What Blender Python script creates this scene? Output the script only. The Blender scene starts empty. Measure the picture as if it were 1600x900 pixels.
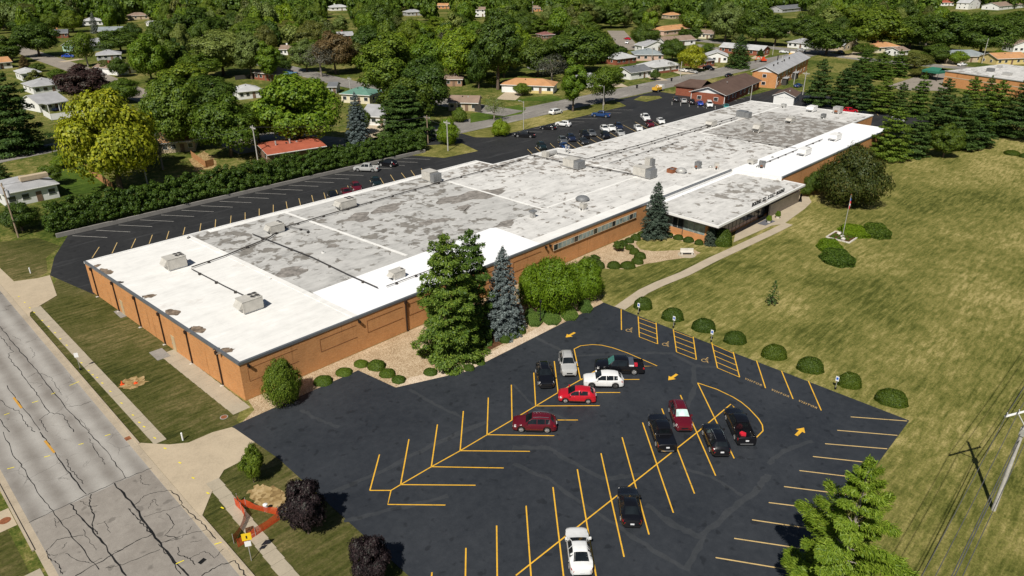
import bpy, math, random
import numpy as np
from mathutils import Vector

# ------------------------------------------------------------------ camera, sky, sun, exposure
S = bpy.context.scene
rad = math.radians
CAM_H = 46.0                      # drone height above the lot, metres
FPX, HORIZON, HEAD = 1110.0, -75.0, rad(45.4)
PITCH = math.atan((450 - HORIZON) / FPX)
cd = bpy.data.cameras.new('camera'); cam = bpy.data.objects.new('camera', cd)
S.collection.objects.link(cam); S.camera = cam
cd.sensor_width = 36.0; cd.lens = 36.0 * FPX / 1600.0
cd.clip_start = 0.5; cd.clip_end = 6000
cam.location = (0, 0, CAM_H); cam.rotation_euler = (math.pi / 2 - PITCH, 0, -HEAD)

SUN_ELEV = rad(50); SHX, SHY = 0.903, 0.428      # ground direction in which shadows fall
world = bpy.data.worlds.new('World'); S.world = world; world.use_nodes = True
wn = world.node_tree; sky = wn.nodes.new('ShaderNodeTexSky'); sky.sky_type = 'NISHITA'
sky.sun_disc = False; sky.sun_elevation = SUN_ELEV; sky.sun_rotation = math.atan2(-SHX, -SHY)
sky.air_density = 1.0; sky.dust_density = 0.6
bg = wn.nodes['Background']; wn.links.new(sky.outputs[0], bg.inputs[0]); bg.inputs[1].default_value = 0.038
sd = bpy.data.lights.new('sun', 'SUN'); sd.energy = 5.0; sd.angle = rad(0.55); sd.color = (1.0, 0.955, 0.865)
sun = bpy.data.objects.new('sun', sd); S.collection.objects.link(sun)
sun.rotation_euler = Vector((SHX * math.cos(SUN_ELEV), SHY * math.cos(SUN_ELEV), -math.sin(SUN_ELEV))).to_track_quat('-Z', 'Y').to_euler()
sun.location = (-80, -40, 120)
S.view_settings.view_transform = 'Standard'; S.view_settings.look = 'None'
S.view_settings.exposure = 0.0; S.view_settings.gamma = 1.0; S.view_settings.use_curve_mapping = False
S.render.engine = 'CYCLES'
S.cycles.max_bounces = 5; S.cycles.diffuse_bounces = 2; S.cycles.glossy_bounces = 2
S.cycles.transmission_bounces = 3; S.cycles.transparent_max_bounces = 6

random.seed(11); RNG = np.random.default_rng(11)
C = S.collection
sP, cP = math.sin(PITCH), math.cos(PITCH)
UX, UY = math.cos(HEAD), math.sin(HEAD)

# survey helpers: the photograph's measured points laid on the level ground (metres); X runs along the factory, Y across it
def W(px, py, z=0.0):
    u, v = (px - 800) / FPX, (py - 450) / FPX
    t = (CAM_H - z) / (sP + cP * v)
    x, y = t * u, t * (cP - sP * v)
    return (x * UX + y * UY, -x * UY + y * UX)
def DEPTH(py, z=0.0):
    return (CAM_H - z) / (sP + cP * (py - 450) / FPX)
def HT(px, pyb, pyt):             # height of an upright thing standing at (px,pyb) whose top shows at row pyt
    v0 = (pyb - 450) / FPX; y = CAM_H / (sP + cP * v0) * (cP - sP * v0)
    v = (pyt - 450) / FPX
    return CAM_H - y * (sP + v * cP) / (cP - v * sP)
def PIX(X, Y, z=0.0):
    x, y = X * UX - Y * UY, X * UY + Y * UX
    fw = y * cP - (z - CAM_H) * sP; dn = -y * sP - (z - CAM_H) * cP
    return 800 + FPX * x / fw, 450 + FPX * dn / fw, fw

# ------------------------------------------------------------------ materials
MAT = {}
def nodes(name, rough=0.8, metal=0.0, spec=0.3, coat=0.0):
    m = bpy.data.materials.new(name); m.use_nodes = True
    t = m.node_tree; b = t.nodes['Principled BSDF']
    b.inputs['Roughness'].default_value = rough; b.inputs['Metallic'].default_value = metal
    b.inputs['Specular IOR Level'].default_value = spec; b.inputs['Coat Weight'].default_value = coat
    b.inputs['Coat Roughness'].default_value = 0.14
    MAT[name] = m
    return m, t, b
def N(t, kind, **kw):
    n = t.nodes.new('ShaderNode' + kind)
    for k, v in kw.items():
        if k in n.inputs: n.inputs[k].default_value = v
        else: setattr(n, k, v)
    return n
def coords(t, space='world', scale=(1, 1, 1), rot=(0, 0, 0)):
    mp = N(t, 'Mapping'); mp.inputs['Scale'].default_value = scale; mp.inputs['Rotation'].default_value = rot
    if space == 'world': src = N(t, 'NewGeometry').outputs['Position']
    else: src = N(t, 'TexCoord').outputs['Object']
    t.links.new(src, mp.inputs[0]); return mp.outputs[0]
def noise(t, vec, scale, detail=4, rough=0.6, dist=0.0):
    n = N(t, 'TexNoise', Scale=scale, Detail=detail, Roughness=rough, Distortion=dist)
    t.links.new(vec, n.inputs['Vector']); return n.outputs['Fac']
def ramp(t, fac, stops, interp='LINEAR'):
    r = N(t, 'ValToRGB'); r.color_ramp.interpolation = interp
    e = r.color_ramp.elements
    while len(e) < len(stops): e.new(0.5)
    for el, (p, c) in zip(e, stops):
        el.position = p; el.color = (c, c, c, 1) if isinstance(c, (int, float)) else (*c, 1)
    t.links.new(fac, r.inputs[0]); return r.outputs[0]
def mix(t, fac, a, b, mode='MIX'):
    n = N(t, 'Mix', data_type='RGBA', blend_type=mode)
    for s, v in ((n.inputs[0], fac), (n.inputs[6], a), (n.inputs[7], b)):
        if isinstance(v, (int, float)): s.default_value = v
        elif isinstance(v, tuple): s.default_value = (*v, 1)
        else: t.links.new(v, s)
    return n.outputs[2]
def bump(t, b, h, strength=0.3, dist=0.05):
    n = N(t, 'Bump', Strength=strength, Distance=dist); t.links.new(h, n.inputs['Height']); t.links.new(n.outputs[0], b.inputs['Normal'])
def simple(name, col, rough=0.7, var=0.15, scale=3.0, metal=0.0, spec=0.3, coat=0.0, space='obj', bmp=0.0):
    m, t, b = nodes(name, rough, metal, spec, coat)
    f = noise(t, coords(t, space), scale)
    c = tuple(col)
    o = ramp(t, f, [(0.3, tuple(x * (1 - var) for x in c)), (0.7, tuple(min(1, x * (1 + var)) for x in c))])
    t.links.new(o, b.inputs['Base Color'])
    if bmp: bump(t, b, f, bmp)
    return m

def grass_mat(name, cols, stripe_rot=None, stripe_w=1.0, dry=0.5):
    m, t, b = nodes(name, 0.95, spec=0.1)
    v = coords(t)
    fine = noise(t, v, 2.3, 8, 0.75); mid = noise(t, v, 0.55, 7, 0.7, 0.3); big = noise(t, v, 0.045, 4, 0.6)
    f = mix(t, 0.5, mid, fine)
    if stripe_rot is not None:
        s1 = noise(t, coords(t, 'world', (0.26, 1.9 / stripe_w, 0.05), (0, 0, stripe_rot[0])), 1.0, 6, 0.75)
        s2 = noise(t, coords(t, 'world', (0.30, 1.7 / stripe_w, 0.05), (0, 0, stripe_rot[1])), 1.0, 6, 0.75)
        st = mix(t, ramp(t, big, [(0.42, 0.0), (0.58, 1.0)]), s1, s2)
        f = mix(t, 0.60, f, st)
    f = mix(t, 0.30, f, big)
    o = ramp(t, f, [(0.425, cols[0]), (0.476, cols[1]), (0.523, cols[2]), (0.578, cols[3])])
    sp = noise(t, v, 4.0, 8, 0.85)
    o = mix(t, 0.9, o, ramp(t, sp, [(0.34, 0.5), (0.5, 1.0), (0.66, 1.45)]), 'MULTIPLY')
    t.links.new(o, b.inputs['Base Color']); bump(t, b, sp, 0.6, 0.12)
    return m
grass_mat('lawn', [(0.064, 0.074, 0.014), (0.126, 0.130, 0.030), (0.215, 0.195, 0.058), (0.365, 0.305, 0.120)], (rad(0), rad(-28)), 1.1)
grass_mat('verge', [(0.035, 0.042, 0.010), (0.07, 0.075, 0.018), (0.11, 0.10, 0.035), (0.20, 0.16, 0.07)], (rad(90), rad(75)), 1.0)
grass_mat('yard', [(0.035, 0.058, 0.008), (0.080, 0.105, 0.018), (0.145, 0.145, 0.036), (0.30, 0.245, 0.095)])
grass_mat('green_turf', [(0.030, 0.055, 0.008), (0.055, 0.095, 0.012), (0.085, 0.13, 0.018), (0.13, 0.16, 0.035)], (rad(35), rad(35)), 1.3)

def asphalt_mat(name, c0, c1, rough=0.75, streak=None):
    m, t, b = nodes(name, rough, spec=0.35)
    v = coords(t)
    f = mix(t, 0.5, noise(t, v, 0.12, 6, 0.6), noise(t, v, 1.1, 7, 0.7))
    o = ramp(t, f, [(0.35, c0), (0.65, c1)])
    g = noise(t, v, 14, 4, 0.8)
    o = mix(t, 0.7, o, ramp(t, g, [(0.3, 0.72), (0.7, 1.28)]), 'MULTIPLY')
    sp = noise(t, v, 0.9, 2, 0.4); o = mix(t, ramp(t, sp, [(0.64, 0.0), (0.70, 0.5)]), o, tuple(x * 0.45 for x in c0))
    dust = noise(t, coords(t, 'world', (0.5, 0.5, 1)), 1.7, 8, 0.8, 1.2); o = mix(t, ramp(t, dust, [(0.60, 0.0), (0.78, 0.35)]), o, tuple(x * 2.0 for x in c1))
    if streak:
        s = noise(t, coords(t, 'world', streak), 1.0, 6, 0.7)
        o = mix(t, ramp(t, s, [(0.56, 0.0), (0.72, 0.55)]), o, tuple(x * 2.6 for x in c1))
    t.links.new(o, b.inputs['Base Color'])
    r = ramp(t, f, [(0.3, rough - 0.12), (0.7, rough + 0.1)]); t.links.new(r, b.inputs['Roughness'])
    bump(t, b, g, 0.25, 0.02)
    return m
asphalt_mat('sealed_asphalt', (0.021, 0.0245, 0.0305), (0.037, 0.0415, 0.049), 0.62)
asphalt_mat('rear_asphalt', (0.016, 0.0165, 0.018), (0.030, 0.030, 0.031), 0.75, (0.06, 0.6, 1))
asphalt_mat('sealant_band', (0.030, 0.034, 0.039), (0.049, 0.053, 0.059), 0.7)
asphalt_mat('old_asphalt', (0.17, 0.155, 0.14), (0.27, 0.25, 0.225), 0.9, (0.05, 0.5, 1))
asphalt_mat('drive_grey', (0.22, 0.19, 0.16), (0.33, 0.285, 0.235), 0.9)
asphalt_mat('tar', (0.010, 0.010, 0.010), (0.022, 0.021, 0.020), 0.5)

def street_mat():
    m, t, b = nodes('street_concrete', 0.9, spec=0.2)
    v = coords(t)
    lane = N(t, 'TexWave', wave_type='BANDS', bands_direction='X', Scale=0.135, Distortion=1.2, Detail=2.0)
    t.links.new(coords(t, 'world', (1, 0.12, 1)), lane.inputs['Vector']); lane.inputs['Detail Scale'].default_value = 0.6
    f = mix(t, 0.30, noise(t, v, 0.25, 6, 0.65), lane.outputs['Fac'])
    o = ramp(t, f, [(0.25, (0.21, 0.19, 0.17)), (0.5, (0.31, 0.29, 0.265)), (0.75, (0.40, 0.38, 0.35))])
    g = noise(t, v, 9, 6, 0.8)
    o = mix(t, 0.8, o, ramp(t, g, [(0.25, 0.78), (0.7, 1.18)]), 'MULTIPLY')
    vo = N(t, 'TexVoronoi', feature='DISTANCE_TO_EDGE', Scale=0.33)
    wv = N(t, 'VectorMath', operation='ADD'); nz = N(t, 'TexNoise', Scale=0.9, Detail=5.0)
    t.links.new(v, nz.inputs['Vector']); t.links.new(v, wv.inputs[0]); t.links.new(nz.outputs['Color'], wv.inputs[1]); t.links.new(wv.outputs[0], vo.inputs['Vector'])
    cr = ramp(t, vo.outputs['Distance'], [(0.0, 1.0), (0.012, 0.0)])
    cr = mix(t, ramp(t, noise(t, v, 0.16, 3), [(0.5, 0.0), (0.6, 0.75)]), (0, 0, 0), cr)
    o = mix(t, cr, o, (0.06, 0.055, 0.05))
    t.links.new(o, b.inputs['Base Color']); bump(t, b, g, 0.2, 0.02)
street_mat()
asphalt_mat('street_patch', (0.225, 0.20, 0.175), (0.33, 0.30, 0.265), 0.9)
def concrete(name, c, var=0.14):
    m, t, b = nodes(name, 0.9, spec=0.2); v = coords(t)
    f = mix(t, 0.5, noise(t, v, 0.5, 6, 0.65), noise(t, v, 6, 6, 0.75))
    o = ramp(t, f, [(0.32, tuple(x * (1 - 1.6 * var) for x in c)), (0.5, c), (0.68, tuple(x * (1 + var) for x in c))])
    t.links.new(o, b.inputs['Base Color']); bump(t, b, f, 0.15, 0.03)
concrete('drive_concrete', (0.47, 0.385, 0.275)); concrete('walk_concrete', (0.40, 0.345, 0.26)); concrete('kerb_concrete', (0.42, 0.35, 0.26), 0.2)
concrete('grey_concrete', (0.27, 0.255, 0.235), 0.2); concrete('path_concrete', (0.44, 0.37, 0.275)); concrete('white_stone', (0.62, 0.58, 0.52), 0.2)
def gravel(name, cols, sc=13):
    m, t, b = nodes(name, 0.95, spec=0.1); v = coords(t)
    vo = N(t, 'TexVoronoi', Scale=sc); t.links.new(v, vo.inputs['Vector'])
    f = mix(t, 0.5, vo.outputs['Color'], noise(t, v, 0.4, 6, 0.7))
    o = ramp(t, f, [(0.3, cols[0]), (0.5, cols[1]), (0.72, cols[2])])
    t.links.new(o, b.inputs['Base Color']); bump(t, b, vo.outputs['Distance'], 0.5, 0.06)
gravel('tan_gravel', [(0.27, 0.18, 0.10), (0.46, 0.34, 0.215), (0.66, 0.53, 0.37)])
gravel('pale_gravel', [(0.42, 0.31, 0.21), (0.62, 0.49, 0.36), (0.78, 0.66, 0.52)])
gravel('mulch', [(0.05, 0.022, 0.012), (0.10, 0.045, 0.022), (0.17, 0.085, 0.045)], 10)
gravel('bare_soil', [(0.20, 0.13, 0.055), (0.34, 0.235, 0.105), (0.46, 0.34, 0.18)], 3)

def brick(name, c0, c1, mortar, band=None, w=0.22, h=0.075):
    m, t, b = nodes(name, 0.9, spec=0.15)
    g = N(t, 'NewGeometry'); sx = N(t, 'SeparateXYZ'); t.links.new(g.outputs['Position'], sx.inputs[0])
    ad = N(t, 'Math', operation='ADD'); t.links.new(sx.outputs[0], ad.inputs[0]); t.links.new(sx.outputs[1], ad.inputs[1])
    cb = N(t, 'CombineXYZ'); t.links.new(ad.outputs[0], cb.inputs[0]); t.links.new(sx.outputs[2], cb.inputs[1])
    br = N(t, 'TexBrick', Scale=1.0); br.inputs['Brick Width'].default_value = w; br.inputs['Row Height'].default_value = h
    br.inputs['Mortar Size'].default_value = 0.009; br.inputs['Color1'].default_value = (*c0, 1); br.inputs['Color2'].default_value = (*c1, 1); br.inputs['Mortar'].default_value = (*mortar, 1)
    t.links.new(cb.outputs[0], br.inputs['Vector'])
    v = coords(t); n1 = noise(t, v, 0.6, 6, 0.7)
    st = noise(t, coords(t, 'world', (0.5, 0.5, 2.2)), 1.6, 6, 0.75)
    o = mix(t, 0.75, br.outputs['Color'], ramp(t, mix(t, 0.5, n1, st), [(0.3, 0.68), (0.5, 1.0), (0.7, 1.2)]), 'MULTIPLY')
    drip = noise(t, coords(t, 'world', (1.5, 1.5, 0.10)), 1.0, 4, 0.6); o = mix(t, ramp(t, drip, [(0.60, 0.0), (0.72, 0.55)]), o, tuple(x * 0.35 for x in c1))
    t.links.new(o, b.inputs['Base Color']); bump(t, b, br.outputs['Fac'], 0.25, -0.01)
brick('factory_brick', (0.60, 0.272, 0.095), (0.50, 0.205, 0.066), (0.52, 0.32, 0.17))
brick('orange_brick', (0.62, 0.28, 0.10), (0.54, 0.225, 0.078), (0.5, 0.3, 0.17))
brick('red_brick', (0.30, 0.085, 0.045), (0.24, 0.062, 0.035), (0.30, 0.15, 0.10))
brick('tan_brick', (0.40, 0.24, 0.15), (0.32, 0.18, 0.11), (0.35, 0.25, 0.18))
brick('screen_block', (0.58, 0.51, 0.44), (0.52, 0.45, 0.385), (0.42, 0.37, 0.32), w=0.4, h=0.2)

def roof_mat(name, base, worn, cover, size=0.32, dirt=0.5, rusty=0.5, coat=None):
    """coated flat roof: patches where the white coat has flaked off (cover 0..1), grime, rust, seams"""
    m, t, b = nodes(name, 0.8, spec=0.2)
    v = coords(t)
    dz = N(t, 'TexNoise', Scale=0.7, Detail=5.0); t.links.new(v, dz.inputs['Vector'])
    va = N(t, 'VectorMath', operation='MULTIPLY_ADD'); t.links.new(dz.outputs['Color'], va.inputs[0]); va.inputs[1].default_value = (1.6, 1.6, 0); t.links.new(v, va.inputs[2])
    w1 = N(t, 'VectorMath', operation='MULTIPLY'); t.links.new(va.outputs[0], w1.inputs[0]); w1.inputs[1].default_value = (1, 1, 0)
    n1 = noise(t, w1.outputs[0], size, 3, 0.5); n2 = noise(t, w1.outputs[0], size * 2.7, 3, 0.5); big = noise(t, v, 0.05, 3, 0.5)
    f = mix(t, 0.30, mix(t, 0.35, n1, n2), big)
    c0 = 0.66 - 0.24 * cover
    patch = ramp(t, f, [(c0, 0.0), (c0 + 0.012, 1.0)])
    rim = ramp(t, f, [(c0 - 0.016, 0.0), (c0 - 0.002, 0.5), (c0 + 0.004, 0.0)])
    mott = mix(t, 0.5, noise(t, v, 0.35, 8, 0.7), noise(t, coords(t, 'world', (0.25, 0.9, 1)), 1.0, 7, 0.7))
    o = ramp(t, mott, [(0.36, tuple(x * (1 - dirt) for x in base)), (0.47, tuple(x * (1 - dirt * 0.35) for x in base)), (0.56, base), (0.7, tuple(min(0.92, x * 1.18) for x in base))])
    tone = ramp(t, noise(t, v, 0.9, 6, 0.7), [(0.3, tuple(x * 0.7 for x in worn)), (0.5, worn), (0.7, tuple(min(1, x * 1.35) for x in worn))])
    o = mix(t, patch, o, tone); o = mix(t, rim, o, tuple(x * 0.6 for x in worn))
    rust = noise(t, coords(t, 'world', (0.1, 0.14, 1)), 1.3, 7, 0.7)
    o = mix(t, ramp(t, rust, [(0.62, 0.0), (0.74, rusty)]), o, (0.30, 0.19, 0.125))
    ln = N(t, 'TexBrick', Scale=1.0); ln.inputs['Brick Width'].default_value = 7.5; ln.inputs['Row Height'].default_value = 2.7
    ln.inputs['Mortar Size'].default_value = 0.035; ln.inputs['Mortar Smooth'].default_value = 1.0
    t.links.new(coords(t, 'world', (1, 1, 1), (0, 0, rad(-3))), ln.inputs['Vector'])
    o = mix(t, mix(t, 0.25, (0, 0, 0), ln.outputs['Fac']), o, tuple(x * 0.55 for x in base))
    t.links.new(o, b.inputs['Base Color']); bump(t, b, f, 0.2, 0.06)
roof_mat('roof_cream', (0.80, 0.785, 0.755), (0.50, 0.44, 0.38), 0.0, 0.3, 0.16, 0.35)
roof_mat('roof_worn', (0.52, 0.51, 0.49), (0.215, 0.20, 0.18), 0.47, 0.42, 0.36, 0.4)
roof_mat('roof_streaky', (0.67, 0.655, 0.63), (0.25, 0.225, 0.20), 0.48, 0.52, 0.38, 0.45)
roof_mat('roof_old', (0.50, 0.485, 0.46), (0.22, 0.20, 0.18), 0.58, 0.5, 0.5, 0.35)
roof_mat('roof_bright', (0.88, 0.88, 0.89), (0.7, 0.7, 0.7), -0.4, 0.3, 0.05, 0.02)
roof_mat('roof_light', (0.64, 0.625, 0.60), (0.27, 0.25, 0.225), 0.46, 0.42, 0.4, 0.35)
simple('worn_patch', (0.235, 0.215, 0.195), 0.9, 0.45, 1.3, space='world'); simple('stain', (0.20, 0.15, 0.11), 0.9, 0.6, 1.6, space='world'); simple('stain_dark', (0.06, 0.05, 0.045), 0.9, 0.5, 2.2, space='world'); simple('reveal', (0.24, 0.10, 0.04), 0.9, 0.2); simple('faded_paint', (0.42, 0.28, 0.11), 0.8, 0.25, 2, space='world')

def shingle(name, c):
    m, t, b = nodes(name, 0.9, spec=0.15); v = coords(t, 'obj')
    f = mix(t, 0.5, noise(t, v, 0.4, 5), noise(t, v, 5.5, 5, 0.8))
    o = ramp(t, f, [(0.3, tuple(x * 0.72 for x in c)), (0.7, tuple(min(1, x * 1.25) for x in c))])
    t.links.new(o, b.inputs['Base Color']); bump(t, b, f, 0.3, 0.05)
for nm, c in dict(sh_grey=(0.36, 0.36, 0.37), sh_dark=(0.15, 0.155, 0.165), sh_pale=(0.46, 0.46, 0.46), sh_orange=(0.50, 0.265, 0.125), sh_brown=(0.27, 0.195, 0.15),
                  sh_darkbrown=(0.115, 0.075, 0.06), sh_red=(0.38, 0.105, 0.06), sh_green=(0.12, 0.24, 0.19), sh_maroon=(0.22, 0.10, 0.09), sh_blue=(0.10, 0.20, 0.30), sh_bluegrey=(0.25, 0.28, 0.29)).items(): shingle(nm, c)
for nm, c in dict(w_white=(0.78, 0.77, 0.75), w_cream=(0.70, 0.63, 0.47), w_mint=(0.45, 0.66, 0.54), w_tan=(0.50, 0.40, 0.28), w_pink=(0.60, 0.42, 0.34), w_yellow=(0.66, 0.52, 0.22), w_grey=(0.42, 0.42, 0.42), w_brown=(0.20, 0.13, 0.09), w_dark=(0.06, 0.055, 0.05)).items():
    simple(nm, c, 0.7, 0.08, 1.2)
simple('trim_white', (0.80, 0.79, 0.77), 0.5, 0.05); simple('trim_dark', (0.045, 0.04, 0.038), 0.6, 0.1); simple('coping', (0.22, 0.235, 0.255), 0.35, 0.12, metal=0.5)
simple('downspout', (0.035, 0.02, 0.015), 0.5, 0.1); simple('door_tan', (0.52, 0.40, 0.24), 0.6, 0.06); simple('door_white', (0.8, 0.79, 0.77), 0.5, 0.04)
simple('steel', (0.48, 0.47, 0.45), 0.5, 0.18, metal=0.3); simple('hvac', (0.53, 0.505, 0.46), 0.55, 0.15, 1.2, metal=0.1); simple('hvac_dark', (0.17, 0.17, 0.17), 0.6, 0.25, 4)
simple('coil', (0.26, 0.265, 0.27), 0.45, 0.3, 9, metal=0.4); simple('rust', (0.25, 0.09, 0.04), 0.8, 0.3); simple('pipe', (0.05, 0.045, 0.042), 0.6, 0.2); simple('black_iron', (0.012, 0.012, 0.012), 0.45, 0.1)
simple('white_paint', (0.45, 0.43, 0.40), 0.8, 0.25, 1.5, space='world')
simple('spray_yellow', (0.80, 0.66, 0.03), 0.7, 0.15, space='world'); simple('road_orange', (0.55, 0.29, 0.05), 0.75, 0.2, space='world')
simple('bark', (0.13, 0.095, 0.07), 0.95, 0.35, 4, bmp=0.5); simple('grey_bark', (0.27, 0.235, 0.20), 0.95, 0.3, 4, bmp=0.5); simple('pole_wood', (0.30, 0.225, 0.155), 0.9, 0.25, 3); simple('pole_grey', (0.45, 0.43, 0.40), 0.85, 0.2, 3)
simple('wood_fence', (0.42, 0.21, 0.09), 0.85, 0.25, 2); simple('cable', (0.10, 0.10, 0.10), 0.5, 0.1); simple('insulator', (0.6, 0.6, 0.62), 0.4, 0.1); simple('sign_white', (0.82, 0.82, 0.82), 0.5, 0.03); simple('sign_blue', (0.03, 0.14, 0.55), 0.5, 0.05); simple('sign_yellow', (0.85, 0.58, 0.02), 0.5, 0.05)
simple('awning_green', (0.03, 0.16, 0.105), 0.7, 0.15); simple('orange_plastic', (0.80, 0.10, 0.02), 0.6, 0.1); simple('slate', (0.13, 0.13, 0.15), 0.8, 0.15); simple('pot', (0.70, 0.66, 0.58), 0.8, 0.1); simple('flag_cloth', (0.45, 0.2, 0.25), 0.8, 0.4, 6)
for nm, c, bare in (('yellow_paint', (0.84, 0.47, 0.04), (0.10, 0.07, 0.03)), ('pale_paint', (0.66, 0.47, 0.20), (0.09, 0.07, 0.05))):
    m, t, b = nodes(nm, 0.7); v = coords(t); f = mix(t, 0.5, noise(t, v, 1.2, 6, 0.7), noise(t, v, 9, 5, 0.8))
    t.links.new(ramp(t, f, [(0.36, bare), (0.43, tuple(x * 0.82 for x in c)), (0.6, c)]), b.inputs['Base Color'])
def window_glass(name, c, rough=0.08):
    m, t, b = nodes(name, rough, spec=0.6)
    f = noise(t, coords(t, 'world'), 0.9, 3)
    t.links.new(ramp(t, f, [(0.35, tuple(x * 0.6 for x in c)), (0.65, tuple(x * 1.4 for x in c))]), b.inputs['Base Color'])
window_glass('glass', (0.03, 0.036, 0.04)); window_glass('glass_blind', (0.26, 0.32, 0.31), 0.2); window_glass('car_glass', (0.010, 0.013, 0.015), 0.10); window_glass('car_glass_teal', (0.06, 0.19, 0.17), 0.12); window_glass('sunshade', (0.45, 0.62, 0.58), 0.5)
def net_mat():
    m, t, b = nodes('orange_net', 0.6, spec=0.2)
    b.inputs['Base Color'].default_value = (0.62, 0.085, 0.025, 1)
    f = noise(t, coords(t, 'world'), 6, 4, 0.8)
    t.links.new(ramp(t, f, [(0.3, 0.55), (0.7, 0.95)]), b.inputs['Alpha'])
net_mat()
def paint(name, c, rough=0.25, metal=0.0):
    m, t, b = nodes(name, rough, metal, 0.5, 0.6)
    f = noise(t, coords(t, 'obj'), 2.0, 4)
    t.links.new(ramp(t, f, [(0.3, tuple(x * 0.92 for x in c)), (0.7, tuple(min(1, x * 1.06) for x in c))]), b.inputs['Base Color'])
for nm, c in dict(p_black=(0.006, 0.006, 0.008), p_white=(0.80, 0.80, 0.79), p_silver=(0.42, 0.42, 0.41), p_red=(0.50, 0.010, 0.022), p_maroon=(0.11, 0.006, 0.014), p_navy=(0.012, 0.018, 0.045), p_blue=(0.015, 0.05, 0.16), p_grey=(0.10, 0.105, 0.11), p_green=(0.008, 0.018, 0.018), p_charcoal=(0.022, 0.023, 0.026), p_teal=(0.05, 0.25, 0.24), p_yellow=(0.75, 0.42, 0.03), p_brightblue=(0.02, 0.07, 0.40), p_machine=(0.75, 0.07, 0.02)).items(): paint(nm, c)
simple('tyre', (0.014, 0.014, 0.014), 0.85, 0.1); simple('rim', (0.45, 0.45, 0.45), 0.35, 0.1, metal=0.7); simple('rim_dark', (0.10, 0.10, 0.10), 0.4, 0.1, metal=0.6); simple('car_black', (0.012, 0.012, 0.013), 0.6, 0.1)
simple('chrome', (0.6, 0.6, 0.6), 0.2, 0.05, metal=0.9); simple('lamp_clear', (0.62, 0.62, 0.62), 0.15, 0.1, spec=0.6); simple('lamp_red', (0.42, 0.01, 0.015), 0.25, 0.1, spec=0.6); simple('plate', (0.75, 0.76, 0.78), 0.5, 0.04); simple('red_can', (0.6, 0.02, 0.04), 0.5, 0.1)

def leaf(name, dark, midc, lite, tr=0.25):
    k_ = 1.0 if name in ('leaf_purple', 'spruce_blue', 'leaf_grey', 'leaf_copper') else 1.32
    dark, midc, lite = (tuple(x * k_ for x in c) for c in (dark, midc, lite))
    m = bpy.data.materials.new(name); m.use_nodes = True; MAT[name] = m
    t = m.node_tree; t.nodes.remove(t.nodes['Principled BSDF']); out = t.nodes['Material Output']
    g = N(t, 'NewGeometry'); oi = N(t, 'ObjectInfo')
    n1 = noise(t, coords(t, 'obj', (1, 1, 1)), 0.45, 3)
    f = mix(t, 0.45, g.outputs['Random Per Island'], n1)
    o = ramp(t, f, [(0.22, dark), (0.5, midc), (0.8, lite)])
    o = mix(t, 0.85, o, ramp(t, oi.outputs['Random'], [(0.0, (0.70, 0.78, 0.8)), (0.5, (1, 1, 1)), (1.0, (1.32, 1.18, 0.95))]), 'MULTIPLY')
    d = N(t, 'BsdfDiffuse'); tl = N(t, 'BsdfTranslucent'); ms = N(t, 'MixShader'); ms.inputs[0].default_value = tr
    t.links.new(o, d.inputs[0]); t.links.new(mix(t, 1.0, o, (1.25, 1.2, 0.6), 'MULTIPLY'), tl.inputs[0])
    gl = N(t, 'BsdfGlossy', Roughness=0.5); gl.inputs[0].default_value = (0.6, 0.7, 0.6, 1); m2 = N(t, 'MixShader'); m2.inputs[0].default_value = 0.025
    t.links.new(d.outputs[0], ms.inputs[1]); t.links.new(tl.outputs[0], ms.inputs[2]); t.links.new(ms.outputs[0], m2.inputs[1]); t.links.new(gl.outputs[0], m2.inputs[2]); t.links.new(m2.outputs[0], out.inputs[0])
leaf('leaf_dark', (0.022, 0.042, 0.006), (0.050, 0.086, 0.011), (0.098, 0.142, 0.021), 0.3)
leaf('leaf_mid', (0.036, 0.064, 0.006), (0.082, 0.128, 0.012), (0.150, 0.198, 0.024), 0.3)
leaf('leaf_bright', (0.046, 0.088, 0.006), (0.104, 0.170, 0.011), (0.175, 0.235, 0.020), 0.3)
leaf('leaf_yellow', (0.100, 0.125, 0.007), (0.205, 0.235, 0.013), (0.32, 0.32, 0.022), 0.3)
leaf('leaf_olive', (0.042, 0.054, 0.012), (0.088, 0.102, 0.022), (0.148, 0.155, 0.040), 0.3)
leaf('leaf_pale', (0.060, 0.085, 0.018), (0.118, 0.158, 0.038), (0.195, 0.235, 0.070), 0.3)
leaf('leaf_brown', (0.055, 0.038, 0.016), (0.115, 0.078, 0.032), (0.185, 0.120, 0.052))
leaf('leaf_grey', (0.06, 0.055, 0.04), (0.12, 0.115, 0.085), (0.19, 0.18, 0.14))
leaf('leaf_purple', (0.015, 0.010, 0.012), (0.034, 0.021, 0.024), (0.072, 0.042, 0.044), 0.12)
leaf('leaf_copper', (0.018, 0.030, 0.006), (0.038, 0.054, 0.011), (0.072, 0.076, 0.018), 0.15)
leaf('pine_green', (0.030, 0.062, 0.009), (0.070, 0.122, 0.016), (0.135, 0.192, 0.030), 0.22)
leaf('pine_dark', (0.021, 0.044, 0.010), (0.047, 0.085, 0.018), (0.094, 0.142, 0.034), 0.2)
leaf('pine_fore', (0.070, 0.120, 0.010), (0.150, 0.220, 0.018), (0.235, 0.300, 0.034), 0.32)
leaf('spruce_blue', (0.055, 0.072, 0.072), (0.13, 0.16, 0.16), (0.23, 0.265, 0.265), 0.12)
leaf('spruce_dark', (0.022, 0.032, 0.023), (0.046, 0.066, 0.046), (0.092, 0.116, 0.085), 0.12)
leaf('box_green', (0.019, 0.034, 0.003), (0.036, 0.060, 0.006), (0.064, 0.094, 0.011), 0.12)
leaf('arbor_green', (0.055, 0.095, 0.004), (0.115, 0.180, 0.008), (0.185, 0.250, 0.014), 0.22)
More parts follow.
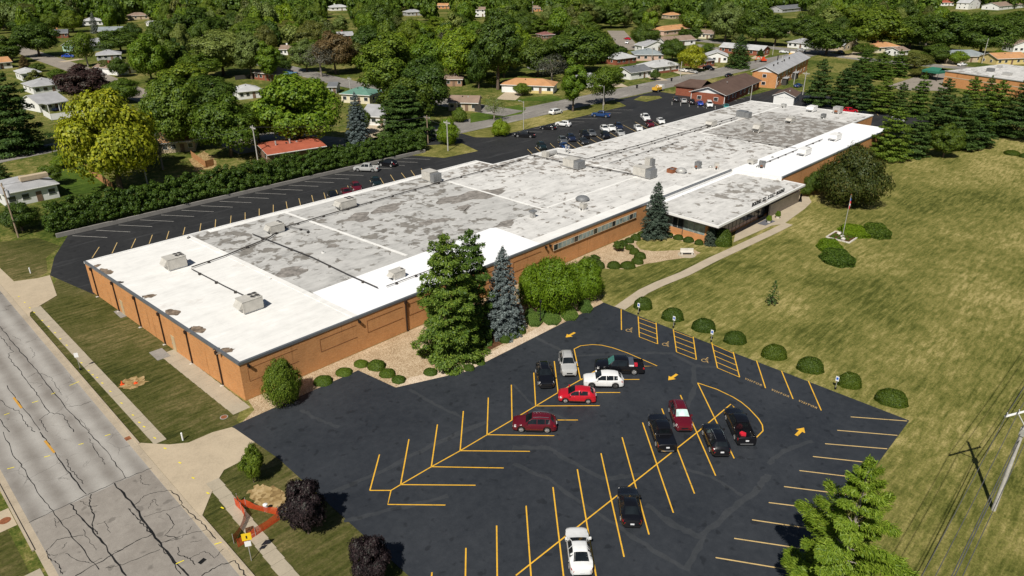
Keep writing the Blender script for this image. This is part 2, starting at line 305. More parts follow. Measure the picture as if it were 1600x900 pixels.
leaf('juniper', (0.036, 0.072, 0.014), (0.072, 0.124, 0.024), (0.12, 0.175, 0.040), 0.15)
leaf('hedge_green', (0.018, 0.038, 0.004), (0.046, 0.082, 0.009), (0.096, 0.140, 0.018), 0.2)

# ------------------------------------------------------------------ geometry helpers
class MB:
    def __init__(s): s.v = []; s.f = []; s.m = []
    def face(s, pts, m=0):
        k = len(s.v); s.v.extend(pts); s.f.append(tuple(range(k, k + len(pts)))); s.m.append(m)
    def box(s, x0, x1, y0, y1, z0, z1, m=0, open_bottom=False):
        k = len(s.v)
        s.v += [(x0, y0, z0), (x1, y0, z0), (x1, y1, z0), (x0, y1, z0), (x0, y0, z1), (x1, y0, z1), (x1, y1, z1), (x0, y1, z1)]
        fs = [(0, 1, 5, 4), (1, 2, 6, 5), (2, 3, 7, 6), (3, 0, 4, 7), (4, 5, 6, 7)] + ([] if open_bottom else [(3, 2, 1, 0)])
        s.f += [tuple(k + i for i in f) for f in fs]; s.m += [m] * len(fs); return s
    def prism(s, poly, z0, z1, m=0, bottom=True):
        k = len(s.v); n = len(poly)
        a = sum(poly[i][0] * poly[(i + 1) % n][1] - poly[(i + 1) % n][0] * poly[i][1] for i in range(n))
        if a < 0: poly = poly[::-1]
        s.v += [(p[0], p[1], z0) for p in poly] + [(p[0], p[1], z1) for p in poly]
        for i in range(n):
            j = (i + 1) % n; s.f.append((k + i, k + j, k + n + j, k + n + i)); s.m.append(m)
        s.f.append(tuple(k + n + i for i in range(n))); s.m.append(m)
        if bottom: s.f.append(tuple(k + n - 1 - i for i in range(n))); s.m.append(m)
        return s
    def sheet(s, poly, z, m=0):
        n = len(poly)
        a = sum(poly[i][0] * poly[(i + 1) % n][1] - poly[(i + 1) % n][0] * poly[i][1] for i in range(n))
        if a < 0: poly = poly[::-1]
        s.face([(p[0], p[1], z) for p in poly], m); return s
    def strip(s, pts, w, z=None, m=0):          # flat ribbon along 2D points
        pts = [Vector(p[:2]) for p in pts]; L = []; n = len(pts)
        ws = w if isinstance(w, (list, tuple)) else [w] * n
        for i, p in enumerate(pts):
            d = (pts[min(i + 1, n - 1)] - pts[max(i - 1, 0)])
            d = d.normalized() if d.length > 1e-6 else Vector((1, 0)); nn = Vector((-d.y, d.x)) * ws[i] / 2
            L.append((p + nn, p - nn))
        k = len(s.v)
        for a, b in L: s.v += [(a.x, a.y, z), (b.x, b.y, z)]
        for i in range(n - 1):
            s.f.append((k + 2 * i + 1, k + 2 * i + 3, k + 2 * i + 2, k + 2 * i)); s.m.append(m)
        return s
    def tube(s, pts, r, n=8, m=0, cap=True):
        pts = [Vector(p) for p in pts]; rs = r if isinstance(r, (list, tuple)) else [r] * len(pts); k0 = len(s.v)
        for i, p in enumerate(pts):
            d = (pts[min(i + 1, len(pts) - 1)] - pts[max(i - 1, 0)]).normalized()
            u = d.cross(Vector((0, 0, 1)) if abs(d.z) < 0.9 else Vector((1, 0, 0))).normalized(); w = d.cross(u)
            for j in range(n):
                a = 2 * math.pi * j / n; q = p + (u * math.cos(a) + w * math.sin(a)) * rs[i]; s.v.append(tuple(q))
        for i in range(len(pts) - 1):
            for j in range(n):
                a, b = k0 + i * n + j, k0 + i * n + (j + 1) % n; s.f.append((a, a + n, b + n, b)); s.m.append(m)
        if cap:
            s.f.append(tuple(k0 + j for j in range(n))); s.m.append(m)
            e = k0 + (len(pts) - 1) * n; s.f.append(tuple(e + n - 1 - j for j in range(n))); s.m.append(m)
        return s
    def cyl(s, x, y, z0, z1, r, n=16, m=0, r2=None): return s.tube([(x, y, z0), (x, y, z1)], [r, r if r2 is None else r2], n, m)
    def mesh(s, name, mats, smooth=False):
        me = bpy.data.meshes.new(name); me.from_pydata([tuple(v) for v in s.v], [], s.f)
        for mm in (mats if isinstance(mats, (list, tuple)) else [mats]): me.materials.append(MAT[mm])
        if len(me.materials) > 1: me.polygons.foreach_set('material_index', s.m)
        if smooth:
            me.shade_smooth(); me.set_sharp_from_angle(angle=rad(38))
        me.update(); return me
    def build(s, name, mats, parent=None, smooth=False, loc=None, rz=0.0):
        return link(name, s.mesh(name, mats, smooth), parent, loc, rz)
def link(name, data, parent=None, loc=None, rz=0.0):
    o = bpy.data.objects.new(name, data); C.objects.link(o)
    if parent is not None: o.parent = parent
    if loc is not None: o.location = loc
    if rz: o.rotation_euler = (0, 0, rz)
    return o
def tag(o, label=None, cat=None, group=None, kind=None):
    if label: o['label'] = label
    if cat: o['category'] = cat
    if group: o['group'] = group
    if kind: o['kind'] = kind
    return o
def thing(name, label, cat, loc=(0, 0, 0), rz=0.0, group=None):
    return tag(link(name, None, None, loc, rz), label, cat, group)
def structure(o): o['kind'] = 'structure'; return o
def copy_tree(o, parent=None):
    c = o.copy(); C.objects.link(c); c.parent = parent
    for ch in list(o.children): copy_tree(ch, c)
    return c
def quads_mesh(name, P, mat):      # P: (n,4,3) array of separate quads
    n = len(P); me = bpy.data.meshes.new(name)
    me.vertices.add(n * 4); me.vertices.foreach_set('co', P.reshape(-1).astype(np.float32))
    me.loops.add(n * 4); me.loops.foreach_set('vertex_index', np.arange(n * 4, dtype=np.int32))
    me.polygons.add(n); me.polygons.foreach_set('loop_start', np.arange(0, n * 4, 4, dtype=np.int32))
    me.update(calc_edges=True); me.materials.append(MAT[mat]); return me
def norm(a): return a / np.maximum(np.linalg.norm(a, axis=-1, keepdims=True), 1e-9)
def cards(pos, nrm, size, rng, aspect=1.0, along=None, jitter=0.25):
    n = len(pos); size = np.broadcast_to(size, (n,))[:, None]
    nrm = norm(nrm)
    if along is None: along = rng.normal(size=(n, 3))
    u = norm(along - nrm * np.sum(along * nrm, 1, keepdims=True)); v = np.cross(nrm, u)
    u = u * size * 0.5; v = v * size * 0.5 * aspect
    j = lambda: 1 + rng.uniform(-jitter, jitter, (n, 1))
    return np.stack([pos - u * j() - v * j() * 0.7, pos + u * j() * 0.6 - v * j(), pos + u * j() + v * j() * 0.6, pos - u * 0.7 * j() + v * j()], 1)
def sphere_dirs(n, rng): return norm(rng.normal(size=(n, 3)))

# ------------------------------------------------------------------ trees
def crown_cards(seed, R, Hc, z0, n, card, lobes=34, squash=1.0, gap=0.0, top=1.0):
    """leaf clumps on lobes spread through an egg-shaped crown; R radius, Hc crown height above z0"""
    rng = np.random.default_rng(seed); c0 = np.array([0, 0, z0 + Hc * 0.47])
    d = sphere_dirs(lobes, rng); d[:, 2] = d[:, 2] * 0.95 + 0.12
    rr = rng.uniform(0.35, 0.80, (lobes, 1)) ** 0.8
    lc = c0 + d * rr * np.array([R, R, Hc * 0.5]) * np.array([1, 1, top])
    taper = 1.0 - 0.30 * np.clip((lc[:, 2] - c0[2]) / (Hc * 0.5), -0.4, 1)
    lc[:, :2] *= taper[:, None]
    lr = rng.uniform(0.17, 0.42, lobes) * R * np.clip(taper, 0.6, 1.1) * (34 / max(lobes, 34)) ** 0.18
    pick = rng.choice(lobes, n, p=(lr ** 2 / (lr ** 2).sum()))
    dirs = sphere_dirs(n, rng); dirs[:, 2] = np.where(rng.random(n) < 0.45, np.abs(dirs[:, 2]), dirs[:, 2])
    rad_ = lr[pick][:, None] * rng.uniform(0.72, 1.08, (n, 1))
    wob = 1 + 0.22 * np.sin(dirs[:, :1] * 7 + pick[:, None]) * np.cos(dirs[:, 1:2] * 6 + dirs[:, 2:] * 5)
    pos = lc[pick] + dirs * rad_ * wob * np.array([1, 1, 0.85 * squash])
    # keep only what is near the outside of the union
    inside = np.zeros(n, bool)
    for i in range(lobes):
        inside |= (np.linalg.norm((pos - lc[i]) / np.array([1, 1, 0.85 * squash]), axis=1) < lr[i] * 0.66) & (pick != i)
    keep = (~inside) & (pos[:, 2] > z0 * 0.75)
    pos, dirs, pk = pos[keep], dirs[keep], pick[keep]
    nr = dirs * 0.95 + norm(pos - c0) * 0.40 + rng.normal(size=dirs.shape) * 0.36 + np.array([0, 0, 0.22])
    sz = card * rng.uniform(0.6, 1.45, len(pos))
    return cards(pos, nr, sz, rng), lc
def trunk_mesh(name, h, r, lc, mat='bark', nl=7):
    b = MB(); b.tube([(0, 0, -0.1), (0.02 * h, 0, h * 0.4), (0, 0.015 * h, h)], [r * 1.25, r * 0.85, r * 0.4], 9)
    for p in lc[:nl]:
        z = min(max(h * 0.45, p[2] * 0.45), h * 0.9)
        b.tube([(0, 0, z), (p[0] * 0.45, p[1] * 0.45, z + (p[2] - z) * 0.6), tuple(p)], [r * 0.5, r * 0.3, r * 0.1], 6)
    return b.mesh(name, mat)
PROTO = {}
def decid(key, seed, R=6.0, Hc=10.6, z0=1.7, n=40000, card=0.26, lobes=56, top=1.0, bark='bark', tr=0.28):
    q, lc = crown_cards(seed, R, Hc, z0, n, card, lobes, top=top)
    PROTO[key] = (quads_mesh('crown', q, 'leaf_mid'), trunk_mesh('trunk', z0 + Hc * 0.55, tr, lc, bark), R, z0 + Hc * 0.97)
for i in range(4): decid('broad%d' % i, 100 + i)
decid('tall0', 120, 4.6, 13.4, 2.0, 34000, 0.25, 52); decid('tall1', 121, 4.8, 14.0, 1.6, 38000, 0.25, 64)
decid('loose0', 131, 5.5, 9.5, 2.6, 15000, 0.25, 28, bark='grey_bark')
decid('round0', 141, 5.2, 8.4, 1.2, 36000, 0.21, 70)
decid('mound0', 142, 4.0, 5.0, 0.0, 60000, 0.13, 110, tr=0.04); decid('mound1', 143, 4.0, 5.2, 0.0, 60000, 0.13, 90, tr=0.04)
decid('bare0', 151, 5.0, 9.0, 2.0, 3600, 0.20, 44, bark='grey_bark')
decid('near0', 161, 2.7, 5.4, 0.45, 30000, 0.125, 30, tr=0.10); decid('near1', 162, 2.6, 5.2, 0.45, 30000, 0.125, 28, tr=0.10)
for i in range(3): decid('far%d' % (3 + i), 174 + i, (6.8, 5.6, 6.0)[i], (9.0, 14.0, 11.0)[i], 0.9, 11000, 0.48, (22, 40, 26)[i])
decid('far0', 171, 6.5, 10.5, 1.0, 11000, 0.48, 30); decid('far1', 172, 6.2, 11.5, 0.9, 11000, 0.48, 34); decid('far2', 173, 5.4, 12.5, 0.9, 11000, 0.46, 30)

def conifer_cards(seed, h, R, whorls, per, tuft, wid, n_tuft, droop=0.25, up=0.15, z0=0.6, power=0.9, irregular=0.25, spread=0.22, tipw=0.0, fan=True):
    rng = np.random.default_rng(seed); P = []; limbs = []
    for k in range(whorls):
        t = (k + rng.uniform(-0.25, 0.25)) / (whorls - 1); t = min(max(t, 0), 1)
        z = z0 + (h - z0) * t ** 0.92; L0 = R * (1 - t) ** power + 0.05 * R
        m = max(4, int(per * (0.5 + 0.5 * (1 - t)))); a0 = rng.uniform(0, 6.28)
        for j in range(m):
            a = a0 + 6.283 * j / m + rng.uniform(-0.25, 0.25); L = L0 * (1 + rng.uniform(-irregular, irregular * 0.7))
            dirh = np.array([math.cos(a), math.sin(a), 0]); side = np.array([-math.sin(a), math.cos(a), 0])
            dz = (up * (0.4 + 1.6 * t) - droop * (1 - t)) * L
            limbs.append(((0, 0, z), tuple(dirh * L * 0.85 + np.array([0, 0, z + dz * 0.8]))))
            nt = max(6, int(n_tuft * (L / R) ** 1.15))
            s = rng.uniform(0.12, 1.0, nt) ** 0.75
            w = rng.uniform(-1, 1, nt) * L * spread * np.sin(np.clip(s, 0, 1) * 2.6 + 0.25)
            zz = z + dz * s + 0.10 * L * np.sin(s * 3.1) * up * 3 - np.abs(w) * droop * 0.5 + rng.normal(size=nt) * tuft * 0.35
            pos = dirh * (s * L)[:, None] + side * w[:, None]; pos[:, 2] = zz
            along = dirh * 0.8 + side * (w / (L * spread + 1e-6))[:, None] * 0.9 + np.array([0, 0, 0.25]) + rng.normal(size=(nt, 3)) * 0.30
            nr = np.array([0, 0, 1.0]) + dirh * 0.35 + rng.normal(size=(nt, 3)) * 0.45
            P.append(cards(pos, nr, tuft * rng.uniform(0.7, 1.35, nt), rng, wid / tuft, along))
    nt = 60; pos = np.zeros((nt, 3)); pos[:, 2] = rng.uniform(h * 0.94, h * 1.03, nt); pos[:, :2] = rng.normal(size=(nt, 2)) * 0.03 * R
    P.append(cards(pos, rng.normal(size=(nt, 3)), tuft, rng, wid / tuft, np.tile([0, 0, 1.0], (nt, 1)) + rng.normal(size=(nt, 3)) * 0.4))
    return np.concatenate(P), limbs
def conifer_trunk(h, r, limbs, every=3, mat='bark'):
    b = MB(); b.tube([(0, 0, -0.1), (0, 0, h * 0.5), (0, 0, h * 0.98)], [r, r * 0.6, 0.03], 9)
    for p, q in limbs[::every]: b.tube([p, q], [r * 0.22, r * 0.05], 5, cap=False)
    return b.mesh('trunk', mat)
def conifer(key, seed, h, R, whorls, per, tuft, wid, n_tuft, every=3, bark='bark', tr=0.22, **kw):
    q, limbs = conifer_cards(seed, h, R, whorls, per, tuft, wid, n_tuft, **kw)
    PROTO[key] = (quads_mesh('crown', q, 'pine_green'), conifer_trunk(h, tr, limbs, every, bark), R, h)
conifer('pine0', 201, 15, 5.0, 15, 9, 0.44, 0.15, 330, droop=0.10, up=0.14, z0=0.8, power=0.50, irregular=0.32, spread=0.34)
conifer('bigpine', 205, 15, 5.0, 15, 10, 0.40, 0.13, 430, droop=0.16, up=0.12, z0=0.5, power=0.40, irregular=0.30, spread=0.36)
conifer('pine1', 202, 15, 4.8, 14, 9, 0.44, 0.15, 330, droop=0.12, up=0.12, z0=0.6, power=0.58, irregular=0.36, spread=0.34)
conifer('pine2', 203, 15, 5.2, 14, 9, 0.44, 0.15, 330, droop=0.05, up=0.16, z0=0.8, power=0.46, irregular=0.36, spread=0.34)
conifer('spruce0', 211, 12, 3.6, 24, 13, 0.27, 0.12, 170, droop=0.30, up=0.10, z0=0.3, power=0.72, irregular=0.16, spread=0.24)
conifer('spruce1', 212, 12, 3.8, 24, 12, 0.27, 0.12, 170, droop=0.25, up=0.12, z0=0.3, power=0.68, irregular=0.18, spread=0.26)
conifer('young0', 221, 3.0, 1.0, 9, 6, 0.18, 0.10, 26, droop=0.05, up=0.35, z0=0.3, power=0.7, tr=0.05)

def dome_cards(seed, rx, ry, h, n, card, lump=0.10, shear=0.3):
    rng = np.random.default_rng(seed); d = sphere_dirs(n, rng); d[:, 2] = np.abs(d[:, 2]) * 1.1 - 0.12; d = norm(d)
    k = 5.0; wob = 1 + lump * (np.sin(d[:, 0] * k + seed) * np.cos(d[:, 1] * k * 1.2) + 0.6 * np.sin(d[:, 2] * k * 1.7 + d[:, 0] * 3))
    r = wob * rng.uniform(0.94, 1.03, n)
    pw = np.sign(d) * np.abs(d) ** 0.92; pw = pw / np.max(np.abs(pw) + 1e-9)
    pos = pw * np.array([rx, ry, h]) * r[:, None]; pos[:, 2] = np.maximum(pos[:, 2], 0.03)
    nr = d / np.array([rx, ry, h]) * h + rng.normal(size=(n, 3)) * shear
    return cards(pos, nr, card * rng.uniform(0.6, 1.4, n), rng)
def dome_core(rx, ry, h, seg=14):
    b = MB(); rings = []
    for i in range(6):
        a = i / 5 * math.pi / 2 * 0.98; rings.append((math.cos(a) ** 0.9 * 0.84, math.sin(a) ** 0.95 * 0.82))
    for rr, zz in rings:
        for j in range(seg):
            t = 2 * math.pi * j / seg; b.v.append((rx * rr * math.cos(t), ry * rr * math.sin(t), h * zz))
    for i in range(5):
        for j in range(seg):
            b.f.append((i * seg + j, i * seg + (j + 1) % seg, (i + 1) * seg + (j + 1) % seg, (i + 1) * seg + j)); b.m.append(0)
    b.f.append(tuple(5 * seg + j for j in range(seg))); b.m.append(0)
    return b
def shrub_mesh(key, seed, rx, ry, h, n, card, mat, lump=0.08, shear=0.35):
    q = dome_cards(seed, rx, ry, h, n, card, lump, shear); core = dome_core(rx, ry, h)
    V = np.array(core.v); extra = []
    for f in core.f:
        if len(f) == 4: extra.append(V[list(f)])
    q = np.concatenate([q, np.array(extra)]); PROTO[key] = (quads_mesh('foliage', q, mat), rx, h)
shrub_mesh('clip0', 301, 1.0, 1.0, 1.0, 9000, 0.06, 'box_green', 0.03, 0.35); shrub_mesh('clip1', 302, 1.0, 1.0, 1.0, 9000, 0.06, 'box_green', 0.05, 0.35)
shrub_mesh('spread0', 305, 1.0, 1.0, 1.0, 11000, 0.06, 'juniper', 0.07, 0.8)

def setmat(o, m):
    o.material_slots[0].link = 'OBJECT'; o.material_slots[0].material = MAT[m]
ROWS = []
def plant_tree(name, key, mat, X, Y, h, r, label, cat='tree', group=None, bark=None):
    cm, tm, R0, h0 = PROTO[key]
    t = thing(name, label, cat, (X, Y, 0), random.uniform(0, 6.28), group)
    t.scale = (r / R0, r / R0 * random.uniform(0.94, 1.06), h / h0)
    c = link('crown', cm, t); setmat(c, mat); k = link('trunk', tm, t)
    if bark: setmat(k, bark)
    return t
def tree_px(name, key, mat, px, pyb, pyt, wpx, label, group=None, cat='tree', bark=None):
    X, Y = W(px, pyb); h = HT(px, pyb, pyt); r = wpx * DEPTH(pyb, h * 0.5) / FPX * 0.5
    ROWS.append((X, Y, r)); return plant_tree(name, key, mat, X, Y, h, r, label, cat, group, bark)
def shrub_px(name, key, mat, px, pyb, wpx, hpx, label, group=None, ry=1.0, rz=0.0, trunk=False):
    """px,pyb: middle of the lower outline; wpx across, hpx tall on the picture"""
    m = DEPTH(pyb) / FPX; rx = wpx * m / 2
    X, Y = W(px, pyb); d = rx * ry * 0.75; X += UY * d; Y += UX * d
    pt = PIX(X, Y, 0); h = max(0.3, (hpx * m - rx * ry * 0.62) / 0.9 * 0.95)
    t = thing(name, label, 'shrub', (X, Y, 0), rz if rz else -HEAD + random.uniform(-0.25, 0.25), group)
    t.scale = (rx, rx * ry, h * random.uniform(0.9, 1.1)); f = link('foliage', PROTO[key][0], t); setmat(f, mat)
    return t

# ------------------------------------------------------------------ the setting: ground, roads, lots, paths
g = MB(); g.sheet([(-1500, -900), (2600, -900), (2600, 2600), (-1500, 2600)], 0.0)
structure(g.build('ground', 'yard'))
structure(MB().sheet([(23.9, -60), (420, -60), (420, 30), (240, 35), (213, 62), (198, 59), (137, 59), (108, 68.7), (27, 68.7), (23.9, 66)], 0.004).build('lawn', 'lawn'))
structure(MB().sheet([(15.4, 118), (15.4, -20), (24.3, -20), (24.3, 66), (26.6, 69), (24.3, 112), (23, 123), (20.2, 118)], 0.006).build('verge', 'verge'))
structure(MB().sheet([(2.6, 200), (-60, 200), (-60, -40), (2.6, -40)], 0.006).build('west_verge', 'verge'))
# street in front of the factory
st = structure(MB().sheet([(3.6, 300), (15.2, 300), (15.2, -60), (3.6, -60)], 0.010).build('street', 'street_concrete'))
MB().sheet([(4.25, W(45, 817)[1]), (14.5, W(230, 734)[1]), (14.5, -40), (4.25, -40)], 0.0125).build('slab_patch', 'street_patch', st)
structure(MB().sheet([(14.55, 300), (15.2, 300), (15.2, -60), (14.55, -60)], 0.014).build('gutter', 'kerb_concrete'))
structure(MB().sheet([(3.6, 300), (4.2, 300), (4.2, -60), (3.6, -60)], 0.014).build('gutter', 'kerb_concrete'))
kb = structure(link('kerb', None))
def kerb_pieces(x0, x1, segs):
    me = MB().box(x0, x1, 0.01, 2.99, 0.0, 0.13).mesh('kerb_stone', 'kerb_concrete')
    for y0, y1 in segs:
        y = y0
        while y < y1 - 0.5:
            o = link('kerb_stone', me, kb, (0, y, random.uniform(-0.008, 0.004))); o.scale = (1, min(3.0, y1 - y) / 3.0, 1); y += 3.0
kerb_pieces(15.2, 15.38, [(-10, 54.5), (69.2, 109.5)]); kerb_pieces(3.4, 3.6, [(-10, 56), (60.5, 200)])
# kerb walk slabs
wk = structure(link('sidewalk', None))
slab = MB().box(-0.62, 0.62, 0.012, 1.513, 0.0, 0.045).mesh('paving_slab', 'walk_concrete')
y = 68.0
while y < 111:
    o = link('paving_slab', slab, wk, (16.72 + (111 - y) * 0.006, y, random.uniform(0, 0.012)), random.uniform(-0.008, 0.008)); y += 1.525
y = 8.0
while y < 57.5:
    o = link('paving_slab', slab, wk, (17.35 + (y - 42) * 0.05 * (y > 42), y, random.uniform(0, 0.012)), random.uniform(-0.008, 0.008)); y += 1.525
structure(MB().sheet([(3.35, 58), (-30, 58.4), (-30, 54.8), (3.35, 54.6)], 0.03).build('west_walk', 'walk_concrete'))
structure(MB().sheet([(3.35, 68), (-30, 68), (-30, 64.6), (3.35, 65)], 0.03).build('west_drive', 'drive_concrete'))
# concrete aprons
def poly(*pts): return [W(*p) for p in pts]
def ragged(pts, j=0.25, n=5):
    P0 = [Vector(p) for p in pts]; out = []
    for a, b in zip(P0, P0[1:] + P0[:1]):
        for k in range(n): out.append(a.lerp(b, k / n) + Vector((random.uniform(-j, j), random.uniform(-j, j))))
    return [tuple(p) for p in out]
lowdrive = [(15.2, 69.6)] + poly((265, 695), (295, 692), (332, 676), (362, 668)) + [(24.4, 61.5)] + poly((381, 719), (350, 735), (335, 760)) + [(15.2, 54.2)]
structure(MB().sheet(lowdrive, 0.050).build('driveway', 'drive_concrete'))
updrive = [(15.2, 109.0)] + poly((47, 489), (59, 480), (89, 462)) + [(21.5, 123.3)] + poly((59, 435), (22, 440), (0, 419)) + [(15.2, 133)]
structure(MB().sheet(updrive, 0.050).build('driveway', 'drive_concrete'))
ap = structure(link('wall_apron', None))
for k in range(12):
    MB().box(24.9 + 0.0, 26.9, 67.2 + k * 1.58, 67.2 + k * 1.58 + 1.565, 0.0, 0.03 + random.uniform(0, 0.01)).build('paving_slab', 'walk_concrete', ap, loc=(-k * 0.055 - 0.4, 0, 0))
for (bx, by) in ((24.1, 101.5), (23.2, 86.2)):
    MB().box(bx, bx + 1.6, by - 1.4, by + 1.4, 0.0, 0.05).build('door_step', 'grey_concrete', ap)
# front lot
LOT = [(23.4, 65.2), (39.4, 65.1), (40.3, 58.8), (48.6, 55.5), (75.0, 55.3), (75.5, 13.9), (46, 13.3), (46, -20), (24.2, -20), (24.2, 57)]
lot = structure(MB().sheet(LOT, 0.058).build('parking_lot', 'sealed_asphalt'))
# rear lot
REAR = [(21.5, 123.3), (24.0, 111.0), (103, 110), (125, 102), (205, 102), (208, 60), (250, 60), (262, 105), (262, 120), (226, 120), (226, 148.9), (200, 148.9), (199.5, 145.5), (196, 140.3), (134, 140.2), (131, 143.5), (131.5, 149.5), (108.5, 150.5), (124, 141), (121.5, 132), (111, 133), (107, 140.4), (29, 140.6), (24.2, 131)]
rear = structure(MB().sheet(REAR, 0.012).build('rear_lot', 'rear_asphalt'))
structure(MB().sheet(poly((0, 378), (60, 372), (95, 385), (72, 402), (74, 425), (59, 434), (22, 439), (0, 418)), 0.016).build('corner_grass', 'verge'))
# other roads
def road(name, pts, w, z=0.008, mat='old_asphalt'): return structure(MB().strip(pts, w, z).build(name, mat))
road('back_road', [(105, 156), (200, 156), (420, 156)], 12.5, 0.008)
road('west_road', [W(-120, 275), W(-50, 258), W(0, 247), W(62, 235), W(122, 221), W(250, 214), W(435, 213), (106, 156)], 9.5, 0.020)
road('north_street', [(96, 640), (96, 437), (95, 353), (90, 262), (84, 200), (82, 172)], 10, 0.024, 'drive_grey')
road('side_street', [(161, 158), (158, 185), (156, 240), (160, 300), (166, 420)], 10.5, 0.028)
road('far_street', [W(985, 78), W(975, 64), W(962, 48)], 11, 0.030, 'drive_grey')
road('far_street', [W(1085, 70), W(1120, 76), W(1160, 80)], 8, 0.030)
road('cross_street', [(384, 250), (378, 170), (366, 120), (372, 60), (390, 0)], 11, 0.016)
# concrete house drives
for pts, w in (([W(972, 136), W(962, 131)], 5), ([W(1035, 126), W(1010, 117)], 5), ([W(1075, 116), W(1052, 108)], 7), ([W(1098, 108), W(1115, 104)], 5), ([W(1180, 92), W(1195, 84)], 5), ([W(790, 156), W(805, 144)], 7), ([W(1330, 90), W(1345, 82)], 7), ([W(580, 215), W(595, 196)], 7), ([W(95, 97), W(128, 92)], 4), ([W(1485, 103), W(1478, 97)], 6), ([W(148, 115), W(180, 108)], 3)):
    structure(MB().strip(pts, w, 0.034).build('house_drive', 'drive_concrete'))
structure(MB().sheet(poly((1388, 134), (1452, 113), (1490, 116), (1480, 142), (1410, 141)), 0.02).build('far_lot', 'drive_grey'))
structure(MB().sheet(poly((1290, 97), (1330, 100), (1400, 110), (1450, 108), (1400, 130), (1330, 125)), 0.009).build('far_lawn', 'lawn'))
structure(MB().sheet(poly((735, 178), (810, 164), (822, 170), (815, 178), (735, 192)), 0.012).build('corner_turf', 'green_turf'))
structure(MB().sheet(poly((798, 157), (862, 148), (880, 155), (872, 158), (800, 158)), 0.03).build('front_turf', 'green_turf'))
structure(MB().sheet(poly((60, 285), (130, 238), (160, 250), (165, 300), (100, 305)), 0.012).build('house_lawn', 'green_turf'))
structure(MB().sheet([(131.5, 149.5), (131, 143.5), (134, 140.2), (196, 140.3), (199.5, 145.5), (198, 149.0)], 0.024).build('verge_strip', 'lawn'))
structure(MB().sheet([(108.5, 150.5), (124, 141), (121.5, 132), (111, 133), (107, 140.4)], 0.02).build('grass_island', 'lawn'))
structure(MB().sheet(poly((990, 156), (1002, 150), (1030, 150), (1035, 153), (1010, 159)), 0.02).build('grass_patch', 'lawn'))
# planting beds and paths by the front wall
structure(MB().sheet([(27.0, 68.7), (26.6, 66.4), (24.5, 65.2), (39.4, 65.1), (40.3, 58.8), (48.6, 55.5), (75.0, 55.3), (76, 57.5), (74, 68.7)], 0.020).build('gravel_bed', 'tan_gravel'))
structure(MB().sheet(poly((617, 607), (650, 603), (735, 580), (808, 545), (874, 506), (862, 500), (800, 534), (735, 566), (690, 580), (640, 590)), 0.030).build('pale_gravel_edge', 'pale_gravel'))
structure(MB().sheet(poly((742, 505), (785, 500), (800, 530), (760, 550), (738, 540)), 0.034).build('mulch_bed', 'mulch'))
ent = [(77, 68.7)] + poly((905, 420), (930, 419), (985, 421), (1010, 412), (1060, 404), (1085, 402), (1094, 395), (1083, 390), (1060, 391), (1020, 393), (1000, 390), (993, 380), (1003, 372), (1045, 372), (1075, 379), (1110, 384), (1130, 383)) + [(108, 60), (107.5, 68.7)]
structure(MB().sheet(ragged(ent, 0.1, 3), 0.020).build('entrance_gravel', 'tan_gravel'))
path_c = poly((968, 482), (985, 470), (1005, 456), (1030, 444), (1070, 428), (1115, 405), (1150, 389), (1180, 375), (1208, 362), (1232, 350))
structure(MB().strip(path_c, 1.7, 0.055).build('footpath', 'path_concrete'))
structure(MB().sheet(poly((1146, 379), (1180, 364), (1205, 353), (1225, 350), (1258, 326), (1268, 316), (1264, 308), (1248, 302), (1200, 330), (1150, 360)), 0.050).build('entrance_paving', 'path_concrete'))
structure(MB().sheet(poly((1183, 350), (1198, 342), (1212, 346), (1196, 353)), 0.056).build('entrance_mat', 'slate'))
structure(MB().sheet(ragged(poly((388, 770), (400, 758), (430, 758), (448, 775), (452, 800), (430, 805), (400, 790))), 0.014).build('dug_soil', 'bare_soil'))
structure(MB().sheet(ragged(poly((184, 606), (196, 592), (222, 588), (231, 596), (215, 606), (200, 610))), 0.014).build('dug_soil', 'bare_soil'))

structure(MB().sheet(ragged(poly((296, 250), (318, 236), (335, 246), (340, 262), (305, 268))), 0.014).build('patio', 'bare_soil'))
# painted lines: children of the lot they lie on
def mark(parent, pts, w=0.125, z=0.063, mat='yellow_paint', name='stall_line'):
    return MB().strip([W(*p) for p in pts], w, z).build(name, mat, parent)
chev = [(611, 767), (626, 758), (674, 730), (719, 705), (761, 680), (800, 657), (837, 635), (872, 614), (907, 594), (932, 579)]
mark(lot, [(578, 767)] + chev, name='centre_line', z=0.062)
for a, b in [((578, 767), (593, 711)), ((626, 758), (639, 687)), ((674, 730), (683.5, 664)), ((719, 705), (724, 643)), ((761, 680), (763, 622)), ((800, 657), (799, 602)), ((837, 635), (834, 583)), ((872, 614), (866, 565)), ((907, 594), (897, 546)),
             ((626, 758), (743, 759)), ((674, 730), (787, 732)), ((719, 705), (828, 706)), ((761, 680), (866, 681.5)), ((800, 657), (903, 657)), ((837, 635), (937, 634.5)), ((872, 614), (969, 614)), ((907, 594), (999, 593.5))]: mark(lot, [a, b], z=0.066)
mark(lot, [(611, 767), (606, 789), (696, 790)], z=0.066)
mark(lot, [(897, 546), (907, 541), (925, 539), (940, 540), (957, 544), (980, 552), (1027, 572.5), (1000, 573)], name='island_line', z=0.070)
mark(lot, [(806, 900), (1092, 674), (1142, 632), (1147, 637)], name='centre_line', z=0.062)
for a, b in [((822, 791), (830, 905)), ((864, 762), (881, 905)), ((902, 734), (932, 905)), ((939, 709), (975, 871)), ((972, 684), (1014, 836)), ((1004, 661), (1052, 802)), ((1034, 639), (1085, 772)), ((1063, 618), (1118, 744)), ((1090, 599), (1147, 717)), ((776, 822), (777, 910)), ((728, 857), (727, 915)), ((675, 895), (672, 930))]: mark(lot, [a, b], z=0.066)
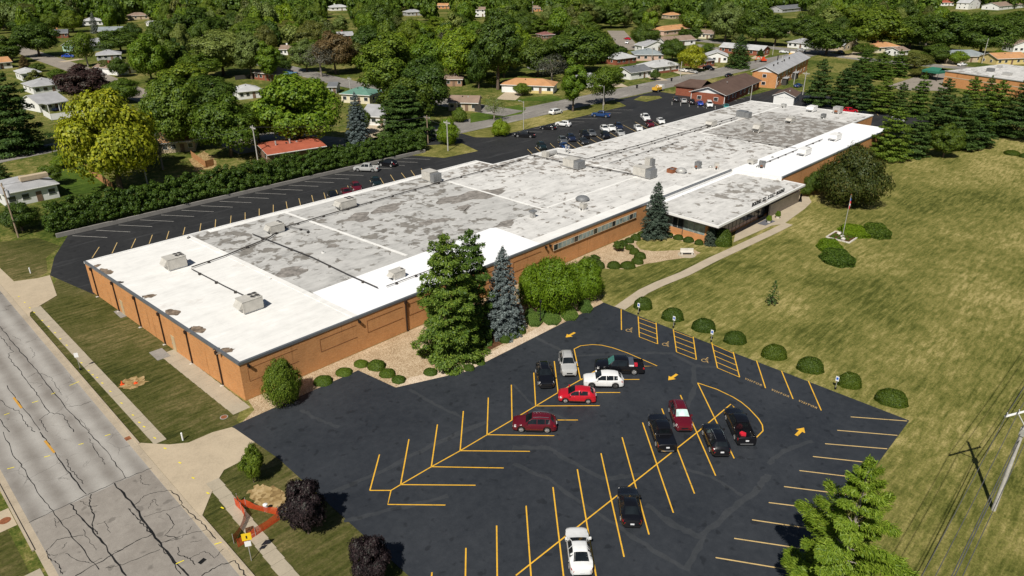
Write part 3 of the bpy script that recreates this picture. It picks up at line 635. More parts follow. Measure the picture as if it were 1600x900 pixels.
mark(lot, [(1090, 599), (1120, 609), (1145, 621), (1158, 629), (1170, 639), (1185, 655), (1191, 665), (1192, 674), (1179, 687)], name='island_line', z=0.070)
for l0, l1, r0, r1 in (((997, 495), (999, 527), (1025, 505), (1027.5, 538)), ((1052, 515.5), (1057, 550.5), (1083, 527), (1088, 562.5)), ((1112, 536), (1121, 575.5), (1145.5, 550.5), (1155.5, 590))):
    mark(lot, [l0, l1], z=0.066); mark(lot, [r0, r1], z=0.066)
    for k in range(5):
        t = 0.06 + 0.94 * k / 4
        mark(lot, [(l0[0] + (l1[0] - l0[0]) * t, l0[1] + (l1[1] - l0[1]) * t), (r0[0] + (r1[0] - r0[0]) * t, r0[1] + (r1[1] - r0[1]) * t)], 0.10, name='hatch_line')
for a, b in [((970.5, 484), (971, 516)), ((1182, 564), (1196, 607)), ((1221, 580), (1239, 624)), ((1263, 596), (1283, 642))]: mark(lot, [a, b])
for a, b in [((1329, 652), (1417, 658.5)), ((1308, 673), (1402, 681)), ((1289, 694), (1386, 702)), ((1270, 714), (1367, 724.5)), ((1249, 736), (1348, 748)), ((1225, 761), (1328, 774)), ((1201, 786), (1304, 799)), ((1175, 813), (1282, 829)), ((1147, 842), (1260, 859)), ((1118, 872), (1238, 892))]: mark(lot, [a, b], mat='pale_paint')
def arrow(px, py, ang):
    b = MB(); b.face([(-0.95, -0.17, 0), (0.1, -0.17, 0), (0.1, 0.17, 0), (-0.95, 0.17, 0)]); b.face([(0.1, -0.5, 0), (0.95, 0, 0), (0.1, 0.5, 0)])
    X, Y = W(px, py); b.build('direction_arrow', 'yellow_paint', lot, loc=(X, Y, 0.066), rz=ang)
arrow(891, 524, rad(180)); arrow(1051, 590, rad(180)); arrow(1250, 675, rad(0))
def text_mesh(body, size, name, mat, parent, loc, rot, depth=0.0, spacing=1.0, bold=0.0):
    cu = bpy.data.curves.new('tmp', 'FONT'); cu.body = body; cu.size = size; cu.extrude = depth; cu.align_x = 'CENTER'; cu.align_y = 'CENTER'; cu.space_character = spacing; cu.offset = bold
    o = bpy.data.objects.new('tmp', cu); C.objects.link(o)
    me = bpy.data.meshes.new_from_object(o.evaluated_get(bpy.context.evaluated_depsgraph_get())); bpy.data.objects.remove(o)
    me.materials.clear(); me.materials.append(MAT[mat]); r = link(name, me, parent, loc); r.rotation_euler = rot; return r
for px, py in ((1177, 597.5), (1219, 615), (1262, 632.5)):
    X, Y = W(px, py); text_mesh('VISITOR', 0.50, 'visitor_lettering', 'faded_paint', lot, (X, Y, 0.066), (0, 0, rad(-90)), 0, 1.25, 0.012)
for px, py in ((984, 516), (1041, 538), (1102.5, 563)):
    X, Y = W(px, py); b = MB()
    ring = [(0.34 * math.cos(a) - 0.05, 0.34 * math.sin(a) - 0.22) for a in np.linspace(rad(100), rad(370), 16)]
    b.strip(ring, 0.10, 0.0); b.strip([(-0.1, 0.5), (-0.05, -0.02), (0.32, -0.05), (0.5, -0.42), (0.66, -0.36)], 0.10, 0.001); b.strip([(-0.08, 0.22), (0.25, 0.2)], 0.08, 0.002)
    b.face([(-0.1 + 0.11 * math.cos(a), 0.62 + 0.11 * math.sin(a), 0.0) for a in np.linspace(0, 6.28, 10)[:-1]])
    b.build('wheelchair_symbol', 'faded_paint', lot, loc=(X, Y, 0.066), rz=rad(-90))
# crack sealant showing as faint bands on the sealed lot
for pts, w in (([(520, 770), (600, 735), (668, 700), (760, 660)], 0.7), ([(540, 815), (600, 800), (700, 775)], 0.6), ([(838, 528), (870, 545), (900, 556), (1010, 552), (1050, 553), (1085, 572), (1120, 575)], 0.6), ([(800, 700), (858, 700), (880, 715), (945, 750), (1000, 742)], 0.7), ([(800, 725), (860, 750), (905, 785), (960, 820), (1020, 860), (1072, 890)], 0.55), ([(1010, 790), (1060, 825), (1095, 840), (1140, 800), (1185, 765), (1200, 742)], 0.8), ([(1072, 892), (1100, 840)], 0.6), ([(640, 610), (680, 632), (725, 655)], 0.5), ([(470, 640), (500, 658), (530, 668)], 0.5), ([(1060, 730), (1110, 745), (1160, 775)], 0.5), ([(1200, 725), (1225, 705), (1270, 690)], 0.6), ([(800, 600), (840, 640), (900, 660)], 0.4), ([(1085, 572), (1085, 610), (1070, 640)], 0.7)):
    P0 = [Vector(W(*p)) for p in pts]; out = []
    for a, b2 in zip(P0, P0[1:]):
        for k in range(6): out.append(a.lerp(b2, k / 6) + Vector((random.uniform(-0.12, 0.12), random.uniform(-0.12, 0.12))))
    zb_ = 0.0592 + 0.00012 * len(lot.children) % 0.0022; out.append(P0[-1]); MB().strip([tuple(p) for p in out], [w * random.uniform(0.55, 1.1) for _ in out], zb_).build('sealant_band', 'sealant_band', lot)
# rear lot lines
x = 29.5
while x < 106:
    MB().strip([(x, 139.8), (x + 4.1, 134.4)], 0.11, 0.017).build('stall_line', 'white_paint', rear); x += 3.9
for a, b in [((144, 403), (155, 386)), ((175, 396), (183, 379)), ((205, 388), (212, 373)), ((233, 381), (238, 367)), ((260, 374), (264, 361)), ((286, 367), (289, 355)), ((312, 362), (314, 349)), ((336, 356), (337, 343)), ((360, 350), (361, 337)), ((383, 344), (383, 332)), ((405, 337), (405, 326)), ((427, 332), (427, 320)), ((449, 327), (447, 315)), ((470, 322), (467, 310)), ((490, 317), (487, 305)), ((509, 312), (506, 301)), ((529, 307), (525, 297)), ((547, 301), (543, 290)), ((584, 292), (578, 282)), ((600, 288), (594, 278)), ((617, 284), (610, 273)), ((634, 279), (627, 270)), ((649, 276), (642, 266)), ((664, 272), (658, 263)), ((832, 241), (824, 233)), ((845, 238), (836, 230)), ((867, 231), (859.5, 224)), ((902, 233), (887, 223)), ((913, 231), (902, 222)), ((935, 224.5), (922, 217)), ((946, 222), (931, 212)), ((967.5, 216), (953, 207.5)), ((997, 207.5), (973, 195)), ((1012, 201), (992, 190.5)), ((1033, 198), (1015, 187)), ((880, 226), (872, 222))]: mark(rear, [a, b], 0.12, 0.017, 'pale_paint')
for k in range(9):
    x0 = 138 + k * 6.2; MB().strip([(x0, 139.6), (x0 + 4.5, 134.6)], 0.11, 0.017).build('stall_line', 'white_paint', rear)
for k in range(7):
    MB().strip([(212 + k * 4.4, 120.5 - 0.5 * k), (216 + k * 4.4, 126)], 0.11, 0.017).build('stall_line', 'white_paint', rear)
for k in range(6): mark(rear, [(1295 + 22 * k, 163 + 3 * k), (1307 + 22 * k, 170 + 3.4 * k)], 0.13, 0.017, 'pale_paint')
for k in range(6): mark(rear, [(1050 + 13.5 * k, 159 + 1.3 * k), (1050 + 13.5 * k, 164 + 1.4 * k)], 0.13, 0.017, 'white_paint')

# tar-filled cracks and paint marks on the street
def crack(pts, w, zz, jit=0.10, n=7, name='tar_crack', mat='tar'):
    P0 = [Vector(W(*p)) for p in pts]; out = []
    for a, b in zip(P0, P0[1:]):
        for k in range(n): out.append(a.lerp(b, k / n) + (Vector((random.uniform(-jit, jit), random.uniform(-jit, jit))) if 0 < k else Vector((0, 0))))
    out.append(P0[-1]); MB().strip([tuple(p) for p in out], [w * random.uniform(0.55, 1.3) for _ in out], zz).build(name, mat, st)
z = 0.0145
def R5(*pts): return [(x / 4, 675 + y / 4) for x, y in pts]
def R1(*pts): return [(x / 4, 450 + y / 4) for x, y in pts]
for pts, w in ((R5((180, 568), (420, 455), (560, 385), (780, 290), (950, 225)), 0.10), (R5((715, 320), (850, 480), (960, 640), (1060, 770), (1180, 900)), 0.22), (R5((440, 450), (520, 550), (640, 690), (790, 900)), 0.18), (R5((550, 0), (690, 150), (785, 290)), 0.09), (R5((250, 0), (330, 110), (440, 260), (540, 390)), 0.13), (R5((20, 0), (100, 170), (160, 240), (230, 370), (330, 490), (450, 660), (620, 860)), 0.09),
               (R5((470, 900), (700, 770), (840, 690), (960, 635)), 0.12), (R5((660, 850), (780, 825), (1000, 735)), 0.07), (R5((1000, 695), (1130, 650), (1290, 610)), 0.07), (R5((1260, 900), (1380, 830), (1470, 805), (1540, 900)), 0.14), (R5((415, 170), (430, 220), (480, 270), (520, 325)), 0.10), (R5((555, 40), (600, 120), (640, 170), (655, 205)), 0.07), (R5((570, 390), (560, 450), (590, 520), (580, 590), (610, 640)), 0.13), (R5((500, 430), (570, 470), (610, 460)), 0.07), (R5((650, 560), (690, 630)), 0.05), (R5((610, 580), (660, 555)), 0.05), (R5((800, 480), (850, 530), (900, 590), (960, 650)), 0.12), (R5((840, 465), (900, 400), (960, 380), (1060, 365)), 0.07), (R5((930, 480), (960, 420), (990, 460)), 0.06), (R5((880, 270), (880, 320), (940, 330)), 0.07), (R5((1060, 365), (1120, 410), (1140, 460), (1220, 530), (1290, 600), (1350, 670)), 0.10),
               (R5((1040, 510), (1090, 580), (1030, 650), (1110, 665)), 0.09), (R5((900, 530), (1040, 490), (1130, 460)), 0.06), (R5((1110, 720), (1120, 770), (1180, 790), (1220, 830)), 0.09), (R5((1180, 790), (1280, 745), (1340, 790), (1400, 730)), 0.06), (R5((1030, 690), (1140, 660), (1200, 590)), 0.05), (R5((350, 570), (420, 540), (470, 520)), 0.06), (R5((290, 745), (360, 670), (430, 660), (520, 645)), 0.08), (R5((290, 745), (320, 800), (370, 830), (390, 890)), 0.10), (R5((300, 770), (360, 770)), 0.07), (R5((410, 760), (480, 800), (560, 820), (640, 790)), 0.07), (R5((390, 730), (420, 690)), 0.06), (R5((520, 610), (560, 690), (600, 740)), 0.05), (R5((710, 750), (770, 730)), 0.05), (R5((340, 540), (350, 600)), 0.05), (R5((990, 700), (1060, 780), (1130, 890)), 0.08), (R5((1170, 550), (1220, 535)), 0.05), (R5((1190, 690), (1260, 675)), 0.05),
               (R1((0, 240), (80, 340), (200, 480), (290, 600), (440, 780), (560, 900)), 0.10), (R1((0, 300), (40, 345), (85, 400), (50, 410), (70, 460), (120, 510), (190, 610), (250, 690), (310, 780), (250, 820), (270, 860), (300, 900)), 0.09), (R1((45, 610), (130, 730), (250, 890)), 0.08), (R1((310, 780), (390, 790), (430, 850), (460, 900)), 0.09), (R1((170, 560), (230, 530), (320, 560), (350, 620), (390, 670)), 0.05), (R1((180, 590), (270, 600), (240, 620)), 0.04), (R1((430, 740), (500, 735), (570, 710)), 0.06), (R1((0, 700), (60, 750), (120, 770), (160, 850), (220, 900)), 0.08), (R1((0, 820), (60, 900)), 0.10), (R1((0, 145), (60, 132)), 0.05), (R1((190, 370), (220, 420), (200, 440)), 0.04), (R1((80, 300), (130, 330)), 0.04), (R1((500, 820), (560, 890)), 0.05)):
    crack(pts, w * 0.78, z); z += 0.0001
for (a, b) in (((85, 685), (135, 752)),): mark(st, R1(a, b), 0.22, 0.021, 'road_orange', 'lane_dash')
mark(st, R5((280, 55), (340, 130)), 0.22, 0.021, 'road_orange', 'lane_dash')
for a, b in (((435, 610), (495, 585)), ((320, 665), (345, 655)), ((200, 718), (240, 706)), ((25, 795), (60, 782))): mark(st, R1(a, b), 0.10, 0.022, 'spray_yellow', 'spray_mark')
for a, b in (((655, 25), (690, 15)), ((490, 80), (522, 72)), ((275, 158), (315, 148)), ((45, 232), (90, 220)), ((1340, 703), (1385, 690)), ((1100, 825), (1150, 803))): mark(st, R5(a, b), 0.10, 0.022, 'spray_yellow', 'spray_mark')
for a in R1((215, 155), (265, 205), (305, 243), (345, 282), (378, 320), (418, 360), (510, 470), (555, 518), (580, 545), (608, 562), (640, 597), (690, 648), (760, 722), (832, 797), (872, 843), (902, 870), (118, 55), (155, 92), (187, 126)) + R5((968, 40), (1032, 105), (1125, 195), (1208, 290), (1300, 385), (1390, 477)):
    X, Y = W(*a); MB().strip([(X - 0.05, Y + 0.18), (X + 0.05, Y - 0.18)], 0.13, 0.066).build('spray_mark', 'spray_yellow', wk)
MB().sheet([(1.9 + 12.65, 0), (15.1, 0), (15.1, 0.7), (14.55, 0.7)], 0.018).build('storm_grate', 'rust', st, loc=(0, W(205, 686)[1], 0))
X, Y = W(316, 877); MB().box(-0.3, 0.3, -0.2, 0.2, 0, 0.01).build('valve_cover', 'black_iron', st, loc=(X, Y, 0.012), rz=0.3)

# ------------------------------------------------------------------ the factory
RZ = 4.9
fac = thing('factory_building', 'long low orange brick factory with a patched white flat roof', 'factory')
FOOT = [(26.75, 68.75), (135.2, 68.9), (137.1, 58.8), (198, 59.1), (198, 68.5), (212.8, 68.5), (208.3, 102.8), (124.6, 103.2), (123.2, 106.6), (102.9, 107.2), (102.4, 112.0), (24.2, 111.9)]
nF = len(FOOT); cx_ = 110; 
for i in range(nF):
    a, b = Vector(FOOT[i]), Vector(FOOT[(i + 1) % nF]); d = (b - a).normalized(); nin = Vector((-d.y, d.x)) * 0.35
    m = MB(); m.prism([tuple(a), tuple(b), tuple(b + nin - d * 0.3), tuple(a + nin + d * 0.3)], 0, RZ - 0.02); m.build('wall', 'factory_brick', fac)
    nout = Vector((d.y, -d.x))
    m = MB(); m.prism([tuple(a + nout * 0.10 - d * 0.10), tuple(b + nout * 0.10 + d * 0.10), tuple(b - nout * 0.22 + d * 0.1), tuple(a - nout * 0.22 - d * 0.1)], RZ - 0.20, RZ + 0.10 + (0.002 * i)); m.build('coping', 'coping' if i in (0, 2, 11) else 'trim_white', fac)
def roofpart(name, pts, mat, z): return MB().prism(pts, RZ - 0.30, z).build(name, mat, fac)
roofpart('roof_section', [(26.9, 68.9), (42.2, 68.9), (39.3, 111.75), (24.35, 111.75)], 'roof_cream', RZ)
roofpart('roof_section', [(42.2, 79.0), (76.6, 79.8), (88.8, 79.8), (88.0, 111.85), (39.3, 111.75), (41.5, 80)], 'roof_worn', RZ)
roofpart('roof_section', [(42.2, 68.9), (76.6, 68.9), (76.6, 79.8), (42.2, 79.0)], 'roof_bright', RZ)
roofpart('roof_section', [(76.6, 68.9), (118.0, 69.0), (118.0, 103.4), (118.0, 106.6), (102.9, 107), (102.2, 111.85), (88.0, 111.85), (88.8, 79.8), (76.6, 79.8)], 'roof_streaky', RZ)
roofpart('roof_section', [(118, 69), (135.3, 69.0), (159.5, 68.8), (160.8, 103.0), (124.6, 103.1), (123.0, 106.5), (118, 106.6)], 'roof_streaky', RZ)
roofpart('roof_section', [(159.5, 68.8), (197.5, 68.8), (197.5, 92), (160.4, 92)], 'roof_old', RZ)
roofpart('roof_section', [(160.4, 92), (197.5, 92), (197.5, 68.8), (212.6, 68.7), (208.2, 102.7), (160.8, 103)], 'roof_light', RZ)
roofpart('roof_section', [(137.3, 59.0), (197.8, 59.3), (197.8, 68.8), (135.3, 69.0)], 'roof_bright', RZ + 0.02)
MB().box(76.7, 117.9, 69.0, 71.4, RZ - 0.02, RZ + 0.006).build('roof_edge_strip', 'roof_cream', fac)
MB().box(42.5, 102, 110.6, 111.7, RZ - 0.02, RZ + 0.006).build('roof_edge_strip', 'roof_cream', fac)
def rib(p, q, w=0.7, h=0.05, mat='roof_cream'):
    a, b = Vector(p), Vector(q); d = (b - a).normalized(); n = Vector((-d.y, d.x)) * w / 2
    MB().prism([tuple(a - n), tuple(b - n), tuple(b + n), tuple(a + n)], RZ - 0.05, RZ + h).build('roof_joint', mat, fac)
for p, q, w in (((39.3, 111.5), (42.2, 69.2), 0.8), ((56, 111.5), (58.9, 80.2), 0.5), ((87.9, 111.5), (89.0, 80), 0.5), ((118, 106), (118.2, 80), 0.4), ((160.6, 102.6), (159.6, 69.1), 0.5), ((111, 69.4), (135, 69.4), 0.9), ((90, 80), (118, 80), 0.5), ((160.5, 91.8), (205, 92.5), 0.6), ((120, 94), (158, 94.5), 0.3)): rib(p, q, w)
def blob(px, py, r, mat, z, ax=1.0, ay=1.0):     # weathered stain or patch with a ragged outline
    X, Y = W(px, py, RZ); a0 = random.uniform(0, 6)
    pts = [(X + ax * r * math.cos(a) * (1 + 0.3 * math.sin(3 * a + a0) + random.uniform(-0.2, 0.2)), Y + ay * r * math.sin(a) * (1 + 0.3 * math.sin(2 * a + a0) + random.uniform(-0.2, 0.2))) for a in np.linspace(0, 6.283, 22)[:-1]]
    MB().sheet(pts, RZ + z).build('roof_stain', mat, fac)
for k, (px, py, r, m_, ax_, ay_) in enumerate(((164, 424, 1.3, 'stain', 0.8, 1.3), (187, 441, 0.6, 'stain_dark', 1, 1), (226, 463, 0.6, 'stain_dark', 0.8, 1), (232, 463, 1.0, 'stain', 1, 1), (268, 488, 1.2, 'stain', 0.9, 1.2), (300, 513, 0.5, 'stain_dark', 1, 1), (308, 515, 1.1, 'stain', 1, 1.1), (352, 548, 1.0, 'stain', 1.2, 0.8), (150, 416, 0.8, 'stain', 1, 1), (338, 545, 0.5, 'stain_dark', 1, 0.7))): blob(px, py, r * 0.75, m_, 0.004 + 0.002 * k, ax_, ay_)
for k, (px, py, r, ax_, ay_) in enumerate(((745, 305, 3.6, 2.0, 0.8), (705, 312, 2.6, 1.5, 0.8), (560, 340, 2.4, 1.3, 1.0), (605, 326, 2.4, 1.6, 0.9), (668, 348, 1.5, 1.3, 1), (690, 344, 1.3, 1.5, 0.8), (455, 425, 2.0, 1.5, 0.9), (520, 384, 1.0, 1.2, 0.9), (770, 300, 1.8, 1.8, 0.7), (790, 350, 1.6, 1.8, 0.8), (725, 325, 1.6, 1.3, 1))): blob(px, py, r * 0.8, 'worn_patch', 0.004 + 0.0015 * k, ax_, ay_)
# west wall: downspouts with heads, doors
def wx(y): return 26.75 + (24.2 - 26.75) * (y - 68.75) / (111.9 - 68.75)
for y in (109.6, 102.3, 95.3, 88.2, 81.0, 73.6):
    m = MB(); x = wx(y); m.box(x - 0.17, x - 0.02, y - 0.075, y + 0.075, 0.1, RZ - 0.35); m.box(x - 0.30, x - 0.03, y - 0.17, y + 0.17, RZ - 0.62, RZ - 0.22)
    o = m.build('downspout', 'downspout', fac); MB().box(x - 0.42, x - 0.05, y - 0.13, y + 0.13, 0.02, 0.10).build('splash_block', 'white_stone', o)
for y in (100.9, 85.6):
    x = wx(y); o = MB().box(x - 0.05, x + 0.05, y - 0.5, y + 0.5, 0.05, 2.25).build('door', 'door_tan', fac); MB().box(x - 0.12, x - 0.04, y + 0.32, y + 0.38, 1.0, 1.12).build('handle', 'steel', o)
m = MB(); m.box(49.6, 49.75, 68.55, 68.73, 0.1, RZ - 0.35); m.box(49.5, 49.85, 68.45, 68.74, RZ - 0.65, RZ - 0.22); m.build('downspout', 'downspout', fac)
# front wall lights, relief panels, window band
for x in (27.6, 42.3, 77.0, 78.0):
    MB().box(x, x + 0.22, 68.35, 68.74, RZ - 0.75, RZ - 0.45).build('wall_light', 'black_iron', fac)
for (x0, x1, z0, z1) in ((27.6, 33.8, 2.2, 3.9), (36.8, 42.0, 2.2, 3.9), (43.6, 49.2, 2.2, 3.9), (50.2, 57, 2.2, 3.9), (62, 68, 2.2, 3.9), (70, 76.2, 2.2, 3.9)):
    m = MB()
    for (a, b, c, d) in ((x0, x1, z1 - 0.03, z1), (x0, x1, z0, z0 + 0.04), (x0, x0 + 0.03, z0 + 0.04, z1 - 0.03)): m.box(a, b, 68.73, 68.765, c, d)
    m.build('panel_reveal', 'reveal', fac)
m = MB(); m.box(79.0, 101.3, 68.62, 68.76, 3.05, 3.12); m.build('window_sill', 'w_tan', fac)
for k in range(22):
    x0 = 79.05 + k * 1.01
    w_ = MB().box(x0, x0 + 0.99, 68.66, 68.75, 3.12, 4.10).build('window', 'w_tan', fac)
    MB().box(x0 + 0.06, x0 + 0.93, 68.64, 68.70, 3.16, 4.06).build('pane', 'glass_blind' if (k * 7) % 5 else 'glass', w_)
# entrance wing
wing = thing('entrance_wing', 'single storey entrance wing with overhanging flat white roof and glass front', 'building')
ZW = 4.3
WT = ZW - 0.36
for i, (x0, x1, y0, y1, h, m_) in enumerate(((105.9, 136.6, 56.4, 56.65, 0.35, 'factory_brick'), (105.9, 106.2, 56.65, 68.6, 1.35, 'orange_brick'), (136.3, 136.6, 56.65, 58.7, WT, 'factory_brick'))):
    MB().box(x0, x1, y0, y1, 0, h).build('wall', m_, wing)
MB().box(106.2, 136.3, 56.7, 68.6, 0.0, 0.2).build('floor', 'grey_concrete', wing)
MB().box(109.5, 136, 59.5, 59.7, 0.2, WT).build('inner_wall', 'w_dark', wing); MB().box(109.2, 109.4, 57.0, 59.4, 0.2, WT).build('inner_wall', 'w_dark', wing); MB().box(109.2, 109.4, 59.8, 68.5, 0.2, WT).build('inner_wall', 'w_dark', wing)
for k in range(5):          # west windows
    y0 = 57.4 + k * 2.2; o = MB().box(105.92, 106.12, y0, y0 + 2.12, 1.35, WT).build('window', 'w_grey', wing)
    MB().box(105.86, 105.96, y0 + 0.08, y0 + 2.04, 1.45, WT - 0.1).build('pane', 'glass_blind' if k in (0, 1, 3, 4) else 'glass', o)
    MB().box(105.82, 105.87, y0 + 1.02, y0 + 1.10, 1.45, WT - 0.1).build('mullion', 'w_grey', o)
MB().box(105.8, 106.15, 56.4, 57.35, 0, WT).build('corner_pier', 'factory_brick', wing)
for k in range(12):         # glass front with mullions
    x0 = 106.9 + k * 1.38
    o = MB().box(x0, x0 + 1.3, 56.42, 56.54, 0.35, WT).build('window', 'trim_dark', wing)
    MB().box(x0 + 0.06, x0 + 1.24, 56.38, 56.46, 1.05, WT - 0.06).build('pane', 'glass', o); MB().box(x0 + 0.06, x0 + 1.24, 56.38, 56.46, 0.42, 0.98).build('pane', 'w_pink', o)
MB().box(123.8, 126.2, 56.40, 56.50, 0.1, WT).build('door', 'glass', wing)
sc = MB().box(126.6, 139.2, 55.5, 55.8, 0, 2.5).build('screen_wall', 'screen_block', wing)
MB().prism([(104.5, 54.3), (137.5, 54.3), (137.5, 58.6), (135.2, 68.7), (104.5, 68.7)], WT + 0.02, ZW - 0.06).build('soffit', 'trim_dark', wing)
for (x0, x1, y0, y1) in ((104.3, 137.7, 54.1, 54.4), (104.3, 104.6, 54.4, 68.6), (137.4, 137.7, 54.4, 58.6)):
    MB().box(x0, x1, y0, y1, WT, ZW + 0.08).build('fascia', 'trim_white', wing)
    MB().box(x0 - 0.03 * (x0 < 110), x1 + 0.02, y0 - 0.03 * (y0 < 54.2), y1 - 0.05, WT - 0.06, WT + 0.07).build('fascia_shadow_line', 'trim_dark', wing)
MB().prism([(104.55, 54.35), (137.45, 54.35), (137.45, 58.55), (136.95, 58.65), (135.1, 68.6), (104.55, 68.6)], ZW - 0.06, ZW + 0.03).build('roof', 'roof_light', wing)
MB().box(104.4, 135.0, 68.56, 68.72, ZW + 0.03, RZ - 0.21).build('flashing', 'trim_white', wing); MB().prism([(135.14, 68.6), (136.98, 58.75), (136.86, 58.73), (135.02, 68.58)], ZW + 0.035, RZ - 0.205).build('flashing', 'trim_white', wing); MB().box(106.0, 135.0, 67.7, 68.5, ZW + 0.02, ZW + 0.045).build('flashing_strip', 'roof_bright', wing)
MB().tube([(105.75, 61.72, WT), (105.75, 61.72, 0.3), (105.1, 61.3, 0.15)], 0.06, 6).build('downspout', 'pipe', wing)
# roof lettering on the front edge
lt = 'BOUND TO STAY BOUND'
sign = thing('rooftop_lettering', 'row of dark capital letters standing along the entrance wing roof edge', 'sign', (0, 0, 0))
MB().tube([(117.4, 55.0, ZW + 0.12), (130.4, 55.0, ZW + 0.12)], 0.03, 6).build('rail', 'black_iron', sign)
stepx = 12.3 / (len(lt) - 1)
for k, ch in enumerate(lt):
    if ch != ' ':
        text_mesh(ch, 0.86, 'letter', 'black_iron', sign, (117.7 + k * stepx, 55.0, ZW + 0.45), (rad(90), 0, 0), 0.04, 1, 0.02)

# ------------------------------------------------------------------ things on the roof
def rt(px, py): return W(px, py, RZ)
def rooftop_unit(px, py, L, Wd, Hh, rz, label, fans=4, coil=False, tone='hvac', name='rooftop_unit'):
    X, Y = rt(px, py); t = thing(name, label, 'rooftop unit', (X, Y, RZ), rz)
    for s in (-1, 1): MB().box(-L / 2, L / 2, s * Wd * 0.35 - 0.08, s * Wd * 0.35 + 0.08, 0, 0.28).build('skid', 'trim_white', t)
    body = MB().prism([(-L / 2, -Wd / 2), (L / 2, -Wd / 2), (L / 2, Wd / 2), (-L / 2, Wd / 2)], 0.28, Hh).build('casing', tone, t)
    MB().box(-L / 2 - 0.04, L / 2 + 0.04, -Wd / 2 - 0.04, Wd / 2 + 0.04, Hh, Hh + 0.05).build('lid', tone, t)
    for k in range(3):
        x0 = -L / 2 + 0.1 + k * (L - 0.2) / 3; MB().box(x0 + 0.04, x0 + (L - 0.2) / 3 - 0.04, -Wd / 2 - 0.03, -Wd / 2, 0.4, Hh - 0.12).build('access_panel', tone, body)
    for k in range(fans):
        fx = -L / 2 + L * 0.16 + (k // 2) * L * 0.22; fy = (-0.22 if k % 2 else 0.22) * Wd
        f = MB(); f.cyl(fx, fy, Hh + 0.05, Hh + 0.17, Wd * 0.17, 16); o = f.build('fan_ring', 'steel', t); MB().cyl(fx, fy, Hh + 0.17, Hh + 0.185, Wd * 0.145, 14).build('fan_grille', 'trim_dark', o)
    if coil:
        for k in range(5): MB().box(L / 2 + 0.04, L / 2 + L * 0.42, -Wd / 2 + k * Wd / 5 + 0.03, -Wd / 2 + (k + 1) * Wd / 5 - 0.03, 0.28, Hh * 0.92).build('coil_bank', 'coil', t)
        MB().box(L / 2, L / 2 + L * 0.42, -Wd / 2 + 0.02, Wd / 2 - 0.02, 0.2, 0.28).build('coil_base', 'steel', t)
    else:
        h = MB(); h.face([(L / 2, -Wd / 2 + 0.1, Hh - 0.1), (L / 2, Wd / 2 - 0.1, Hh - 0.1), (L / 2 + 0.5, Wd / 2 - 0.1, Hh * 0.5), (L / 2 + 0.5, -Wd / 2 + 0.1, Hh * 0.5)])
        h.face([(L / 2, -Wd / 2 + 0.1, Hh - 0.1), (L / 2 + 0.5, -Wd / 2 + 0.1, Hh * 0.5), (L / 2, -Wd / 2 + 0.1, Hh * 0.5)]); h.face([(L / 2, Wd / 2 - 0.1, Hh - 0.1), (L / 2, Wd / 2 - 0.1, Hh * 0.5), (L / 2 + 0.5, Wd / 2 - 0.1, Hh * 0.5)])
        h.build('intake_hood', tone, t); MB().box(-L / 2 - 0.25, -L / 2, -Wd * 0.2, Wd * 0.2, 0.5, Hh * 0.55).build('control_box', 'rust' if Hh > 1.2 else 'steel', t)
    return t
rooftop_unit(275, 418, 2.7, 1.9, 1.75, rad(180), 'beige rooftop unit with four fans nearest the back left roof corner', 4)
rooftop_unit(392, 484, 2.7, 1.9, 1.75, rad(180), 'beige rooftop unit with four fans nearest the front left roof corner', 4)
rooftop_unit(431, 363, 2.4, 1.7, 1.5, rad(180), 'worn beige rooftop unit on rust stained curb behind the cream roof section', 2)
rooftop_unit(541, 325, 3.2, 2.0, 1.6, rad(180), 'wide beige rooftop unit beside the long roof pipe near the rear edge', 4)
rooftop_unit(672, 282, 2.6, 2.1, 2.0, rad(-90), 'tall rooftop unit with grey coils close to the rear roof edge', 0, True)
rooftop_unit(621, 434, 1.9, 1.3, 1.15, rad(180), 'small beige rooftop unit alone on the bright white front strip', 1)
rooftop_unit(893, 261, 2.9, 2.4, 1.9, rad(-90), 'big rooftop unit with grey coils at the end of the crosswise pipe', 0, True)
rooftop_unit(1003, 275, 3.0, 2.4, 2.0, rad(-90), 'big rooftop unit with grey coils behind the dark spruce', 1, True)
rooftop_unit(1013, 263, 1.3, 1.2, 2.3, rad(-90), 'narrow upright grey unit just behind the big coil unit', 0, True)
rooftop_unit(1159, 183, 2.6, 2.0, 1.7, rad(-90), 'grey rooftop unit at the head of the double pipe run', 0, True, 'coil')
rooftop_unit(1111, 197, 2.4, 1.9, 1.4, rad(180), 'cream rooftop unit with rusty box beside the double pipe run', 1)
rooftop_unit(1184, 206, 2.2, 1.9, 2.0, rad(180), 'tan weathered rooftop unit on a raised blue curb', 1)
rooftop_unit(1235, 191, 2.4, 1.7, 1.3, rad(180), 'pale rooftop unit on an orange stained curb in the old roof section', 1)
rooftop_unit(1256, 242, 3.0, 1.9, 1.5, rad(180), 'nearer white rooftop unit on the bright strip past the entrance', 1, False, 'trim_white')
rooftop_unit(1304, 219, 3.0, 1.9, 1.5, rad(180), 'farther white rooftop unit on the bright strip past the entrance', 1, False, 'trim_white')
rooftop_unit(1268, 174, 2.8, 2.0, 1.5, rad(180), 'white rooftop unit with side duct near the far end of the roof', 1, False, 'trim_white')
rooftop_unit(1308, 177, 2.2, 2.0, 1.8, rad(0), 'grey boxy rooftop unit at the far right end of the roof', 0, False, 'steel')
rooftop_unit(1190, 262, 1.5, 1.2, 1.3, rad(20), 'small dark condenser at the start of the bright strip pipe', 1, False, 'hvac_dark')
rooftop_unit(1175, 256, 1.9, 1.4, 0.9, rad(0), 'low white vent box beside the small dark condenser', 0, False, 'hvac')
rooftop_unit(1090, 264, 1.2, 1.0, 1.5, rad(0), 'slim grey condenser between the roof dome and the joint', 1, False, 'coil')
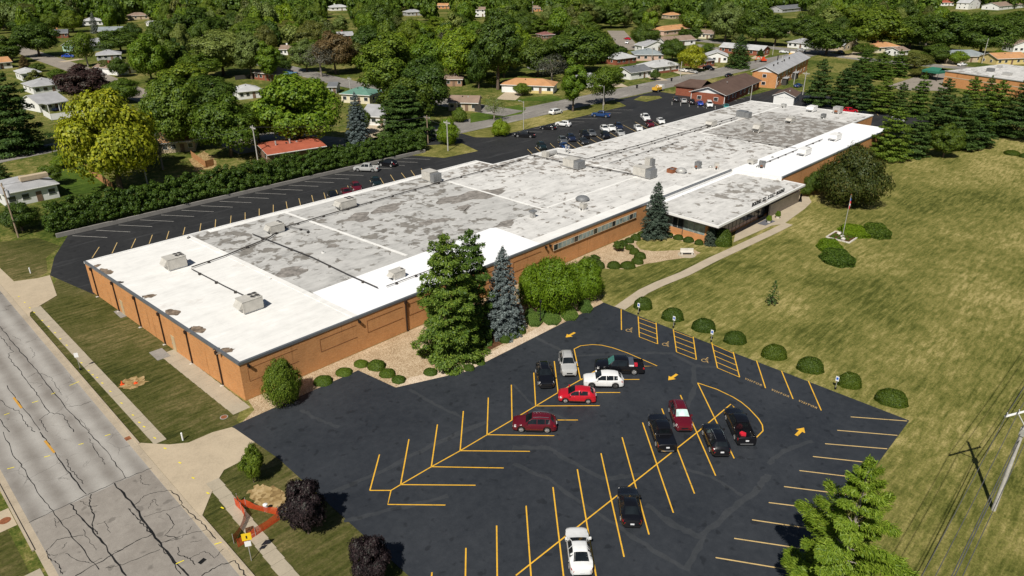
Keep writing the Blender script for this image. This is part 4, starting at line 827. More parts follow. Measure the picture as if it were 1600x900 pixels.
rooftop_unit(1119, 264, 1.2, 0.9, 1.3, rad(30), 'small white vent hood close to the entrance wing joint', 0, False, 'hvac')
rooftop_unit(911, 328, 1.0, 0.9, 1.2, rad(0), 'small square beige condenser near the front edge above the strip windows', 1)
rooftop_unit(1286, 185, 1.3, 1.0, 1.2, rad(0), 'little dark louvred box in front of the grey boxy unit', 0, False, 'hvac_dark')
rooftop_unit(1224, 168, 1.2, 1.2, 1.0, rad(0), 'small grey vent box by the back far corner of the roof', 0, False, 'steel')
def dome_vent(px, py, r, h, label, mat='steel'):
    X, Y = rt(px, py); t = thing('dome_vent', label, 'roof vent', (X, Y, RZ)); m = MB(); m.cyl(0, 0, 0, h * 0.45, r * 0.8, 18); m.build('curb', 'trim_white', t)
    d = MB()
    for i in range(5):
        a = i / 5 * math.pi / 2; d.tube([(0, 0, h * 0.4 + h * 0.6 * math.sin(a)), (0, 0, h * 0.4 + h * 0.6 * math.sin(a + math.pi / 10))], [r * math.cos(a), r * math.cos(a + math.pi / 10) + 0.001], 20, cap=(i == 4))
    d.build('dome', mat, t, True); MB().cyl(0, 0, h * 0.36, h * 0.42, r * 1.08, 20).build('brim', mat, t)
dome_vent(1064, 270, 1.1, 1.1, 'shiny round metal dome vent on the roof behind the entrance wing')
dome_vent(910, 313, 1.2, 0.9, 'dull grey mushroom vent on the roof behind the square condenser', 'coil')
dome_vent(1110, 262, 0.4, 0.5, 'little capped vent between slim condenser and small white hood')
t = thing('fan_frame', 'open rusty fan frame lying next to the metal dome vent', 'roof vent', (*rt(1050, 269), RZ))
for (a, b, c, d, e, f) in ((-1, 1, -0.7, -0.6, 0, 0.8), (-1, 1, 0.6, 0.7, 0, 0.8), (-1, -0.9, -0.6, 0.6, 0, 0.8), (0.9, 1, -0.6, 0.6, 0, 0.8)): MB().box(a, b, c, d, e, f).build('frame_side', 'rust', t)
MB().cyl(0, 0, 0.1, 0.7, 0.5, 12).build('motor', 'hvac_dark', t)
t = thing('exhaust_hood', 'bent grey exhaust hood low on the roof left of the mushroom vent', 'roof vent', (*rt(832, 340), RZ))
MB().box(-0.35, 0.35, -0.35, 0.35, 0, 1.0).build('stack', 'steel', t); MB().prism([(-0.45, -0.5), (0.6, -0.5), (0.6, 0.5), (-0.45, 0.5)], 1.0, 1.25).build('cowl', 'coil', t)
t = thing('duct_head', 'fat silver duct with elbow at the rear roof edge above parked cars', 'roof vent', (*rt(862, 243), RZ))
MB().tube([(-1.6, 0, 0.6), (0, 0, 0.6), (1.2, 0, 0.6), (1.2, 0, 0)], 0.5, 12).build('duct', 'steel', t, True); MB().box(-2.6, -1.6, -0.7, 0.7, 0, 1.3).build('fan_box', 'hvac', t)
for k, (px, py) in enumerate(((884, 238), (888, 240))):
    t = thing('vent_stack', ('left', 'right')[k] + ' one of two thin twin flues at the rear roof edge', 'roof vent', (*rt(px, py), RZ)); MB().cyl(0, 0, 0, 1.5, 0.16, 10).build('flue', 'steel', t); MB().cyl(0, 0, 1.5, 1.75, 0.28, 10).build('cap', 'steel', t)
def roof_pipe(pts, r, label, every=5.0, zo=0.28):
    P = [Vector((*rt(*p), RZ + zo)) for p in pts]; t = thing('roof_pipe', label, 'pipe', tuple((*P[0][:2], RZ)))
    MB().tube([p - P[0] + Vector((0, 0, zo)) for p in P], r, 8).build('pipe_run', 'pipe', t)
    blk = MB().box(-0.16, 0.16, -0.16, 0.16, 0.0, zo).mesh('support_block', 'trim_dark')
    for a, b in zip(P, P[1:]):
        n = max(1, int((b - a).length / every))
        for k in range(n):
            q = a.lerp(b, (k + 0.5) / n); link('support_block', blk, t, (q.x - P[0].x, q.y - P[0].y, 0), random.uniform(0, 1))
roof_pipe([(300, 420), (352, 402), (420, 374), (445, 357), (630, 303), (800, 256), (824, 247)], 0.09, 'black pipe running the whole rear half of the roof past the first units')
roof_pipe([(300, 423), (352, 450), (385, 466)], 0.07, 'short black pipe joining the two corner rooftop units', 3.2)
roof_pipe([(395, 368), (426, 380), (487, 404), (545, 432), (590, 452)], 0.08, 'black pipe crossing from the stained unit down to the bright front strip')
roof_pipe([(604, 450), (665, 427), (720, 405)], 0.06, 'thin pipe leading from the small front unit under the tall pine', 3)
roof_pipe([(826, 243), (885, 256), (940, 265), (995, 275)], 0.09, 'dark pipe run crossing the roof between the two coil units', 3.4)
roof_pipe([(870, 241), (917, 250), (1007, 226), (1070, 207), (1150, 184)], 0.08, 'left pipe of the long double run toward the far grey unit')
roof_pipe([(925, 252), (1012, 228), (1075, 209), (1152, 187)], 0.07, 'right pipe of the long double run toward the far grey unit')
roof_pipe([(952, 257), (985, 246), (1022, 235), (1060, 223)], 0.06, 'separate short pipe lying beside the long double run', 4)
roof_pipe([(1181, 262), (1210, 250), (1244, 236), (1285, 219)], 0.07, 'pipe along the bright strip linking the two white units', 3)
roof_pipe([(1120, 214), (1188, 225), (1244, 233)], 0.06, 'pipe crossing the old grey roof section toward the bright strip', 4)
roof_pipe([(433, 354), (483, 362), (480, 366)], 0.05, 'thin bent pipe around the stained curb of the worn unit', 2.5)
# small storm collars, drains
for k, (px, py, lab) in enumerate(((1207, 246, 'small black roof drain on the bright strip near the dark condenser'), (505, 395, 'tiny square white hatch in the worn middle roof'), (295, 372, 'small dark drain at the rear end of the first roof joint'))):
    t = thing('roof_drain', lab, 'roof drain', (*rt(px, py), RZ)); MB().cyl(0, 0, 0, 0.12, 0.28, 10).build('collar', 'trim_dark' if k != 1 else 'trim_white', t); MB().cyl(0, 0, 0.12, 0.3, 0.14, 8).build('strainer', 'steel', t)

# ------------------------------------------------------------------ vehicles
def lerp_keys(keys, x):
    for a, b in zip(keys, keys[1:]):
        if a[0] >= x >= b[0]:
            t = 0 if a[0] == b[0] else (a[0] - x) / (a[0] - b[0]); return [p + (q - p) * t for p, q in zip(a, b)]
    return list(keys[-1] if x < keys[-1][0] else keys[0])
# keys, front to back: x, top z, top half width, belt z, body half width, (floor z for open beds or same as top)
KIND = {
 'sedan': dict(wb=(1.42, -1.42), r=0.335, keys=[(2.42, 0.62, 0.50, 0.58, 0.62), (2.34, 0.72, 0.62, 0.66, 0.78), (2.05, 0.80, 0.70, 0.72, 0.90), (1.2, 0.93, 0.74, 0.84, 0.92), (0.92, 0.99, 0.74, 0.92, 0.92), (0.12, 1.40, 0.56, 0.95, 0.92), (-0.45, 1.45, 0.56, 0.96, 0.92), (-1.0, 1.40, 0.55, 0.97, 0.92), (-1.72, 1.07, 0.66, 1.0, 0.91), (-2.12, 1.04, 0.64, 0.97, 0.87), (-2.34, 0.97, 0.52, 0.88, 0.74), (-2.44, 0.72, 0.46, 0.66, 0.60)], ws=(0.90, 0.14), rw=(-1.02, -1.70), sw=[(0.62, -0.28), (-0.36, -1.2)]),
 'suv': dict(wb=(1.38, -1.35), r=0.365, keys=[(2.34, 0.74, 0.55, 0.70, 0.66), (2.26, 0.90, 0.66, 0.82, 0.82), (1.95, 1.00, 0.72, 0.90, 0.92), (1.15, 1.10, 0.76, 1.00, 0.94), (0.95, 1.14, 0.76, 1.06, 0.94), (0.25, 1.62, 0.60, 1.08, 0.94), (-0.5, 1.68, 0.61, 1.06, 0.94), (-1.35, 1.63, 0.58, 1.09, 0.93), (-1.68, 1.55, 0.55, 1.14, 0.92), (-2.08, 1.17, 0.64, 1.10, 0.88), (-2.26, 1.04, 0.58, 0.96, 0.80), (-2.34, 0.72, 0.54, 0.68, 0.70)], ws=(0.93, 0.27), rw=(-1.70, -2.04), sw=[(0.74, -0.24), (-0.30, -1.10), (-1.16, -1.60)]),
 'hatch': dict(wb=(1.25, -1.22), r=0.315, keys=[(2.06, 0.68, 0.5, 0.62, 0.60), (1.98, 0.80, 0.60, 0.72, 0.76), (1.7, 0.92, 0.68, 0.82, 0.85), (1.15, 1.03, 0.70, 0.93, 0.87), (1.0, 1.06, 0.70, 0.98, 0.87), (0.2, 1.49, 0.54, 1.0, 0.87), (-0.5, 1.53, 0.55, 1.02, 0.87), (-1.4, 1.47, 0.52, 1.05, 0.86), (-1.82, 1.10, 0.60, 1.03, 0.85), (-2.0, 0.95, 0.56, 0.88, 0.80), (-2.05, 0.68, 0.55, 0.64, 0.74)], ws=(0.97, 0.22), rw=(-1.43, -1.79), sw=[(0.70, -0.18), (-0.26, -1.15)]),
 'pickup': dict(wb=(1.82, -1.72), r=0.40, keys=[(2.92, 0.78, 0.62, 0.74, 0.76), (2.86, 0.98, 0.72, 0.90, 0.90), (2.6, 1.08, 0.76, 0.98, 0.97), (1.55, 1.17, 0.78, 1.07, 0.99), (1.38, 1.20, 0.78, 1.12, 0.99), (0.68, 1.82, 0.64, 1.14, 0.99), (0.1, 1.88, 0.66, 1.15, 0.99), (-0.80, 1.85, 0.65, 1.15, 0.99), (-0.98, 1.78, 0.64, 1.15, 0.99), (-1.03, 1.16, 0.92, 1.15, 0.99), (-2.80, 1.16, 0.92, 1.15, 0.99), (-2.84, 1.16, 0.90, 1.12, 0.99), (-2.90, 1.10, 0.9, 1.05, 0.97), (-2.92, 0.62, 0.88, 0.60, 0.95)], ws=(1.35, 0.70), rw=None, sw=[(1.02, 0.22), (0.14, -0.78)], bed=(-1.09, -2.78)),
 'van': dict(wb=(1.55, -1.5), r=0.34, keys=[(2.55, 0.70, 0.55, 0.66, 0.66), (2.45, 0.85, 0.66, 0.78, 0.84), (2.1, 0.98, 0.74, 0.88, 0.95), (1.6, 1.10, 0.78, 1.0, 0.98), (0.7, 1.66, 0.64, 1.04, 0.98), (0.2, 1.76, 0.66, 1.05, 0.98), (-1.9, 1.76, 0.66, 1.06, 0.97), (-2.15, 1.70, 0.64, 1.08, 0.96), (-2.42, 1.15, 0.7, 1.05, 0.94), (-2.52, 1.0, 0.66, 0.92, 0.90), (-2.55, 0.7, 0.64, 0.66, 0.86)], ws=(1.55, 0.74), rw=(-2.17, -2.38), sw=[(1.1, 0.12), (0.04, -0.95), (-1.03, -1.95)]),
}
def car_surface(K):
    keys = K['keys']; xs = sorted({round(k[0], 4) for k in keys} | {round(w + d * K['r'] * 1.2, 4) for w in K['wb'] for d in (-1, -0.92, -0.7, -0.35, 0, 0.35, 0.7, 0.92, 1)} | {round(x, 3) for x in np.linspace(keys[0][0], keys[-1][0], 18)} | ({round(b + e, 3) for b in K['bed'] for e in (-0.02, 0.02)} if K.get('bed') else set()), reverse=True)
    rows = []
    for x in xs:
        _, zt, wt, zb, wbdy = lerp_keys(keys, x); bot = 0.24 + 0.10 * max(0, (abs(x) - keys[0][0] * 0.8)) 
        p0 = bot
        for wx_ in K['wb']:
            d = abs(x - wx_); R = K['r'] * 1.2
            if d < R: p0 = max(p0, math.sqrt(R * R - d * d) + K['r'] * 0.95)
        p0 = min(p0, zb - 0.10); mid = (p0 + zb) / 2 + 0.05
        bulge = wbdy * 1.015
        sec = [(wbdy * 0.965, p0), (bulge, min(p0 + 0.12, mid)), (bulge, mid), (wbdy * 0.985, zb), (wt, zt - 0.035), (wt * 0.8, zt), (0, zt + 0.018)]
        if K.get('bed') and K['bed'][0] >= x >= K['bed'][1]:
            fl = zt - 0.03 if K.get('cover') else 0.72
            sec[4] = (wbdy * 0.90, zt); sec[5] = (wbdy * 0.88, fl); sec[6] = (0, fl)
        rows.append([Vector((x, y, z)) for y, z in sec] + [Vector((x, -y, z)) for y, z in sec[-2::-1]])
    return xs, rows
def car_patch(xs, rows, xa, xb, ja, jb, nx=2, nj=3, off=0.008):
    def at(x, j):
        for i in range(len(xs) - 1):
            if xs[i] >= x >= xs[i + 1]: break
        t = 0 if xs[i] == xs[i + 1] else (xs[i] - x) / (xs[i] - xs[i + 1]); j0 = min(int(j), 11); s = j - j0
        return rows[i][j0].lerp(rows[i][j0 + 1], s).lerp(rows[i + 1][j0].lerp(rows[i + 1][j0 + 1], s), t)
    g = [[at(xa + (xb - xa) * a / nx, ja + (jb - ja) * b / nj) for b in range(nj + 1)] for a in range(nx + 1)]
    n = (g[-1][0] - g[0][0]).cross(g[0][-1] - g[0][0])
    if n.length > 0: n.normalize()
    c = g[nx // 2][nj // 2]; m = MB()
    if n.dot(Vector((c.x * 0.2, c.y, 0.4))) < 0: n = -n
    for a in range(nx):
        for b in range(nj):
            q = [g[a][b], g[a][b + 1], g[a + 1][b + 1], g[a + 1][b]]; m.face([tuple(p + n * off) for p in q])
    return m
WHEEL = {}
def wheel_meshes(r, rim='rim'):
    k = (round(r, 3), rim)
    if k not in WHEEL:
        t = MB(); t.tube([(0, -0.115, 0), (0, -0.09, 0), (0, 0.09, 0), (0, 0.115, 0)], [r * 0.9, r, r, r * 0.9], 20)
        m = MB(); m.tube([(0, 0.10, 0), (0, 0.128, 0)], [r * 0.70, r * 0.66], 16)
        for j in range(5):
            a = 2 * math.pi * j / 5; m.tube([(0, 0.135, 0), (r * 0.62 * math.cos(a), 0.132, r * 0.62 * math.sin(a))], [0.05, 0.04], 5)
        WHEEL[k] = (t.mesh('wheel', 'tyre', True), m.mesh('rim', rim))
    return WHEEL[k]
def make_car(kind, cover=False, shade=None, rim='rim', rails=False, teal=False):
    K = dict(KIND[kind]); K['cover'] = cover; xs, rows = car_surface(K); L = xs[0]
    t = link('parked_' + {'hatch': 'hatchback', 'suv': 'suv'}.get(kind, kind), None)
    b = MB(); n = len(rows)
    for r in rows: b.v += [tuple(p) for p in r]
    for i in range(n - 1):
        for j in range(12): b.f.append((i * 13 + j, i * 13 + j + 1, (i + 1) * 13 + j + 1, (i + 1) * 13 + j)); b.m.append(0)
    b.f.append(tuple(range(12, -1, -1))); b.m.append(0); e = (n - 1) * 13; b.f.append(tuple(e + j for j in range(13))); b.m.append(0)
    body = b.build('body', 'p_black', t, True)
    MB().box(-L * 0.93, L * 0.93, -0.74, 0.74, 0.22, 0.62).build('underbody', 'car_black', t)
    gl = 'car_glass_teal' if teal else 'car_glass'
    car_patch(xs, rows, K['ws'][0], K['ws'][1], 4.22, 7.78, 2, 4).build('windshield', shade or gl, t)
    if K['rw']: car_patch(xs, rows, K['rw'][0], K['rw'][1], 4.25, 7.75, 2, 4).build('rear_window', 'car_glass', t)
    else: MB().box(-1.035, -1.005, -0.52, 0.52, 1.25, 1.68).build('rear_window', 'car_glass', t)
    for (a, c) in K['sw']:
        car_patch(xs, rows, a, c, 3.07, 3.90, 2, 1).build('side_window', 'car_glass', t); car_patch(xs, rows, a, c, 8.93, 8.10, 2, 1).build('side_window', 'car_glass', t)
    k0 = K['keys'][1]; w0 = k0[4]
    for s in (-1, 1):
        hx = L - 0.36; h = car_patch(xs, rows, L - 0.04, L - 0.42, 2.25 if s > 0 else 9.75, 3.6 if s > 0 else 8.4, 2, 2, 0.012); h.build('headlight', 'lamp_clear', t)
        h = car_patch(xs, rows, -L + 0.34 if kind != 'pickup' else -L + 0.2, -L + 0.02, 2.3 if s > 0 else 9.7, 3.4 if s > 0 else 8.6, 2, 2, 0.012); h.build('taillight', 'lamp_red', t)
        MB().box(K['ws'][0] - 0.22, K['ws'][0] - 0.06, s * 0.97 - 0.10, s * 0.97 + 0.10, k0[3] + 0.30, k0[3] + 0.46).build('wing_mirror', 'car_black', t)
        if rails: MB().tube([(0.15, s * 0.50, 1.69), (-0.5, s * 0.50, 1.75), (-1.5, s * 0.49, 1.70)], 0.022, 6).build('roof_rail', 'chrome', t)
    zf = K['keys'][0][1]
    wb_ = K['keys'][4][4]
    for s in (-1, 1): MB().box(K['wb'][1] + K['r'] * 1.22, K['wb'][0] - K['r'] * 1.22, s * wb_ - 0.03, s * wb_ + 0.03, 0.22, 0.36).build('side_sill', 'car_black', t)
    MB().box(L - 0.02, L + 0.015, -0.36, 0.36, zf - 0.22, zf - 0.05).build('grille', 'car_black', t)
    MB().box(L - 0.10, L + 0.03, -0.60, 0.60, 0.26, 0.40).build('front_bumper', 'car_black', t); MB().box(-L - 0.03, -L + 0.12, -0.68, 0.68, 0.30, 0.46).build('rear_bumper', 'car_black' if kind != 'pickup' else 'chrome', t)
    MB().box(-L - 0.045, -L - 0.005, -0.17, 0.17, zf - 0.04, zf + 0.10).build('number_plate', 'plate', t)
    tm, rm = wheel_meshes(K['r'], rim)
    for wx_ in K['wb']:
        for s in (-1, 1):
            w_ = link('wheel', tm, t, (wx_, s * (K['keys'][4][4] - 0.115), K['r'])); w_.rotation_euler = (0, 0, 0 if s > 0 else math.pi); link('rim', rm, w_)
    return t
BASE = {k: make_car(k) for k in KIND}
BASE['suv_r'] = make_car('suv', rails=True); BASE['cover'] = make_car('pickup', cover=True); BASE['shade'] = make_car('suv', shade='sunshade', rails=True); BASE['pick_teal'] = make_car('pickup', teal=True); BASE['suv_dark'] = make_car('suv', rim='rim_dark', teal=False)
USED = set()
def car(key, col, px, py, to, label, z=0.058, group=None, sc=1.0, name=None):
    """px,py: ground point under the middle of the car; to: a second ground point its nose points to"""
    X, Y = W(px, py); a = W(*to) if isinstance(to, tuple) else None
    rz = math.atan2(a[1] - Y, a[0] - X) if a else to
    t = copy_tree(BASE[key]) if key in USED else BASE[key]; USED.add(key)
    t.location = (X, Y, z); t.rotation_euler = (0, 0, rz); t.scale = (sc, sc, sc); tag(t, label, 'pickup truck' if key in ('pickup', 'cover', 'pick_teal') else 'car', group)
    for ch in t.children:
        if ch.name.startswith('body'): setmat(ch, col)
        if ch.name.startswith('wing_mirror') and col != 'p_black': setmat(ch, col)
    return t
G1 = 'cars parked in the front lot'
def ax(px, py, qx, qy): return (px, py), (qx, qy)
car('suv_r', 'p_black', 851, 593, (855, 612), 'black crossover beside the silver one, nose toward the chevron line', group=G1, sc=0.98)
car('suv_r', 'p_silver', 886.5, 575, (890.5, 594), 'silver crossover parked nose out below the curved yellow island line', group=G1, sc=0.99)
tk = car('pick_teal', 'p_black', 967, 579.5, (930, 578.5), 'black crew cab pickup with a pale toolbox across its bed', group=G1, sc=1.0)
car('suv_dark', 'p_white', 942, 601, (910, 600.5), 'white crossover with dark wheels parked next to the toolbox pickup', group=G1)
car('hatch', 'p_red', 901, 624.5, (870, 623.5), 'bright red hatchback below the white crossover', group=G1, sc=1.03)
car('suv_r', 'p_maroon', 835, 669, (800, 668), 'dark red sport utility car alone on the lower chevron stalls', group=G1)
car('cover', 'p_black', 1033, 683, (1020.5, 647), 'black pickup with a flat black bed cover, tail to the viewer', group=G1, sc=0.97)
car('shade', 'p_maroon', 1062, 657, (1070, 680), 'maroon crossover with a pale sunshade behind its windshield', group=G1)
car('suv_r', 'p_black', 1117, 694, (1105, 666), 'black sport utility car between the sunshade crossover and a pickup', group=G1, sc=1.02)
pk = car('pickup', 'p_black', 1154, 673, (1139, 640), 'black pickup with open bed holding something red, by the right island', group=G1, sc=0.97)
car('sedan', 'p_black', 983, 798, (978.5, 765), 'black sedan on the long line, tail to the viewer', group=G1)
car('sedan', 'p_white', 904, 868, (899, 832), 'white sedan nearest the viewer at the bottom of the lot', group=G1, sc=1.04)
t = tag(MB().box(-0.28, 0.28, -0.85, 0.85, 0.0, 0.42).build('tool_box', 'plate'), 'pale metal toolbox lying across the black pickup bed', 'toolbox'); MB().box(-0.3, 0.3, -0.87, 0.87, 0.42, 0.47).build('lid', 'chrome', t)
t.location = tk.matrix_basis @ Vector((-1.36, 0, 0.95)); t.rotation_euler = tk.rotation_euler
t = tag(MB().box(-0.18, 0.18, -0.25, 0.25, 0.0, 0.42).build('fuel_can', 'red_can'), 'red fuel can in the bed behind the pale toolbox', 'can'); MB().tube([(0, 0.1, 0.42), (0, 0.25, 0.55)], 0.04, 6).build('spout', 'car_black', t); t.location = tk.matrix_basis @ Vector((-1.95, 0.2, 0.73)); t.rotation_euler = tk.rotation_euler
m = MB(); m.prism([(-0.32, -0.25), (0.05, -0.36), (0.36, 0.0), (0.12, 0.3), (-0.22, 0.2)], 0, 0.18); t = tag(m.build('red_tarp', 'red_can'), 'crumpled red tarp lying in the open black pickup bed', 'tarp'); MB().prism([(-0.12, -0.14), (0.16, -0.06), (0.06, 0.15)], 0.18, 0.25).build('fold', 'red_can', t); t.location = pk.matrix_basis @ Vector((-1.7, 0.15, 0.72)); t.rotation_euler = pk.rotation_euler
# rear lot
G2 = 'cars parked behind the factory'
R2 = lambda x, y: (820 + x / 6, 150 + y / 6)
for key, col, px, py, to, lab in (
    ('pickup', 'p_silver', 573, 267, (545, 266), 'silver pickup parked against the hedge wall'), ('suv', 'p_black', 606, 259, (580, 256), 'black sport utility car at the hedge wall next to the silver pickup'),
    ('suv', 'p_green', 588, 289, (592, 296), 'dark green car on the yellow stalls behind the factory, windshield pale'), ('suv', 'p_maroon', 557, 297, (561, 304), 'maroon car left of the dark green one behind the roof edge'), ('sedan', 'p_maroon', 542, 305, (546, 312), 'low maroon car mostly hidden by the roof edge'), ('sedan', 'p_black', 521, 310, (525, 317), 'black car leftmost of those behind the roof edge'),
    ('pickup', 'p_black', 820, 214, (800, 213), 'black pickup leftmost beside the grass strip'), ('sedan', 'p_black', 856.5, 202, (840, 201), 'black sedan beside the grass strip left of the white one'), ('suv', 'p_white', 880, 197, (862, 195), 'white sport utility car beside the grass strip'), ('pickup', 'p_blue', 939, 182.5, (918, 181), 'blue pickup beside the grass strip under the light pole'),
    ('suv', 'p_green', 846, 232, (852, 238), 'dark green sport utility car alone behind the rear roof corner'), ('suv', 'p_grey', 879, 223, (884, 228), 'dark grey hatch left of the navy car in the rear rows'), ('suv', 'p_navy', 892, 219, (897, 224), 'navy sport utility car in the rear rows'), ('sedan', 'p_blue', 882, 232, (887, 237), 'blue car half hidden behind the roof edge'),
    ('pickup', 'p_black', 913, 214, (918, 220), 'black pickup in the rear rows next to the grey sedan'), ('sedan', 'p_grey', 924, 211, (929, 216), 'grey sedan right of the black pickup in the rear rows'), ('sedan', 'p_charcoal', 912, 224, (917, 229), 'charcoal car closest to the roof below the black pickup'), ('suv_r', 'p_white', 944.5, 205, (950, 210), 'white sport utility car left of the white sedan in the rear rows'), ('sedan', 'p_white', 955, 203, (960, 208), 'white sedan between white sport utility car and navy car'), ('suv', 'p_navy', 966, 201, (971, 206), 'dark navy car right of the white sedan'),
    ('suv', 'p_black', 945.5, 214.5, (950, 219), 'black boxy car below the pair of white cars'), ('sedan', 'p_silver', 969, 211, (974, 216), 'silver sedan right of the black boxy car'), ('sedan', 'p_white', 997, 203, (1002, 208), 'lone white sedan on the yellow stalls near the roof'), ('pickup', 'p_white', 1008, 187, (1013, 192), 'white pickup farthest back in the rear rows'), ('suv', 'p_maroon', 1015, 197, (1020, 202), 'maroon sport utility car in front of the white pickup'), ('sedan', 'p_white', 1032, 192, (1037, 197), 'white sedan at the right end of the rear rows')):
    car(key, col, px, py, to, lab, 0.012, G2)
G3 = 'cars by the red brick building'
for key, col, px, py, to, lab in (('suv', 'p_charcoal', 1055.5, 158, (1051, 150), 'dark car leftmost of the row by the red brick building'), ('sedan', 'p_silver', 1068, 160, (1064, 152), 'silver car second in the row by the red brick building'), ('suv', 'p_black', 1080.5, 162, (1076, 154), 'black car in the middle of the row by the red brick building'), ('sedan', 'p_brightblue', 1093.5, 164, (1089, 156), 'bright blue car in the row by the red brick building'), ('van', 'p_white', 1108, 166, (1112, 174), 'white van right in the row by the red brick building'), ('sedan', 'p_teal', 1133.5, 169, (1129, 162), 'teal car at the end beside the roof edge'),
    ('sedan', 'p_blue', 1247, 136, (1258, 133), 'blue car in the yard of the two storey brick block'), ('suv', 'p_black', 1282, 163, (1290, 160), 'black car under the pines behind the factory'), ('suv', 'p_black', 1260, 158, (1268, 155), 'dark car in shade beside the white garage'), ('pickup', 'p_red', 1325, 177, (1340, 176), 'red pickup parked beyond the far end of the roof'), ('sedan', 'p_black', 1351, 181, (1362, 184), 'black car beyond the far end right of the red pickup'), ('sedan', 'p_white', 1402, 189, (1412, 193), 'white car half hidden among the pines by the factory')):
    car(key, col, px, py, to, lab, 0.012, G3 if px < 1150 else None)
for key, col, px, py, to, lab in (('van', 'p_white', 868.5, 178, (890, 173), 'white van parked on the road beside the street tree'), ('sedan', 'p_black', 1139, 120, (1160, 115), 'black car driving on the road past the red brick building'), ('pickup', 'p_white', 655, 205, (675, 203), 'white utility pickup standing at the corner by the big dark tree'),
    ('sedan', 'p_white', 1067.5, 112, (1055, 110), 'white car in the drive beside the bright yellow tree'), ('sedan', 'p_silver', 1082.5, 114, (1098, 117), 'silver car on the front drive right of the yellow tree'), ('pickup', 'p_black', 1107, 109, (1122, 112), 'black pickup before the grey roofed brick house'), ('sedan', 'p_red', 980, 62, (972, 61), 'small red car far up the side street'), ('sedan', 'p_white', 979.5, 68, (975, 72), 'small white car far up the side street below the red one'), ('sedan', 'p_white', 1225, 83, (1240, 84), 'white car on the road before the far white house'), ('sedan', 'p_silver', 1252, 80, (1262, 81), 'silver car by the far white house'), ('suv', 'p_black', 1313.5, 84, (1322, 86), 'black car in the drive of the tan gabled house'), ('suv', 'p_black', 1468, 97, (1480, 96), 'black car in the drive by the wide grey roofed house'), ('sedan', 'p_white', 1503, 103, (1515, 102), 'white car parked before the wide grey roofed house'), ('pickup', 'p_brightblue', 107.5, 90, (122, 90), 'bright blue pickup before the mint house'), ('sedan', 'p_white', 1125, 168 - 58, (1135, 109), 'white car at the kerb near the spruce')):
    if lab.startswith('white car at the kerb'): continue
    car(key, col, px, py, to, lab, 0.03)
for k in list(BASE):
    if k not in USED:
        for ch in list(BASE[k].children): 
            for g2 in list(ch.children): bpy.data.objects.remove(g2)
            bpy.data.objects.remove(ch)
        bpy.data.objects.remove(BASE[k])
# road machines
def wheels(t, pts, r):
    tm, rm = wheel_meshes(r)
    for x, y in pts:
        w_ = link('wheel', tm, t, (x, y, r)); w_.rotation_euler = (0, 0, 0 if y > 0 else math.pi); link('rim', rm, w_)
X, Y = W(1028, 143); t = thing('road_truck', 'yellow and white maintenance truck on the road', 'truck', (X, Y, 0.02), 0.05)
MB().box(-2.6, 2.6, -1.0, 1.0, 0.5, 0.8).build('chassis', 'car_black', t); MB().prism([(0.9, -1.05), (2.6, -1.05), (2.6, 1.05), (0.9, 1.05)], 0.8, 2.2).build('cab', 'p_white', t); MB().box(2.55, 2.63, -0.85, 0.85, 1.45, 2.05).build('windshield', 'car_glass', t)
MB().prism([(-2.6, -1.05), (0.8, -1.05), (0.8, 1.05), (-2.6, 1.05)], 0.8, 1.7).build('tank', 'p_yellow', t); MB().tube([(-2.2, 0, 1.7), (-1.0, 0, 2.4), (0.4, 0, 1.9)], 0.16, 8).build('boom', 'p_yellow', t); wheels(t, [(1.7, 0.95), (1.7, -0.95), (-1.6, 0.95), (-1.6, -0.95)], 0.45)
X, Y = W(1237, 89); t = thing('road_truck', 'yellow and white truck farther up the road near the two storey block', 'truck', (X, Y, 0.02), 0.3)
MB().box(-3.0, 3.0, -1.0, 1.0, 0.5, 0.9).build('chassis', 'car_black', t); MB().box(1.2, 3.0, -1.1, 1.1, 0.9, 2.4).build('cab', 'p_white', t); MB().box(-3.0, 1.0, -1.1, 1.1, 0.9, 1.9).build('bed', 'p_yellow', t); wheels(t, [(2, 0.95), (2, -0.95), (-1.8, 0.95), (-1.8, -0.95)], 0.45)
X, Y = W(1192, 97); t = thing('excavator', 'small red excavator with raised arm beside the road', 'excavator', (X, Y, 0.0), 2.6)
for s in (-1, 1): MB().prism([(-1.3, s * 0.8 - 0.2), (1.3, s * 0.8 - 0.2), (1.3, s * 0.8 + 0.2), (-1.3, s * 0.8 + 0.2)], 0, 0.6).build('track', 'tyre', t)
MB().box(-1.4, 0.8, -0.8, 0.8, 0.65, 1.3).build('house', 'p_machine', t); MB().box(-0.3, 0.7, 0.0, 0.8, 1.3, 2.4).build('cab', 'p_machine', t); MB().tube([(0.8, -0.2, 1.1), (2.2, -0.2, 2.6), (3.4, -0.2, 2.3)], [0.22, 0.2, 0.16], 8).build('boom', 'p_machine', t); MB().tube([(3.4, -0.2, 2.3), (3.8, -0.2, 1.0)], 0.14, 8).build('stick', 'p_machine', t); MB().prism([(3.5, -0.5), (4.2, -0.5), (4.2, 0.1), (3.5, 0.1)], 0.5, 1.0).build('bucket', 'car_black', t)

